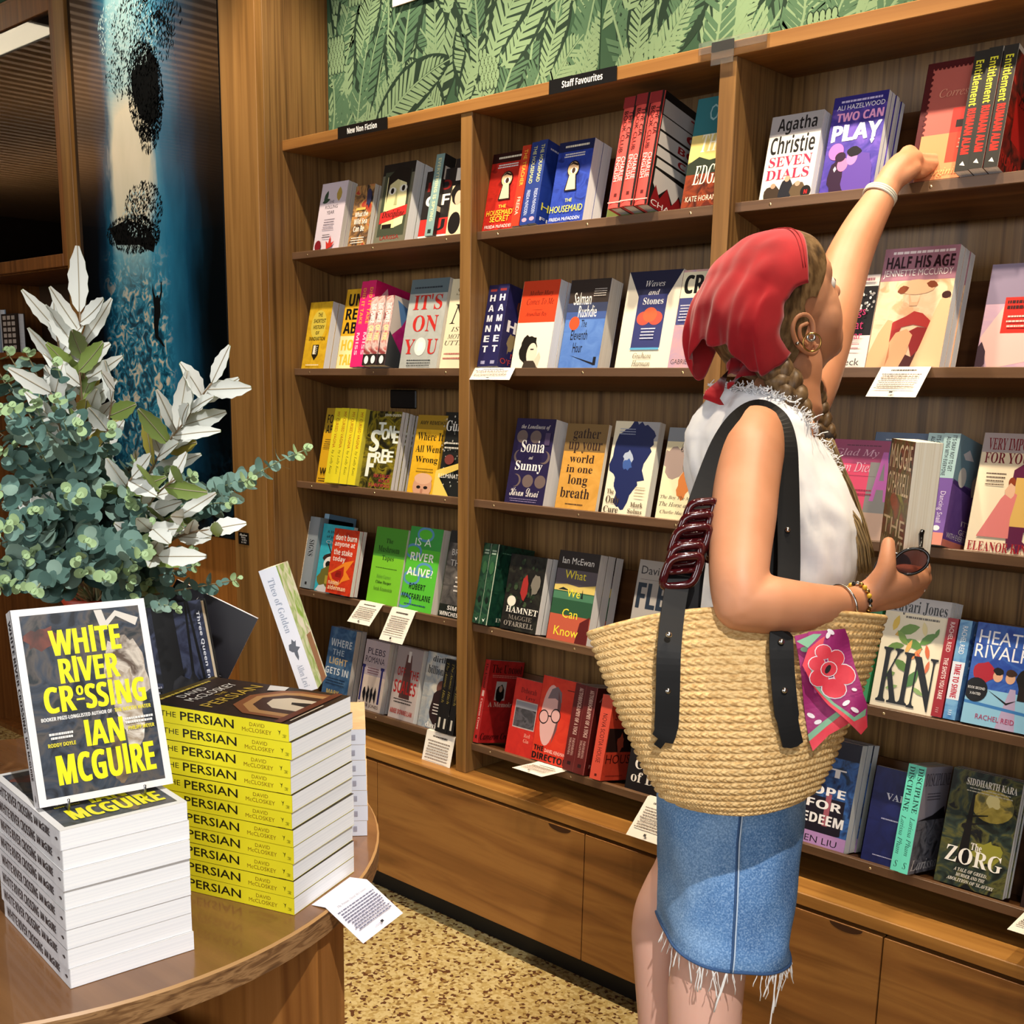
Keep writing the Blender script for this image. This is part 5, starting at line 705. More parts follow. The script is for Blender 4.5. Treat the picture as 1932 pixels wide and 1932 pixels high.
# ------------------------------------------------------------------ books on the table
def flat(O, yd, n, tk, w, h, bg, spine, art, sart, lab, grp, ln='w', jit=.002, seed=1):
    q = random.Random(seed); yd = Vector(yd).normalized(); M = []
    for i in range(n):
        y_ = Matrix.Rotation(q.uniform(-.006, .006), 3, 'Z') @ yd; x_ = y_.cross(Vector((0, 0, 1)))
        o_ = Vector(O)+x_*q.uniform(-jit, jit)*.5+y_*q.uniform(-jit, jit); o_.z = TZ+tk*(i+1)+.0003+(.0002*i)
        M.append(frame(o_, x_, y_, (0, 0, 1)))
    M = M[::-1]
    L_ = ['topmost']+[f'{ORD[i+1]} from the top' for i in range(1, n-1)]+['lowest']
    return make_book(M, [lab.replace('#', L_[i]) for i in range(n)], grp, w, h, tk-.0003, bg, spine, art, sart, ln=ln), M
PA = [r(0, .96, 1, 1, '#4a3c14'), lines(.1, .93, .9, .96, 1, '#c8b048', .7), t('DAVID', 's', .26, .84, .62, .9, '#d8d0c4'), t('McCLOSKEY', 's', .2, .74, .86, .81, '#d8d0c4'), t('THE', 's', .46, .69, .6, .72, '#b89838'), t('PERSIAN', 's', .12, .57, .9, .66, '#b89838'), p([(.1, .1), (.1, .35), (.28, .5), (.6, .53), (.85, .42), (.92, .3), (.92, .1)], '#7c4a2a'), p([(.16, .1), (.16, .33), (.32, .45), (.6, .48), (.8, .38), (.86, .28), (.86, .1)], '#a87c4c'), p([(.24, .1), (.24, .3), (.36, .4), (.58, .43), (.74, .34), (.78, .26), (.78, .1)], '#3a2018'), p([(.34, .1), (.34, .26), (.44, .34), (.58, .36), (.68, .28), (.68, .1)], '#c8b8a0'), p([(.48, .1), (.5, .2), (.56, .22), (.6, .1)], '#141014'), r(.0, .05, 1, .1, '#5c2a1c'), p([(.8, .5), (.96, .55), (.98, .42), (.86, .4)], '#c8c4c0'), r(.08, .02, .6, .03, '#c8b8a0')]
PS = [t('THE', 's', .38, .76, .7, .87, '#17140c', 1), t('PERSIAN', 'n', .27, .36, .8, .73, '#17140c', 1), t('DAVID', 's', .58, .155, .80, .255, '#8a6a14', 1), t('McCLOSKEY', 's', .24, .11, .48, .305, '#8a6a14', 1), p([(.5, .055), (.62, .07), (.5, .062), (.62, .05), (.45, .06), (.3, .06)], '#2a2410'), t('Swift', 'i', .2, .01, .4, .04, '#2a2410', 0)]
PERS, PM = flat((-1.125, .852, 0), (-.946, -.325, 0), 11, .0235, .153, .234, ['#17110e', '#2a1a14', '#1c1410'], '#e8dc28', PA, PS, 'yellow-spined paperback, # of the tall stack on the round table', 'yellow-spined paperbacks stacked on the round table', seed=4)
WA = [r(0, 0, 1, 1, '#ece9e6'), r(.055, .035, .945, .965, ['#23262c', '#3c4450', '#5a5450', '#2c3236']), blob(.78, .62, .16, .2, ['#8c7460', '#cfc4b4', '#5c4c40'], 22, .2, 3), blob(.76, .45, .1, .2, ['#d8cfc0', '#9c8a74', '#efe8dc'], 22, .25, 5), blob(.2, .84, .12, .06, ['#7c4438', '#4a3430'], 18, .3, 4), p([(.6, .96), (.64, .84), (.76, .92), (.9, .86), (.93, .9), (.76, .95), (.68, .9), (.66, .96)], '#d8d0c4'), blob(.62, .18, .07, .12, ['#8c7458', '#3c3830'], 18, .3, 8),
    t('WHITE', 'h', .24, .745, .76, .885, '#f2ea1e'), t('RIVER', 'h', .28, .6, .72, .735, '#f2ea1e'), t('CR', 'h', .14, .455, .36, .59, '#f2ea1e'), t('o', 'h', .38, .53, .43, .58, '#f2ea1e'), r(.375, .505, .435, .515, '#f2ea1e'), t('SSING', 'h', .44, .455, .89, .59, '#f2ea1e'), t('BOOKER PRIZE-LONGLISTED AUTHOR OF', 'h', .1, .418, .62, .438, '#e9e6e0'), t('THE NORTH WATER', 'h', .64, .418, .92, .438, '#e2d43a'), t('IAN', 'h', .4, .265, .68, .4, '#f2ea1e'), t('MCGUIRE', 'h', .16, .09, .88, .25, '#f2ea1e'),
    lines(.14, .32, .32, .36, 2, '#e9e6e0', .6), t('RODDY DOYLE', 'h', .12, .285, .32, .305, '#e2d43a'), lines(.7, .345, .93, .385, 2, '#e9e6e0', .6), t('PHILIPP MEYER', 'h', .72, .315, .92, .335, '#e2d43a')]
WS = [t('WHITE', 'h', .22, .78, .8, .955, '#33333a', 1), t('RIVER', 'h', .22, .62, .8, .765, '#33333a', 1), t('CROSSING', 'h', .22, .385, .8, .605, '#33333a', 1), t('IAN McGUIRE', 'h', .28, .14, .74, .36, '#33333a', 1), p([(.4, .04), (.5, .07), (.6, .04), (.5, .025)], '#33333a')]
WRC, WM = flat((-1.158, .556, 0), (-.99, .126, 0), 8, .0238, .153, .234, '#ece9e6', ['#c9c9cc', '#d8d8da'], WA, WS, 'white-spined paperback, # of the front stack on the round table', 'white-spined paperbacks stacked on the round table', seed=9)
SA, SM = flat((-1.262, 1.098, 0), (-.65, -.76, 0), 7, .0243, .153, .2, ['#c8a67c', '#d8b88c'], '#dfe3ee', [], [t('Theo of Golden', 'B', .3, .4, .7, .9, '#9aa4b8', 1), lines(.3, .05, .7, .3, 3, '#a8a8b8')], 'white-spined hardback, # of the stack behind the yellow spines', 'white-spined books behind the yellow stack', seed=3)
# upright front copy on a small wire stand
zt = TZ+8*.0240+.001
a, b = onZ(75, 1525, zt+.006), onZ(327, 1478, zt+.006); xd = (b-a).normalized()
tl = None
for s_ in range(0, 60):        # lean that makes the upper edge meet the photograph's
    an = math.radians(s_); nrm = Vector((xd.y, -xd.x, 0)); up_ = Vector((0, 0, 1))*math.cos(an)-nrm*math.sin(an); P_ = a+up_*.234; d_ = P_-CP
    yy = PY0+FPX*d_.dot(DN)/d_.dot(FW)
    if tl is None or abs(yy-1152) < tl[0]: tl = (abs(yy-1152), up_, nrm)
up_ = tl[1]; od = xd.cross(up_)
c_, g_ = book_mesh((b-a).length, .234, .024, '#ece9e6', ['#c9c9cc', '#d8d8da'], WA, WS, ln='w')
root = thing('paperback_book', 'white-bordered paperback with big yellow title standing upright on the front stack', 'book', M=frame(a, xd, up_, od)); c_.build('cover', root); g_.build('page_block', root)
st = thing('wire_stand', 'small metal wire book stand under the upright white-bordered paperback', 'book stand', (a.x, a.y, zt))
mw = mat('wire_metal', '#8c8c8e', .3, metal=1); m = MB(); bk = -Vector((xd.y, -xd.x, 0))
for q_ in (.03, .12):
    o_ = a+xd*q_; o_.z = zt+.003; m.tube([o_-bk*.012+Vector((0, 0, .012)), o_-bk*.012, o_+bk*.075], .0016, mw, seg=6); m.tube([o_+bk*.036, o_+bk*.062+Vector((0, 0, .09))], .0016, mw, seg=6)
o_ = a.copy(); o_.z = zt+.003; m.tube([o_+bk*.075+xd*.03, o_+bk*.075+xd*.12], .0016, mw, seg=6); m.tube([o_+bk*.062+xd*.03+Vector((0, 0, .087)), o_+bk*.062+xd*.12+Vector((0, 0, .087))], .0016, mw, seg=6)
part(m, 'wire', st)
# dark books standing behind, on their own low stack
DK, DM = flat((-1.46, .965, 0), (-.80, -.60, 0), 5, .027, .15, .22, '#17161a', '#1c1b20', [], [lines(.3, .2, .7, .8, 6, '#6a6a70')], 'black paperback, # of the low stack hidden behind the front books', 'black paperbacks behind the front books', seed=8)
def upright(px_bl, px_br, px_tl, dep, h, tk, bg, spine, art, sart, lab, hard=False, ln='', base=None, w=None, slack=0, roll=0):
    a = at(px_bl[0], px_bl[1], dep); z_ = base if base else a.z
    a = onZ(px_bl[0], px_bl[1], z_); b = onZ(px_br[0], px_br[1], z_); xd = (b-a); xd.z = 0; wd = w or xd.length; xd.normalize(); nrm = Vector((xd.y, -xd.x, 0)); best = None
    for s_ in range(-30, 60):
        an = math.radians(s_); u_ = Vector((0, 0, 1))*math.cos(an)-nrm*math.sin(an); d_ = a+u_*h-CP; yy = PY0+FPX*d_.dot(DN)/d_.dot(FW)
        if best is None or abs(yy-px_tl[1]) < best[0]: best = (abs(yy-px_tl[1]), u_)
    u_ = best[1]; RR = Matrix.Rotation(math.radians(roll), 3, xd.cross(u_)); xd, u_ = RR @ xd, RR @ u_; c, g = book_mesh(wd, h, tk, bg, spine, art, sart, hard=hard, ln=ln)
    r_ = thing('hardback_book' if hard else 'paperback_book', lab, 'book', M=frame(a+Vector((0, 0, slack)), xd, u_, xd.cross(u_))); c.build('cover', r_); g.build('page_block', r_); return r_
zq = TZ+5*.0272+.002
TQ = [p([(0, .45), (1, .5), (1, 1), (0, 1)], ['#101016', '#3a4058', '#23263a'])] + [p([(x, .4), (x+.03, .4), (x+.02+d, 1), (x+d, 1)], '#08080a') for x, d in ((.1, .05), (.32, -.06), (.5, .02), (.62, .02), (.78, .06), (.9, -.04))] + [r(.52, .3, .72, 1, '#0a090b'), lines(.1, .62, .46, .95, 8, '#c8c8d0'), lines(.1, .2, .5, .5, 9, '#9c9ca8'), blob(.75, .3, .2, .25, ['#101014', '#2a2a2e'], 18, .3, 3)]
def upright2(px_br, dep, turn, lean, roll, w, h, tk, bg, spine, art, sart, lab, hard=False, ln=''):
    b = at(px_br[0], px_br[1], dep); xd = (Matrix.Rotation(turn, 3, 'Z') @ Vector((RT.x, RT.y, 0))).normalized(); nrm = Vector((xd.y, -xd.x, 0))
    u_ = ZZ0*math.cos(lean)-nrm*math.sin(lean); od = xd.cross(u_); RR = Matrix.Rotation(math.radians(roll), 3, od); xd, u_ = RR @ xd, RR @ u_
    c, g = book_mesh(w, h, tk, bg, spine, art, sart, hard=hard, ln=ln)
    r_ = thing('hardback_book' if hard else 'paperback_book', lab, 'book', M=frame(b-xd*w, xd, u_, od)); c.build('cover', r_); g.build('page_block', r_)
ZZ0 = Vector((0, 0, 1))
upright2((431, 1418), 1.74, 0, .12, 10, .158, .235, .032, '#0d0d11', '#0c0c10', TQ+[t('Three Queen Empires  Jonathan', 'b', .945, .05, .985, .93, '#d8d8dc', 1)], [], 'black hardback with bare trees standing behind the upright white-bordered paperback', True, 'c')
upright2((386, 1370), 1.9, .1, .1, -27, .145, .2, .014, '#1d1c22', '#b8302a', [p([(.16, .55), (.3, .95), (.24, .5)], '#d8d4cc'), p([(.18, .6), (.27, .88), (.22, .58)], '#6c6864'), t('SACRED BEASTS', 's', .38, .4, .92, .44, '#a8a8ac'), t('CATALOGUE', 's', .4, .35, .78, .38, '#6c6c70')], [], 'charcoal book with a single feather leaning behind the yellow stack', ln='w')
zs = TZ+7*.0246+.002
TH = [p([(0, 0), (0, 1), (1, 1), (1, .6), (.5, .4), (.4, 0)], ['#8cb04c', '#c8d4a8', '#e8e4d8']), r(.5, 0, .9, .4, '#9a6c50')]
# its spine faces the room and the cover turns away to the right
za = onZ(600, 1312, zs); zb = onZ(560, 1312, zs); sd = (za-zb); sd.z = 0; tkn = .030; sd.normalize()
outv = Vector((sd.y, -sd.x, 0)); upv = (Vector((0, 0, 1))*math.cos(.1)-outv*math.sin(.1)-sd*.33).normalized(); outv = (outv-upv*outv.dot(upv)).normalized(); zd = (-outv).cross(upv)
c_, g_ = book_mesh(.13, .215, tkn, ['#8cb04c', '#c8d4a8', '#e8e4d8', '#a89878'], '#dfe3ee', TH, [t('Theo of Golden', 'B', .3, .48, .66, .92, '#98a2b6', 1), blob(.5, .35, .22, .07, '#5a606c', 16, .5, 2), t('Allen Levi', 'B', .3, .04, .64, .22, '#98a2b6', 1)], ln='c')
rt_ = thing('hardback_book', 'white-spined book standing tilted on the stack behind the yellow spines', 'book', M=frame(za+Vector((0, 0, .012)), -outv, upv, zd)); c_.build('cover', rt_); g_.build('page_block', rt_)
# folded paper card hanging over the table rim
o = thing('table_card', 'folded white card hanging over the table rim below the yellow stack', 'card', (-1.1, .94, TZ))
a, b = onZ(588, 1707, TZ+.001), onZ(660, 1655, TZ+.001); c1, d1 = onZ(614, 1712, TZ+.003), onZ(692, 1659, TZ+.003)
cw = mat('card_paper', '#e6e4ee', .6); hn = (d1-c1); wd = hn.length; hn.normalize(); best = None
on = Vector((hn.y, -hn.x, 0))
for s_ in range(0, 90):
    dv = on*math.cos(math.radians(s_))-Vector((0, 0, 1))*math.sin(math.radians(s_))
    for L_ in (.07, .08, .09, .1):
        e1 = c1+dv*L_; d_ = e1-CP; xx, yy = PX0+FPX*d_.dot(RT)/d_.dot(FW), PY0+FPX*d_.dot(DN)/d_.dot(FW); er = (xx-681)**2+(yy-1777)**2
        if best is None or er < best[0]: best = (er, dv, L_)
dv, L_ = best[1], best[2]; nv = hn.cross(-dv); nv = nv if nv.z > 0 else -nv; th = nv*.0005
m = MB(); m.mesh([a, c1, d1, b, a-Vector((0, 0, .0005)), c1-th, d1-th, b-Vector((0, 0, .0005))], [(0, 1, 2, 3), (7, 6, 5, 4), (0, 4, 5, 1), (2, 6, 7, 3)], cw)
m.mesh([c1, c1+dv*L_, d1+dv*L_, d1, c1-th, c1+dv*L_-th, d1+dv*L_-th, d1-th], [(0, 1, 2, 3), (7, 6, 5, 4), (0, 4, 5, 1), (1, 5, 6, 2), (2, 6, 7, 3)], cw); part(m, 'card_sheet', o)
k = MB(); draw(k, [t('The Persian, David McCloskey', 'i', .16, .82, .84, .89, '#55556a'), lines(.06, .22, .94, .78, 9, '#77778c', .5), r(.5, .09, .56, .14, '#2a2a30'), lines(.36, .09, .48, .13, 1, '#a8a0c0')], c1+dv*L_, hn, -dv, nv, wd, L_); part(k, 'print', o)
# ------------------------------------------------------------------ vase and cut branches
VC = Vector((-1.745, .935, TZ)); VH = .335
vs = thing('vase', 'round terracotta red vase on the table holding the cut branches', 'vase', VC)
m = MB(); vm = noise_mat('vase_red', ['#8c2a14', '#b03a1c', '#9c3018'], (6, 6, 6), rough=.45)
prof = [(.045, 0), (.075, .03), (.098, .1), (.102, .17), (.09, .24), (.066, .29), (.058, .32), (.066, VH), (.058, VH), (.05, .31), (.08, .24), (.09, .17), (.085, .1), (.04, .02)]
n = 40; P_ = [(r_*math.cos(2*math.pi*i/n), r_*math.sin(2*math.pi*i/n), z_) for r_, z_ in prof for i in range(n)]
m.mesh(P_, [(j*n+i, j*n+(i+1) % n, (j+1)*n+(i+1) % n, (j+1)*n+i) for j in range(len(prof)-1) for i in range(n)]+[tuple(range(n))[::-1]], vm, True); m.build('body', vs)
STM = mat('branch_stem', '#9c8a66', .7); STG = mat('branch_stem_green', '#a8b48c', .6)
EU = [mat('eucalyptus_leaf_'+str(i), c, .62, spec=.3) for i, c in enumerate(('#4f6f66', '#5f8076', '#75958a', '#446058', '#8aa596'))]
EUT = mat('eucalyptus_tip', '#9db884', .6); RIM = VC+Vector((0, 0, VH-.02))
def curve(a, c, b, n=14): return [a*(1-s)**2+c*(2*s*(1-s))+b*s*s for s in [i/n for i in range(n+1)]]
def disc(mb, c, nrm, r_, m_, rnd, asp=1.0, ax=None):
    a_ = ax-nrm*ax.dot(nrm) if ax else nrm.orthogonal(); a_.normalize(); b_ = nrm.cross(a_); n = 11
    P = [c+nrm*r_*.22]; cup = rnd.uniform(.15, .3)
    for i in range(n):
        th = 2*math.pi*i/n; P.append(c+a_*(math.cos(th)*r_)+b_*(math.sin(th)*r_*asp)+nrm*(r_*cup*(.6+.4*math.cos(2*th))))
    P[0] = c+nrm*0
    mb.mesh(P, [(0, i+1, (i+1) % n+1) for i in range(n)], m_, True)
def eucalyptus(tip, seed, label, group, r0=.021, pairs=9, frm=.35, root=None, sag=None, mats=None):
    rnd = random.Random(seed); a = (root or RIM)+Vector((rnd.uniform(-.02, .02), rnd.uniform(-.02, .02), 0)); c = a*.45+tip*.55+Vector((0, 0, .09 if sag is None else sag)); P = curve(a, c, tip, 18)
    o = thing('eucalyptus_branch', label, 'branch', a, group); s_ = MB(); f = MB()
    s_.tube(P, [.0022-.0014*i/18 for i in range(19)], STG if rnd.random() < .6 else STM, seg=6); part(s_, 'stem', o)
    L_ = [P[0]]; 
    for k in range(pairs):
        u = frm+(1-frm)*(k+.5)/pairs; x = u*18; i = min(int(x), 17); q = P[i].lerp(P[i+1], x-i); tg = (P[min(i+2, 18)]-P[max(i-1, 0)]).normalized()
        sd = tg.orthogonal().normalized(); sd = Matrix.Rotation(k*1.57+rnd.uniform(-.5, .5)+seed, 3, tg) @ sd
        rr = r0*(1-.62*max(0, (u-.45)/.55)**1.5)*rnd.uniform(.8, 1.1)
        for sg in (1, -1):
            d_ = (sd*sg+tg*.35).normalized(); nr = (tg*.8-sd*sg*.35+Vector((rnd.uniform(-.4, .4), rnd.uniform(-.4, .4), rnd.uniform(-.2, .5)))).normalized()
            disc(f, q+d_*rr*.95, nr, rr, rnd.choice(mats or EU) if u < .93 else EUT, rnd, rnd.uniform(.82, 1.0), d_)
    for sg in (1, -1, 0): disc(f, tip+Vector((sg*.003, 0, .003)), (Vector((sg, -.6, .8))).normalized(), r0*.25, EUT, rnd)
    part(f, 'foliage', o)
BW, BG, BY = mat('banksia_white', '#e2e4dc', .7, spec=.2), mat('banksia_green', '#7f9348', .45), mat('banksia_vein', '#a89c84', .7)
BG2 = mat('banksia_yellow', '#b8aa4c', .5)
def long_leaf(mb, base, d_, face, L_, wd, rnd, top=BW, back=BG):
    d_ = d_.normalized(); sd = d_.cross(face).normalized(); nr = sd.cross(d_).normalized(); n = 9; P = []; bend = rnd.uniform(-.35, .5)
    for i in range(n+1):
        u = i/n; w_ = wd*(math.sin(math.pi*(u**.85*.93+.03))**.8)*(1+.16*(i % 2)); cpt = base+d_*(L_*u)+nr*(-bend*L_*u*u*.5)
        P.append((cpt, w_))
    e_ = nr*.0004
    for lay, mm in ((1, top), (-1, back)):
        vs_ = []
        for cpt, w_ in P: vs_ += [cpt-sd*w_+nr*w_*.25+e_*lay, cpt+e_*lay, cpt+sd*w_+nr*w_*.25+e_*lay]
        fs_ = []
        for i in range(n): fs_ += [(3*i, 3*i+1, 3*i+4, 3*i+3), (3*i+1, 3*i+2, 3*i+5, 3*i+4)]
        mb.mesh(vs_, fs_, mm, True)
    mb.tube([cpt+e_*2.4 for cpt, w_ in P], .0007, BY, seg=4)
def banksia(tip, seed, label, nl=9, L_=.085, frm=.62, green=.2, aimv=None, sag=None):
    rnd = random.Random(seed); a = RIM+Vector((rnd.uniform(-.02, .02), rnd.uniform(-.02, .02), 0)); c = a*.5+tip*.5+Vector((0, 0, .07 if sag is None else sag)); P = curve(a, c, tip, 18)
    o = thing('banksia_branch', label, 'branch', a, 'white-leaved branches in the red vase'); s_ = MB(); f = MB()
    s_.tube(P, [.0032-.002*i/18 for i in range(19)], mat('banksia_stem', '#8c7458', .7), seg=6); part(s_, 'stem', o)
    for k in range(nl):
        u = frm+(1-frm)*k/(nl-1); x = u*18; i = min(int(x), 17); q = P[i].lerp(P[i+1], x-i); tg = (P[min(i+1, 18)]-P[max(i-1, 0)]).normalized()
        an = k*2.4+seed; e1 = RT-tg*RT.dot(tg); e1.normalize(); e2 = tg.cross(e1)
        d_ = tg*rnd.uniform(.6, 1.1)+(e1*math.cos(an)+e2*math.sin(an)*.5)*rnd.uniform(.5, .95)
        g = rnd.random() < green; fc = (-FW+Vector((rnd.uniform(-.5, .5), rnd.uniform(-.5, .5), rnd.uniform(-.4, .4)))).normalized()
        long_leaf(f, q, d_, fc, L_*rnd.uniform(.75, 1.15), .0115*rnd.uniform(.8, 1.15), rnd, *((BG if rnd.random() < .7 else BG2, BW) if g else (BW, BG)))
    part(f, 'foliage', o)
rg = random.Random(11)
EL = 'grey-green round-leaved eucalyptus branch in the dense bunch in the red vase'; EG = 'eucalyptus branches in the red vase'
k_ = 0
for i in range(58):
    x, y = rg.uniform(-40, 285), rg.uniform(655, 1120)
    if x > 190 and y < 800: x -= 150
    if y < 730 and x > 110: x = rg.uniform(-40, 100)
    eucalyptus(at(x, y, rg.uniform(1.50, 1.86)), 20+i, EL, EG, r0=rg.uniform(.017, .023), pairs=8, frm=.42)
for i in range(10):
    x, y = rg.choice([rg.uniform(-20, 90), rg.uniform(225, 285)]), rg.uniform(1020, 1140)
    eucalyptus(at(x, y, rg.uniform(1.52, 1.66)), 120+i, EL, EG, r0=rg.uniform(.015, .02), pairs=7, frm=.4, sag=.03)
for i in range(9):
    x, y = rg.uniform(280, 390), rg.uniform(880, 1010)
    eucalyptus(at(x, y, rg.uniform(1.60, 1.8)), 220+i, EL, EG, r0=.015, pairs=8, frm=.5)
eucalyptus(at(583, 846, 1.70), 301, 'longest eucalyptus branch, its thin tip reaching right toward the yellow spines', None, r0=.017, pairs=13, frm=.45, sag=.06, mats=EU[1:3])
eucalyptus(at(478, 905, 1.68), 302, 'eucalyptus branch with large pale leaves ending right of the sea picture', None, r0=.019, pairs=9, frm=.62, mats=EU[1:3]); eucalyptus(at(440, 950, 1.66), 303, 'eucalyptus branch with pale leaves just below the large pale ones', None, r0=.018, pairs=8, frm=.6, mats=EU[1:3])
eucalyptus(at(452, 1093, 1.66), 304, 'thin eucalyptus branch stretching right above the charcoal book', None, r0=.014, pairs=8, frm=.35, sag=.0, mats=EU[:2]); eucalyptus(at(368, 1040, 1.68), 305, 'eucalyptus branch ending just below the sea picture corner', None, r0=.015, pairs=9, frm=.4, sag=.02)
eucalyptus(at(338, 1150, 1.60), 306, 'small drooping eucalyptus branch in front of the bare-tree book', None, r0=.012, pairs=7, frm=.5, sag=.02); eucalyptus(at(372, 1068, 1.66), 307, 'eucalyptus branch right of the vase above the bare-tree book', None, r0=.014, pairs=8, frm=.45, sag=.02)
BL = [((150, 588), 1, 10, .078, .1), ((105, 620), 2, 8, .07, .15), ((150, 665), 3, 7, .07, .3), ((95, 740), 4, 7, .06, .3), ((400, 722), 5, 11, .085, .02), ((345, 800), 6, 9, .085, .15), ((215, 735), 7, 6, .055, .2), ((330, 905), 8, 8, .075, .35), ((290, 1000), 9, 8, .07, .2), ((345, 975), 10, 7, .07, .3), ((60, 950), 11, 5, .05, 0), ((420, 1000), 12, 6, .06, .2), ((300, 1050), 13, 7, .06, .35), ((250, 900), 14, 7, .07, .2), ((150, 700), 15, 6, .065, .9)]
BN = ['white-leaved branch, tallest, left of the sea picture top of the bouquet', 'white-leaved branch just left of the tallest one', 'white-leaved branch below the tallest one', 'white-leaved branch among the round leaves at the left edge', 'long white-leaved branch standing out against the dark sea picture', 'white-leaved branch just below the one against the sea picture', 'short white-leaved branch in the gap beside the sea picture', 'white and green leaved branch in the middle of the bouquet', 'white-leaved branch low in front of the vase', 'white and green leaved branch low at the right of the bouquet', 'small white-leaved branch low among the round leaves', 'white-leaved branch under the large pale eucalyptus leaves', 'white-leaved branch directly above the vase rim', 'white-leaved branch deep inside the bouquet', 'green-leaved branch near the top of the bouquet']
for (q_, s_, nl, L_, g_), nm_ in zip(BL, BN): banksia(at(q_[0], q_[1], 1.60+.02*(s_ % 4)), 400+s_, nm_, nl, L_, .6, g_)
# ------------------------------------------------------------------ the person and what they carry
DP = 1.70
def pt(x, y, dt=0.0): return at(x, y, DP+dt)
UU = Vector((math.cos(YAW), -math.sin(YAW), 0)).normalized(); VV = Vector((-UU.y, UU.x, 0))   # right in the picture, away from it
ZZ = Vector((0, 0, 1))
FA = math.radians(20); FD_ = (UU*math.cos(FA)+VV*math.sin(FA)).normalized(); SD_ = Vector((FD_.y, -FD_.x, 0))  # facing, own right side
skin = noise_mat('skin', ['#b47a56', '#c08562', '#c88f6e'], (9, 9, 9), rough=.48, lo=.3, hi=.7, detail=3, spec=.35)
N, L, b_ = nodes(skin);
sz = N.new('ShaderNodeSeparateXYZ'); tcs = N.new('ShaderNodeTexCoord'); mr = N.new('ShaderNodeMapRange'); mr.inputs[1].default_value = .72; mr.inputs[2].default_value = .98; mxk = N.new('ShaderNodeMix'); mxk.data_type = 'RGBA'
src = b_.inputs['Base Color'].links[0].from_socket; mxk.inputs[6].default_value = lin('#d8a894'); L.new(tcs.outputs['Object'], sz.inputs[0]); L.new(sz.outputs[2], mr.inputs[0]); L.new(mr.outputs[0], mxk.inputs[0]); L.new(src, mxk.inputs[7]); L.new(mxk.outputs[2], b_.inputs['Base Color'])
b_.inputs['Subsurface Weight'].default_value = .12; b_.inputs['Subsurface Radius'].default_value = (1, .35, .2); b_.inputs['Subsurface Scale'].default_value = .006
def loft(mb, secs, m, seg=24, cap=True):
    "secs: (centre, half-axis a, half-axis b)"
    vs, fs = [], []
    for c, a, b in secs:
        for k in range(seg):
            th = 2*math.pi*k/seg; vs.append(c+a*math.cos(th)+b*math.sin(th))
    n = len(secs)
    for i in range(n-1):
        for k in range(seg): fs.append((i*seg+k, i*seg+(k+1) % seg, (i+1)*seg+(k+1) % seg, (i+1)*seg+k))
    if cap: fs += [tuple(range(seg))[::-1], tuple(range((n-1)*seg, n*seg))]
    mb.mesh(vs, fs, m, True)
def limb(mb, P, R, m, seg=30, sub=4):
    "smooth tapering limb through points P with radii R, round ends"
    Q, S_ = [], []
    for i in range(len(P)-1):
        p0, p1, p2, p3 = P[max(i-1, 0)], P[i], P[i+1], P[min(i+2, len(P)-1)]
        for k in range(sub):
            s = k/sub; Q.append(.5*((2*p1)+(p2-p0)*s+(2*p0-5*p1+4*p2-p3)*s*s+(3*p1-p0-3*p2+p3)*s**3)); S_.append(R[i]*(1-s)+R[i+1]*s)
    Q.append(P[-1]); S_.append(R[-1])
    d0, d1 = (Q[0]-Q[1]).normalized(), (Q[-1]-Q[-2]).normalized()
    A = [(Q[0]+d0*S_[0]*math.sin(t_), S_[0]*math.cos(t_)) for t_ in (1.45, 1.0, .5)]; B = [(Q[-1]+d1*S_[-1]*math.sin(t_), S_[-1]*math.cos(t_)) for t_ in (.5, 1.0, 1.45)]
    mb.tube([a for a, _ in A]+Q+[a for a, _ in B], [r_ for _, r_ in A]+S_+[r_ for _, r_ in B], m, seg=seg)
def remesh(mb, name, parent, voxel, smooth=4, m=None):
    o = mb.build(name, None); md = o.modifiers.new('r', 'REMESH'); md.mode = 'VOXEL'; md.voxel_size = voxel; md.use_smooth_shade = True
    s_ = o.modifiers.new('s', 'SMOOTH'); s_.factor = .5; s_.iterations = smooth
    me = bpy.data.meshes.new_from_object(o.evaluated_get(bpy.context.evaluated_depsgraph_get())); old = o.data
    o.modifiers.clear(); o.data = me; bpy.data.meshes.remove(old); me.name = name
    if not me.materials: me.materials.append(m or mb.m[0])
    me.polygons.foreach_set('use_smooth', [True]*len(me.polygons))
    if parent: o.parent = parent; o.matrix_parent_inverse = Matrix.Translation(-parent.location)
    return o
hipc = pt(1380, 1450, .0)
who = thing('person', 'person in red headscarf, white sleeveless top and denim skirt reaching up to the top shelf', 'person', (hipc.x, hipc.y, 0))
B_ = MB()
def ring_(x0, x1, y, dt, rs):
    "torso section: silhouette from column x0 to x1 at row y, half breadth rs along the shoulders"
    c = pt((x0+x1)/2, y, dt); hw = (x1-x0)/2/FPX*(DP+dt); rf = math.sqrt(max(hw*hw-(rs*math.sin(FA))**2, .0004))/math.cos(FA)
    return (c, FD_*rf, SD_*rs)
loft(B_, [ring_(1446, 1534, 690, 0, .045), ring_(1436, 1530, 735, 0, .047), ring_(1424, 1522, 765, 0, .058), ring_(1396, 1515, 790, 0, .095), ring_(1352, 1512, 830, 0, .118), ring_(1340, 1526, 880, 0, .122), ring_(1340, 1548, 940, 0, .122), ring_(1350, 1556, 1000, 0, .125), ring_(1350, 1555, 1080, 0, .118), ring_(1325, 1535, 1200, 0, .128), ring_(1300, 1512, 1330, 0, .125), ring_(1285, 1500, 1450, 0, .125), ring_(1285, 1485, 1530, 0, .115)], skin)
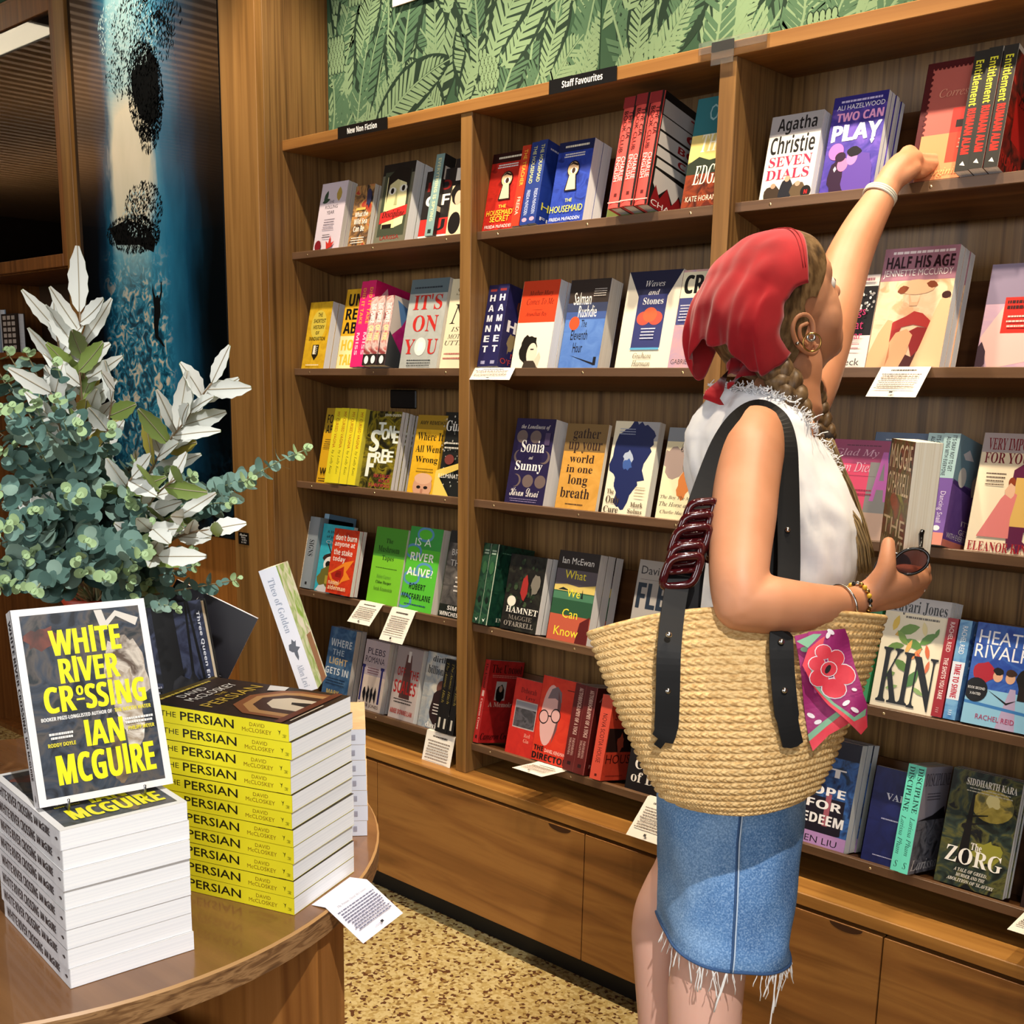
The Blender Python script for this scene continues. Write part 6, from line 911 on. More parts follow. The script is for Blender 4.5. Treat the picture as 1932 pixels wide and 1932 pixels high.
# legs
def leg(px, R, foot):
    P = [pt(*q) for q in px]; e0 = P[-1]
    for dx, z in ((0, .48), (-.002, .43), (-.008, .37), (-.012, .29), (-.008, .19), (-.002, .10), (0, .075)): P.append(Vector((e0.x, e0.y, z))+FD_*dx)
    limb(B_, P, R, skin); a = P[-1]
    limb(B_, [a-FD_*.035-ZZ*.03, a+FD_*.05-ZZ*.035, a+FD_*.13-ZZ*.05, a+FD_*.17-ZZ*.052], [.036, .036, .030, .018], skin, sub=3); return a
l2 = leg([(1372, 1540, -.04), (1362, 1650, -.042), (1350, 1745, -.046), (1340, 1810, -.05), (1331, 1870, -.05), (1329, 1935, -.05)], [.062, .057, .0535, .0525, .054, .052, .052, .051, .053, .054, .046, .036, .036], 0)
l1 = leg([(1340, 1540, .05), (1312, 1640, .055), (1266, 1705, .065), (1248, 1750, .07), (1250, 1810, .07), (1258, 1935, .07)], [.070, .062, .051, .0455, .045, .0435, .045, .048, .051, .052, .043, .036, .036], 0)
# near arm, bent, hand holding a book
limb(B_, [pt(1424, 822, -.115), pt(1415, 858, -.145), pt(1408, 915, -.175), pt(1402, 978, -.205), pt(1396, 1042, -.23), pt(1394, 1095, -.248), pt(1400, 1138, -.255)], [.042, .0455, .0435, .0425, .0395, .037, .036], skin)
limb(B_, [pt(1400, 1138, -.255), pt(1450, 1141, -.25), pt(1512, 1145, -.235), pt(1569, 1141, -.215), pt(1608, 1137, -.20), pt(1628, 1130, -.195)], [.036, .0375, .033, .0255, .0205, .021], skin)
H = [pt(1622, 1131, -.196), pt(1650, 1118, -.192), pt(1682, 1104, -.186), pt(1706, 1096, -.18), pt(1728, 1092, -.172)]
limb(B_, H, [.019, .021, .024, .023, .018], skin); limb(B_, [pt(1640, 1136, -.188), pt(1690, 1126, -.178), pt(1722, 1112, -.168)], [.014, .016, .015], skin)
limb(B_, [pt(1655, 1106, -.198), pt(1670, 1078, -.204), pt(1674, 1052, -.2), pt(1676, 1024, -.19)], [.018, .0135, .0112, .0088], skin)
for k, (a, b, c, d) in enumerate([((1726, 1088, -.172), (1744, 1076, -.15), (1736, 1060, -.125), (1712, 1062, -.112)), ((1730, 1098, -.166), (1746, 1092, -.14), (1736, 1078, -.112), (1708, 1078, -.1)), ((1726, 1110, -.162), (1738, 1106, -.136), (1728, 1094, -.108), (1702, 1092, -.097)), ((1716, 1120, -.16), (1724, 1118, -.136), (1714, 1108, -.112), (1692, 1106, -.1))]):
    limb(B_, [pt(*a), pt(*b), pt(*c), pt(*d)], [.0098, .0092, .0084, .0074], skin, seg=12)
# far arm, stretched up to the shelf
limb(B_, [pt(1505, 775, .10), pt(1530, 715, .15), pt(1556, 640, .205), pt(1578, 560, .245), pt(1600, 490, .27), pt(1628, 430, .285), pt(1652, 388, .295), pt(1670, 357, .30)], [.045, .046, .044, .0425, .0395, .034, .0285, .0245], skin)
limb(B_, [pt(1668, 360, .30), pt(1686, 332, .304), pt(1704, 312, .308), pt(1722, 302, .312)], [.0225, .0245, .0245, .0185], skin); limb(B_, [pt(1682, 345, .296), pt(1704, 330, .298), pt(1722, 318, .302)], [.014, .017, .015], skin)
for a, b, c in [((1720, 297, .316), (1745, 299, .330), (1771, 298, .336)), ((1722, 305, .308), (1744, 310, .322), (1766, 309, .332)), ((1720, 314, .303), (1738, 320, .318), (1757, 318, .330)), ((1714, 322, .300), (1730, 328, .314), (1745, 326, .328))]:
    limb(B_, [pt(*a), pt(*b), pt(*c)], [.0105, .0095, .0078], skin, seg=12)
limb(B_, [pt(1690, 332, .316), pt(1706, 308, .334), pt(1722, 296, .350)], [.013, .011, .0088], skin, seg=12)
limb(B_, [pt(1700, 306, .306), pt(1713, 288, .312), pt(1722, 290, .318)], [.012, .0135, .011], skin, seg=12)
# head, tilted back and turned a little away
HC = pt(1474, 585, .0); HA = math.radians(25); HP = math.radians(25)
hF0 = UU*math.cos(HA)+VV*math.sin(HA); hF = hF0*math.cos(HP)+ZZ*math.sin(HP); hU = ZZ*math.cos(HP)-hF0*math.sin(HP); hR = hF.cross(hU)
def hp(f, r_, u): return HC+hF*f+hR*r_+hU*u
def ell(c, rf, rr, ru, tilt=0):
    a, u_ = hF*math.cos(tilt)+hU*math.sin(tilt), hU*math.cos(tilt)-hF*math.sin(tilt)
    B_.ball(c, 1, skin, 24, 16, Matrix((a*rf, hR*rr, u_*ru)).transposed())
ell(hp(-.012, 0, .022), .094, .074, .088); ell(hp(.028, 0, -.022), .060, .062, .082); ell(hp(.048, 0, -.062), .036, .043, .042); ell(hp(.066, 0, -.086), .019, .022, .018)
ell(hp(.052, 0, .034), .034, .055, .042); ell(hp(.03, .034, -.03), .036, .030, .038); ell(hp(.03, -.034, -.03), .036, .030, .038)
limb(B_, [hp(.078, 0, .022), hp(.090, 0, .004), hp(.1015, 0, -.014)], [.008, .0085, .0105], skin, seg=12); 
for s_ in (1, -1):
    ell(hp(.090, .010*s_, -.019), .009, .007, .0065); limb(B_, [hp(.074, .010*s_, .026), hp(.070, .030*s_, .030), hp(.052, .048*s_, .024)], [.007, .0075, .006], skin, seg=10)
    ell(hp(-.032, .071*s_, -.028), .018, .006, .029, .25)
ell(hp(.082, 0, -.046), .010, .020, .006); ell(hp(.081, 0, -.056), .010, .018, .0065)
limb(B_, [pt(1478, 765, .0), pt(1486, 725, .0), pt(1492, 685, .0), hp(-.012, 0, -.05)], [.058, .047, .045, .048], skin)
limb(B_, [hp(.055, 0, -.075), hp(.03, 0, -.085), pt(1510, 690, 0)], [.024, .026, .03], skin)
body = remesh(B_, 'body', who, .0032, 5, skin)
def wp(mb, name, par=None, **k):
    par = par or who; o = mb.build(name, par, **k)
    if par is who: o.matrix_parent_inverse = Matrix.Translation(-who.location)
    return o
# face details, ear rim
eyew, eyei, lipm, brow = mat('eye_white', '#e6e0da', .2), mat('eye_iris', '#4a3424', .15), mat('lips', '#b8645c', .45), mat('brow_hair', '#5c4430', .8)
m = MB()
for s_ in (1, -1):
    m.ball(hp(.0665, .031*s_, .010), .0125, eyew, 14, 10); m.ball(hp(.0755, .0325*s_, .0105), .0055, eyei, 12, 8)
wp(m, 'eyes')
m = MB()
for s_ in (1, -1): m.tube([hp(.084, .014*s_, .030), hp(.080, .030*s_, .036), hp(.066, .048*s_, .030)], [.0022, .003, .0015], brow, seg=8)
wp(m, 'eyebrows')
m = MB(); m.tube([hp(.080, .021, -.051), hp(.091, .009, -.046), hp(.092, 0, -.048), hp(.091, -.009, -.046), hp(.080, -.021, -.051)], [.001, .0038, .0035, .0038, .001], lipm, seg=8); m.tube([hp(.080, .020, -.052), hp(.090, 0, -.0575), hp(.080, -.020, -.052)], [.001, .0046, .001], lipm, seg=8); wp(m, 'lips')
def sm(P, k=5):
    Q = []
    for i in range(len(P)-1):
        p0, p1, p2, p3 = P[max(i-1, 0)], P[i], P[i+1], P[min(i+2, len(P)-1)]
        for j in range(k): s = j/k; Q.append(.5*((2*p1)+(p2-p0)*s+(2*p0-5*p1+4*p2-p3)*s*s+(3*p1-p0-3*p2+p3)*s**3))
    return Q+[P[-1]]
m = MB(); ear = lambda f, u, o=0: hp(-.032+f, .0765+o, -.028+u)
m.tube(sm([ear(.014, -.004), ear(.017, .012), ear(.010, .026), ear(-.006, .029), ear(-.018, .018), ear(-.019, .0), ear(-.012, -.016), ear(.0, -.028), ear(.010, -.029), ear(.014, -.02)]), .0038, skin, seg=10); m.tube(sm([ear(.008, .014, .001), ear(-.006, .014, .001), ear(-.010, .0, .001), ear(-.002, -.014, .001)]), .003, skin, seg=10); wp(m, 'ear_rim')
# hair
hair = noise_mat('hair_brown', ['#3a2a1a', '#5c4429', '#7a6040', '#4a3522'], (90, 90, 40), rough=.45, lo=.3, hi=.75, detail=3, spec=.4)
hairl = noise_mat('hair_ends', ['#5c462c', '#8a7048', '#a08658', '#6e5636'], (70, 70, 12), rough=.5, lo=.25, hi=.75, detail=3)
def hood(f0, f1, rho, m_, nv=28, nt=22, tm=1.38, wr=.085, nz=0, seed=0, push=0):
    vs, fs = [], []
    for j in range(nt+1):
        ta = -tm+2*tm*j/nt; a0, a1 = f0(ta), f1(ta)
        for i in range(nv+1):
            ps = math.radians(a0+(a1-a0)*i/nv); rr = rho(math.degrees(ps), ta)
            q = hF*(math.cos(ps)*rr)+hU*(math.sin(ps)*rr+.004)+hR*(wr*math.sin(ta)*(1+.0*rr))
            q += hF*(push*math.sin(ta)**2)
            if nz: q += (hF*math.cos(ps)+hU*math.sin(ps))*(nz*mnoise.noise(Vector((ps*2.2+seed, ta*3.2, seed)))*(i/nv))
            vs.append(HC+q)
    for j in range(nt):
        for i in range(nv): fs.append((j*(nv+1)+i, j*(nv+1)+i+1, (j+1)*(nv+1)+i+1, (j+1)*(nv+1)+i))
    mb = MB(); mb.mesh(vs, fs, m_, True); return mb
cosp = lambda ta, k: max(math.cos(ta), .0)**k
m = hood(lambda ta: 55-16*abs(math.sin(ta))**3, lambda ta: 232, lambda ps, ta: .103*(1.0 if ps > 70 else .97+.03*max(0, (ps-40)/30))*cosp(ta, .62)+.008, hair, wr=.0785, nz=.002, tm=1.56, push=-.008)
h_ = wp(m, 'hair'); 
def braid(P, r_, turns, name, par, tail=None, wd=.013):
    n = 120; m = MB(); Q = []
    for i in range(n+1):
        x = i/n*(len(P)-1); k = min(int(x), len(P)-2); p0, p1, p2, p3 = P[max(k-1, 0)], P[k], P[k+1], P[min(k+2, len(P)-1)]; s = x-k
        Q.append(.5*((2*p1)+(p2-p0)*s+(2*p0-5*p1+4*p2-p3)*s*s+(3*p1-p0-3*p2+p3)*s**3))
    for st in range(3):
        pts = []
        for i, q in enumerate(Q):
            tg = (Q[min(i+1, n)]-Q[max(i-1, 0)]).normalized(); a = (FW.cross(tg)).normalized(); b = tg.cross(a); ph = i/n*turns*6.283+st*2.094; w_ = wd*(1-.3*i/n)
            pts.append(q+a*(math.sin(ph)*w_)+b*(math.sin(2*ph)*w_*.45))
        m.tube(pts, [r_*(1-.35*i/n) for i in range(n+1)], hair, seg=10)
    o = wp(m, name, par); return o
b1 = braid([pt(1452, 655, -.055), pt(1457, 690, -.065), pt(1484, 722, -.07), pt(1500, 765, -.075), pt(1515, 805, -.065), pt(1530, 850, -.05), pt(1544, 905, -.04)], .0142, 3.4, 'near_braid', h_)
b2 = braid([pt(1500, 690, .06), pt(1528, 735, .065), pt(1543, 780, .065), pt(1560, 826, .06)], .0118, 2.4, 'far_braid', h_)
def tuft(P, w0, w1, n, seed, name):
    rnd = random.Random(seed); m = MB()
    for k in range(n):
        o1, o2 = rnd.uniform(-1, 1), rnd.uniform(-1, 1); pts = [p_+RT*(o1*(w0+(w1-w0)*i/(len(P)-1)))+FW*(o2*w0)+ZZ*rnd.uniform(-.003, .003) for i, p_ in enumerate(P)]
        Q = []
        for i in range(len(pts)-1):
            for s in (0, .33, .66): Q.append(pts[i].lerp(pts[i+1], s))
        Q.append(pts[-1]); m.tube(Q, [.0026*(1-.75*i/(len(Q)-1)) for i in range(len(Q))], hairl, seg=5)
    return wp(m, name, h_)
tuft([pt(1548, 918, -.055), pt(1580, 950, -.075), pt(1608, 985, -.085), pt(1624, 1030, -.085), pt(1630, 1080, -.08)], .008, .011, 46, 3, 'near_braid_end'); tuft([pt(1562, 832, .05), pt(1580, 880, .045), pt(1602, 930, .04), pt(1622, 990, .035), pt(1636, 1050, .03)], .007, .011, 40, 5, 'far_braid_end')
m = MB(); tie = mat('hair_tie', '#2a211c', .7); m.tube([pt(1540, 900, -.04), pt(1550, 924, -.055)], [.0125, .012], tie, seg=12); m.tube([pt(1557, 818, .06), pt(1563, 834, .055)], [.011, .0105], tie, seg=12); wp(m, 'hair_ties', h_)
# headscarf
red = noise_mat('scarf_red', ['#84121a', '#a81c24', '#b0222a'], (9, 9, 9), rough=.85, lo=.3, hi=.7, detail=6, bump=.2, spec=.15); N, L, b_ = nodes(red); b_.inputs['Sheen Weight'].default_value = .25
def rho_s(ps, ta):
    base = .101+.004*max(0, min(1, (ps-60)/60)); fl = max(0, (ps-130)/60); return (base+.032*fl**1.3)*cosp(ta, .55-.12*min(fl, 1))+.009+(.0035*math.sin(ta*11+ps*.04)+.002*math.sin(ta*23+1+ps*.03))*min(fl, 1.2)
m = hood(lambda ta: 64+6*math.sin(ta)**2, lambda ta: 178+42*abs(math.sin(ta))**3+2.5*math.sin(ta*9), rho_s, red, nv=60, nt=60, tm=1.47, wr=.0875, nz=.012, seed=3, push=-.024)
sc = wp(m, 'headscarf'); sd_ = sc.modifiers.new('t', 'SOLIDIFY'); sd_.thickness = .0012
m = MB(); 
for off in (5, 9):   # stitched hem lines
    m.tube([HC+hF*(math.cos(math.radians(64+6*math.sin(a)**2+off))*(rho_s(70, a)+.0013))+hU*(math.sin(math.radians(64+6*math.sin(a)**2+off))*(rho_s(70, a)+.0013)+.004)+hR*(.0875*math.sin(a))-hF*(.024*math.sin(a)**2) for a in [-1.3+2.6*k/30 for k in range(31)]], .0007, mat('scarf_stitch', '#8a161c', .9), seg=5)
wp(m, 'stitching', sc)
m = MB(); q = random.Random(4)
m.ball(pt(1398, 690, -.03), (.022, .02, .014), red, 14, 10); wp(m, 'scarf_knot', sc); m = MB()
def cloth_strip(P, w, th=.0012, mm=red, nrm=None):
    vs, fs = [], []
    for i, (p_, wv) in enumerate(zip(P, w)):
        nn = th; vs += [p_-wv-FW*nn, p_+wv-FW*nn, p_+wv+FW*nn, p_-wv+FW*nn]
    for i in range(len(P)-1):
        for k in range(4): fs.append((4*i+k, 4*i+(k+1) % 4, 4*i+4+(k+1) % 4, 4*i+4+k))
    fs += [(3, 2, 1, 0), tuple(4*(len(P)-1)+k for k in range(4))]; m.mesh(vs, fs, mm, True)
cloth_strip([pt(1412, 686, -.045), pt(1378, 690, -.05), pt(1360, 712, -.055), pt(1348, 738, -.06), pt(1342, 752, -.06), pt(1362, 764, -.06)], [ZZ*.006, ZZ*.011, (ZZ+UU)*.010, UU*.013, UU*.012, UU*.003]); wp(m, 'scarf_tail', sc); m = MB(); cloth_strip([pt(1415, 690, -.05), pt(1408, 708, -.06), pt(1388, 722, -.062), pt(1372, 728, -.06)], [UU*.010, UU*.014, (UU+ZZ)*.009, ZZ*.004])
wp(m, 'scarf_tail', sc)
# white top
wht = noise_mat('white_linen', ['#ececef', '#f6f6f8', '#fbfbfa'], (30, 30, 30), rough=.85, lo=.3, hi=.7, detail=5, bump=.12, spec=.2)
TS = [(726, 1372, 1500, .060), (752, 1346, 1505, .086), (785, 1318, 1512, .110), (815, 1304, 1522, .118), (850, 1303, 1545, .126), (900, 1306, 1570, .134), (945, 1314, 1588, .138), (985, 1322, 1604, .138), (1030, 1328, 1600, .135), (1080, 1332, 1588, .132), (1130, 1335, 1584, .132), (1200, 1322, 1574, .136)]
def tsec(y):
    for (a, b) in zip(TS, TS[1:]):
        if y <= b[0] or b is TS[-1]:
            s = max(0, (y-a[0])/(b[0]-a[0])); v = [a[i]+(b[i]-a[i])*s for i in range(4)]; v[0] = y; return ring_(v[1], v[2], y, 0, v[3])
vs, fs = [], []; nt, ny = 96, 44
def ytop(th):       # th: 0 facing, + toward own right side; where the neckline or armhole lies
    d = abs((th+math.pi) % (2*math.pi)-math.pi); dd = math.degrees(d)
    K = [(0, 918), (35, 868), (62, 815), (90, 756), (130, 738), (180, 730)]
    for (a0, y0), (a1, y1) in zip(K, K[1:]):
        if dd <= a1: return y0+(y1-y0)*(dd-a0)/(a1-a0)
    return 730
top_pts = []
for k in range(nt):
    th = 2*math.pi*k/nt; y0 = ytop(th)
    for j in range(ny+1):
        y = y0+(1200-y0)*j/ny; c, a, b = tsec(y); q = c+a*math.cos(th)+b*math.sin(th); d_ = (a.normalized()*math.cos(th)+b.normalized()*math.sin(th))
        wv = .006*mnoise.noise(Vector((th*3.0, y*.012, 1)))+.004*mnoise.noise(Vector((th*9+y*.01, y*.02, 4)))
        vs.append(q+d_*(wv+.002))
        if j == 0: top_pts.append((vs[-1], d_, th))
for k in range(nt):
    for j in range(ny): fs.append((k*(ny+1)+j, k*(ny+1)+j+1, ((k+1) % nt)*(ny+1)+j+1, ((k+1) % nt)*(ny+1)+j))
m = MB(); m.mesh(vs, fs, wht, True); topo = wp(m, 'white_top'); sd_ = topo.modifiers.new('t', 'SOLIDIFY'); sd_.thickness = .0016; sd_.offset = 1
m = MB(); q = random.Random(9)
for i in range(520):    # frayed edge of neck and armholes
    k = q.randrange(nt); a = top_pts[k][0].lerp(top_pts[(k+1) % nt][0], q.random()); d_ = top_pts[k][1]; s = .006
    P = [a]; 
    for z in range(3): P.append(P[-1]+Vector((q.uniform(-s, s), q.uniform(-s, s), q.uniform(-s*.6, s)))+d_*.0015)
    m.tube(P, .0008, wht, seg=4, cap=False)
wp(m, 'frayed_trim', topo)
m = MB(); m0 = m   # back flap hanging to a point, far lapel with bow
def sheet(P, mm, th=.0014):
    n = len(P); c = sum(P, Vector())/n; nn = FW*th; m.mesh([p_-nn for p_ in P]+[p_+nn for p_ in P], _ears2(P)+[tuple(i+n for i in f[::-1]) for f in _ears2(P)]+[(i, (i+1) % n, n+(i+1) % n, n+i) for i in range(n)], mm)
def _ears2(P):
    from mathutils.geometry import tessellate_polygon
    return [tuple(f) for f in tessellate_polygon([[Vector(((p_-CP).dot(RT), (p_-CP).dot(DN), 0)) for p_ in P]])]
sheet([pt(1558, 826, .10), pt(1572, 850, .10), pt(1588, 890, .095), pt(1600, 935, .09), pt(1590, 942, .085), pt(1566, 925, .07), pt(1560, 890, .08)], wht)
wp(m, 'far_lapel', topo); m = MB()
m.ball(pt(1597, 938, .055), (.014, .012, .010), wht, 12, 8); sheet([pt(1592, 930, .05), pt(1607, 945, .05), pt(1598, 955, .05), pt(1584, 944, .05)], wht); wp(m, 'bow', topo)
m = MB(); q = random.Random(6)
for i in range(26):
    a = pt(1560+q.uniform(0, 30), 1075+q.uniform(0, 40), -.03); m.tube([a, a+Vector((q.uniform(-.004, .004), 0, -.012)), a+Vector((q.uniform(-.006, .006), 0, -.024))], .0008, wht, seg=4)
wp(m, 'hem_threads', topo)
# denim skirt
den = mat('denim', '#5c82b0', .85, spec=.2); N, L, b_ = nodes(den)
tc = N.new('ShaderNodeTexCoord'); n1 = N.new('ShaderNodeTexNoise'); n1.inputs['Scale'].default_value = 420; n1.inputs['Detail'].default_value = 2; n2 = N.new('ShaderNodeTexNoise'); n2.inputs['Scale'].default_value = 9; n2.inputs['Detail'].default_value = 4
L.new(tc.outputs['Object'], n1.inputs[0]); L.new(tc.outputs['Object'], n2.inputs[0])
def rmp(src, st):
    c = N.new('ShaderNodeValToRGB'); e_ = c.color_ramp.elements
    while len(e_) < len(st): e_.new(.5)
    for q_, (p_, h__) in zip(e_, st): q_.position = p_; q_.color = lin(h__)
    L.new(src, c.inputs[0]); return c.outputs[0]
mx = N.new('ShaderNodeMix'); mx.data_type = 'RGBA'; mx.inputs[0].default_value = .5
L.new(rmp(n1.outputs[0], [(.32, '#34557f'), (.5, '#5f86b4'), (.68, '#a3bedb')]), mx.inputs[6]); L.new(rmp(n2.outputs[0], [(.35, '#46699a'), (.5, '#6089ba'), (.65, '#87a9cf')]), mx.inputs[7]); L.new(mx.outputs[2], b_.inputs['Base Color'])
KS = [(1190, 1330, 1545, .134), (1300, 1285, 1520, .152), (1420, 1255, 1506, .162), (1520, 1243, 1498, .164), (1620, 1242, 1490, .164), (1700, 1241, 1482, .163), (1748, 1239, 1476, .163)]
SEC = [(pt((a+b)/2, y, 0), UU*((b-a)/2*DP/FPX), VV*-(s_-.012)) for y, a, b, s_ in KS]; vs, fs = [], []; nt = 96; sub = 7; rows = []
for i in range(len(SEC)-1):
    for k in range(sub): 
        s = k/sub; rows.append(tuple(SEC[i][j].lerp(SEC[i+1][j], s) for j in range(3)))
rows.append(SEC[-1]); hem = []
for i, (c, a, b) in enumerate(rows):
    for k in range(nt):
        th = 2*math.pi*k/nt; d_ = a.normalized()*math.cos(th)+b.normalized()*math.sin(th); th_ = th; wv = .0035*mnoise.noise(Vector((math.cos(th)*2, math.sin(th)*2, i*.12)))*(1+i/len(rows))
        dz = .012*math.cos(th+.4)*max(0, i/len(rows)-.6)/.4; q_ = c+a*(.965*math.copysign(abs(math.cos(th))**.72, math.cos(th)))+b*(.965*math.copysign(abs(math.sin(th))**.72, math.sin(th)))+d_*wv+ZZ*(-dz); vs.append(q_)
        if i == len(rows)-1: hem.append((q_, d_))
for i in range(len(rows)-1):
    for k in range(nt): fs.append((i*nt+k, i*nt+(k+1) % nt, (i+1)*nt+(k+1) % nt, (i+1)*nt+k))
m = MB(); m.mesh(vs, fs, den, True); skt = wp(m, 'denim_skirt'); sd_ = skt.modifiers.new('t', 'SOLIDIFY'); sd_.thickness = .002
k0 = min(range(nt), key=lambda k: abs((lambda d: PX0+FPX*d.dot(RT)/d.dot(FW))(vs[(len(rows)-20)*nt+k]-CP)-1402)+(0 if (vs[(len(rows)-20)*nt+k]-CP).dot(FW) < DP else 1e4))
m = MB(); sl = mat('denim_seam_light', '#b8c9dc', .85); sdk = mat('denim_seam_dark', '#34527c', .85)
out = lambda i, k, e_: vs[i*nt+k % nt]+(rows[i][1].normalized()*math.cos(2*math.pi*k/nt)+rows[i][2].normalized()*math.sin(2*math.pi*k/nt))*e_
m.tube([out(i, k0, .0012) for i in range(len(rows))], .0013, sl, seg=5); m.tube([out(i, k0, .0008)-UU*.003 for i in range(len(rows))], .0016, sdk, seg=5); m.tube([out(len(rows)-1, k, .0) for k in range(nt)]+[out(len(rows)-1, 0, 0)], .0022, sdk, seg=6); wp(m, 'seams', skt)
m = MB(); q = random.Random(12); thr = mat('white_thread', '#e9e6e2', .8)
for i in range(150):
    k = q.randrange(nt); a = hem[k][0]; L_ = q.choice([.008, .012, .018, .03, .04])*q.uniform(.6, 1.2); dx = q.uniform(-.3, .3); P = [a]
    for s in range(4): P.append(P[-1]+(UU*(dx+q.uniform(-.25, .25))+VV*q.uniform(-.15, .15)-ZZ)*(L_/4))
    m.tube(P, .0007, thr, seg=4)
kk = [k for k in range(nt) if (hem[k][0]-CP).dot(FW) < DP-.03]
def hx(px_): return min(kk, key=lambda k: abs((lambda d: PX0+FPX*d.dot(RT)/d.dot(FW))(hem[k][0]-CP)-px_))
for px_, Ls, dx in ((1465, .125, .02), (1466, .06, -.03), (1478, .055, -.12), (1460, .035, -.35), (1372, .05, -.2), (1370, .06, -.25), (1325, .035, -.08), (1318, .04, -.05), (1300, .035, .1), (1345, .045, .25), (1280, .025, -.2), (1250, .02, -.4)):
    a = hem[hx(px_)][0]; P = [a]
    for s in range(6): P.append(P[-1]+(UU*(dx+q.uniform(-.12, .12))-VV*.02-ZZ)*(Ls/6))
    m.tube(P, .0011, thr, seg=5)
wp(m, 'frayed_hem', skt)
m = MB(); shm = mat('sandal_leather', '#7a4c2c', .6)
for tp in (l2, l1):
    c = Vector((tp.x, tp.y, 0)); loft(m, [(c-FD_*.075+ZZ*.008, ZZ*.008, SD_*.012), (c-FD_*.04+ZZ*.008, ZZ*.008, SD_*.034), (c+FD_*.06+ZZ*.008, ZZ*.008, SD_*.038), (c+FD_*.14+ZZ*.008, ZZ*.008, SD_*.044), (c+FD_*.2+ZZ*.008, ZZ*.008, SD_*.014)], shm, 16)
    m.tube([c+FD_*.1+SD_*.045+ZZ*.01, c+FD_*.1+SD_*.02+ZZ*.055, c+FD_*.1-SD_*.02+ZZ*.055, c+FD_*.1-SD_*.045+ZZ*.01], .006, shm, seg=6)
wp(m, 'sandals')
# jewellery
gold, silv = mat('gold', '#b08a4c', .25, metal=1), mat('silver', '#c8c4be', .2, metal=1)
def hoop(c, ax, ay, r_, th, mm, mb, n=28): mb.tube([c+ax*(math.cos(2*math.pi*k/n)*r_)+ay*(math.sin(2*math.pi*k/n)*r_) for k in range(n+1)], th, mm, seg=8, cap=False)
m = MB(); hoop(pt(1532, 646, -.085), UU, ZZ, .0125, .0013, gold, m); hoop(pt(1530, 636, -.085), UU, ZZ, .005, .0022, silv, m); m.ball(ear(-.02, -.004, .004), .003, silv); wp(m, 'earrings')
def band(c, ax, r_, th, mm, mb, flat=1.0):
    a_ = ax.orthogonal().normalized(); b__ = ax.cross(a_); hoop(c, a_, b__, r_, th, mm, mb)
ar = (pt(1608, 1137, -.2)-pt(1569, 1141, -.215)).normalized(); m = MB(); band(pt(1588, 1142, -.208), (ar+ZZ*.15).normalized(), .0275, .0016, silv, m); m.ball(pt(1591, 1158, -.236), .0034, silv); wp(m, 'bangle')
m = MB(); c = pt(1617, 1134, -.198); a_ = ar.orthogonal().normalized(); b__ = ar.cross(a_)
for k in range(22): m.ball(c+a_*(math.cos(k*.2856)*.0232)+b__*(math.sin(k*.2856)*.0232), .0034, (gold, mat('bead_yellow', '#d8b030', .3), mat('bead_black', '#16130f', .3), silv)[k % 4], 8, 6)
wp(m, 'bead_bracelet')
al = (pt(1670, 357, .30)-pt(1652, 388, .295)).normalized(); m = MB(); wb = mat('white_bead', '#d8d4c4', .5)
for d_ in (-.004, 0, .004): band(pt(1660, 370, .298)+al*d_, (al+ZZ*.05).normalized(), .0278, .0021, wb, m)
wp(m, 'white_wristband')
# ---- straw bag
XLs = [(0, 1296, 1502, 1526, 1540, 1516), (.08, 1250, 1542, 1506, 1522, 1490), (.25, 1218, 1572, 1455, 1468, 1434), (.5, 1178, 1610, 1368, 1372, 1340), (.75, 1142, 1644, 1280, 1268, 1254), (1, 1112, 1669, 1196, 1150, 1166)]
def bagrow(s):
    for a, b in zip(XLs, XLs[1:]):
        if s <= b[0]+1e-9: f = (s-a[0])/(b[0]-a[0]); return [a[i]+(b[i]-a[i])*f for i in range(1, 6)]
BD = -.212; NU, NV, NR = 1000, 216, 27
def bagpt(s, th):
    xl, xr, yl, yc, yr = bagrow(s); c_, s__ = math.cos(th), math.sin(th); cx = math.copysign(abs(c_)**.8, c_); x = (xl+xr)/2+(xr-xl)/2*cx; k = cx; y = yc+(yl-yc)*max(0, -k)**2+(yr-yc)*max(0, k)**2
    dd = (.030+.034*math.sin(math.pi*min(1, s*.9+.08))*(1-.42*s)); return pt(x, y, BD+dd*(-math.copysign(abs(s__)**.8, s__)))
straw = noise_mat('straw', ['#a07c4c', '#c09a62', '#d3b27c', '#b58e58'], (120, 120, 260), rough=.75, lo=.28, hi=.72, detail=3, spec=.25)
vs, fs = [], []
for j in range(NV+1):
    s = j/NV
    for i in range(NU):
        th = 2*math.pi*i/NU; q_ = bagpt(s, th); r_ = s*NR; fr = r_-math.floor(r_); row = int(r_); d_ = SD_*math.sin(th)+UU*math.cos(th)*1.0; d_.normalize()
        pr = math.sin(math.pi*fr)**.6; ph = i/NU*104+abs(fr-.5)*1.9+row*.37+.25*mnoise.noise(Vector((i*.02, row*1.7, 0)))
        stn = abs(math.sin(math.pi*ph))**.7; h_z = .0034*pr*(.25+.95*stn)+.0012*mnoise.noise(Vector((i*.05, row*2.1, 3))); vs.append(q_+d_*h_z)
for j in range(NV):
    for i in range(NU): fs.append((j*NU+i, j*NU+(i+1) % NU, (j+1)*NU+(i+1) % NU, (j+1)*NU+i))
fs.append(tuple(range(NU))[::-1])
bagc = pt(1390, 1530, BD); bag = thing('straw_bag', 'large braided straw tote bag hanging at the person\'s hip on black straps', 'bag', bagc)
m = MB(); m.mesh(vs, fs, straw, True); bb = part(m, 'basket', bag)
m = MB(); m.tube([bagpt(1, 2*math.pi*k/80) for k in range(81)], .0042, straw, seg=8, cap=False); part(m, 'rim', bag)
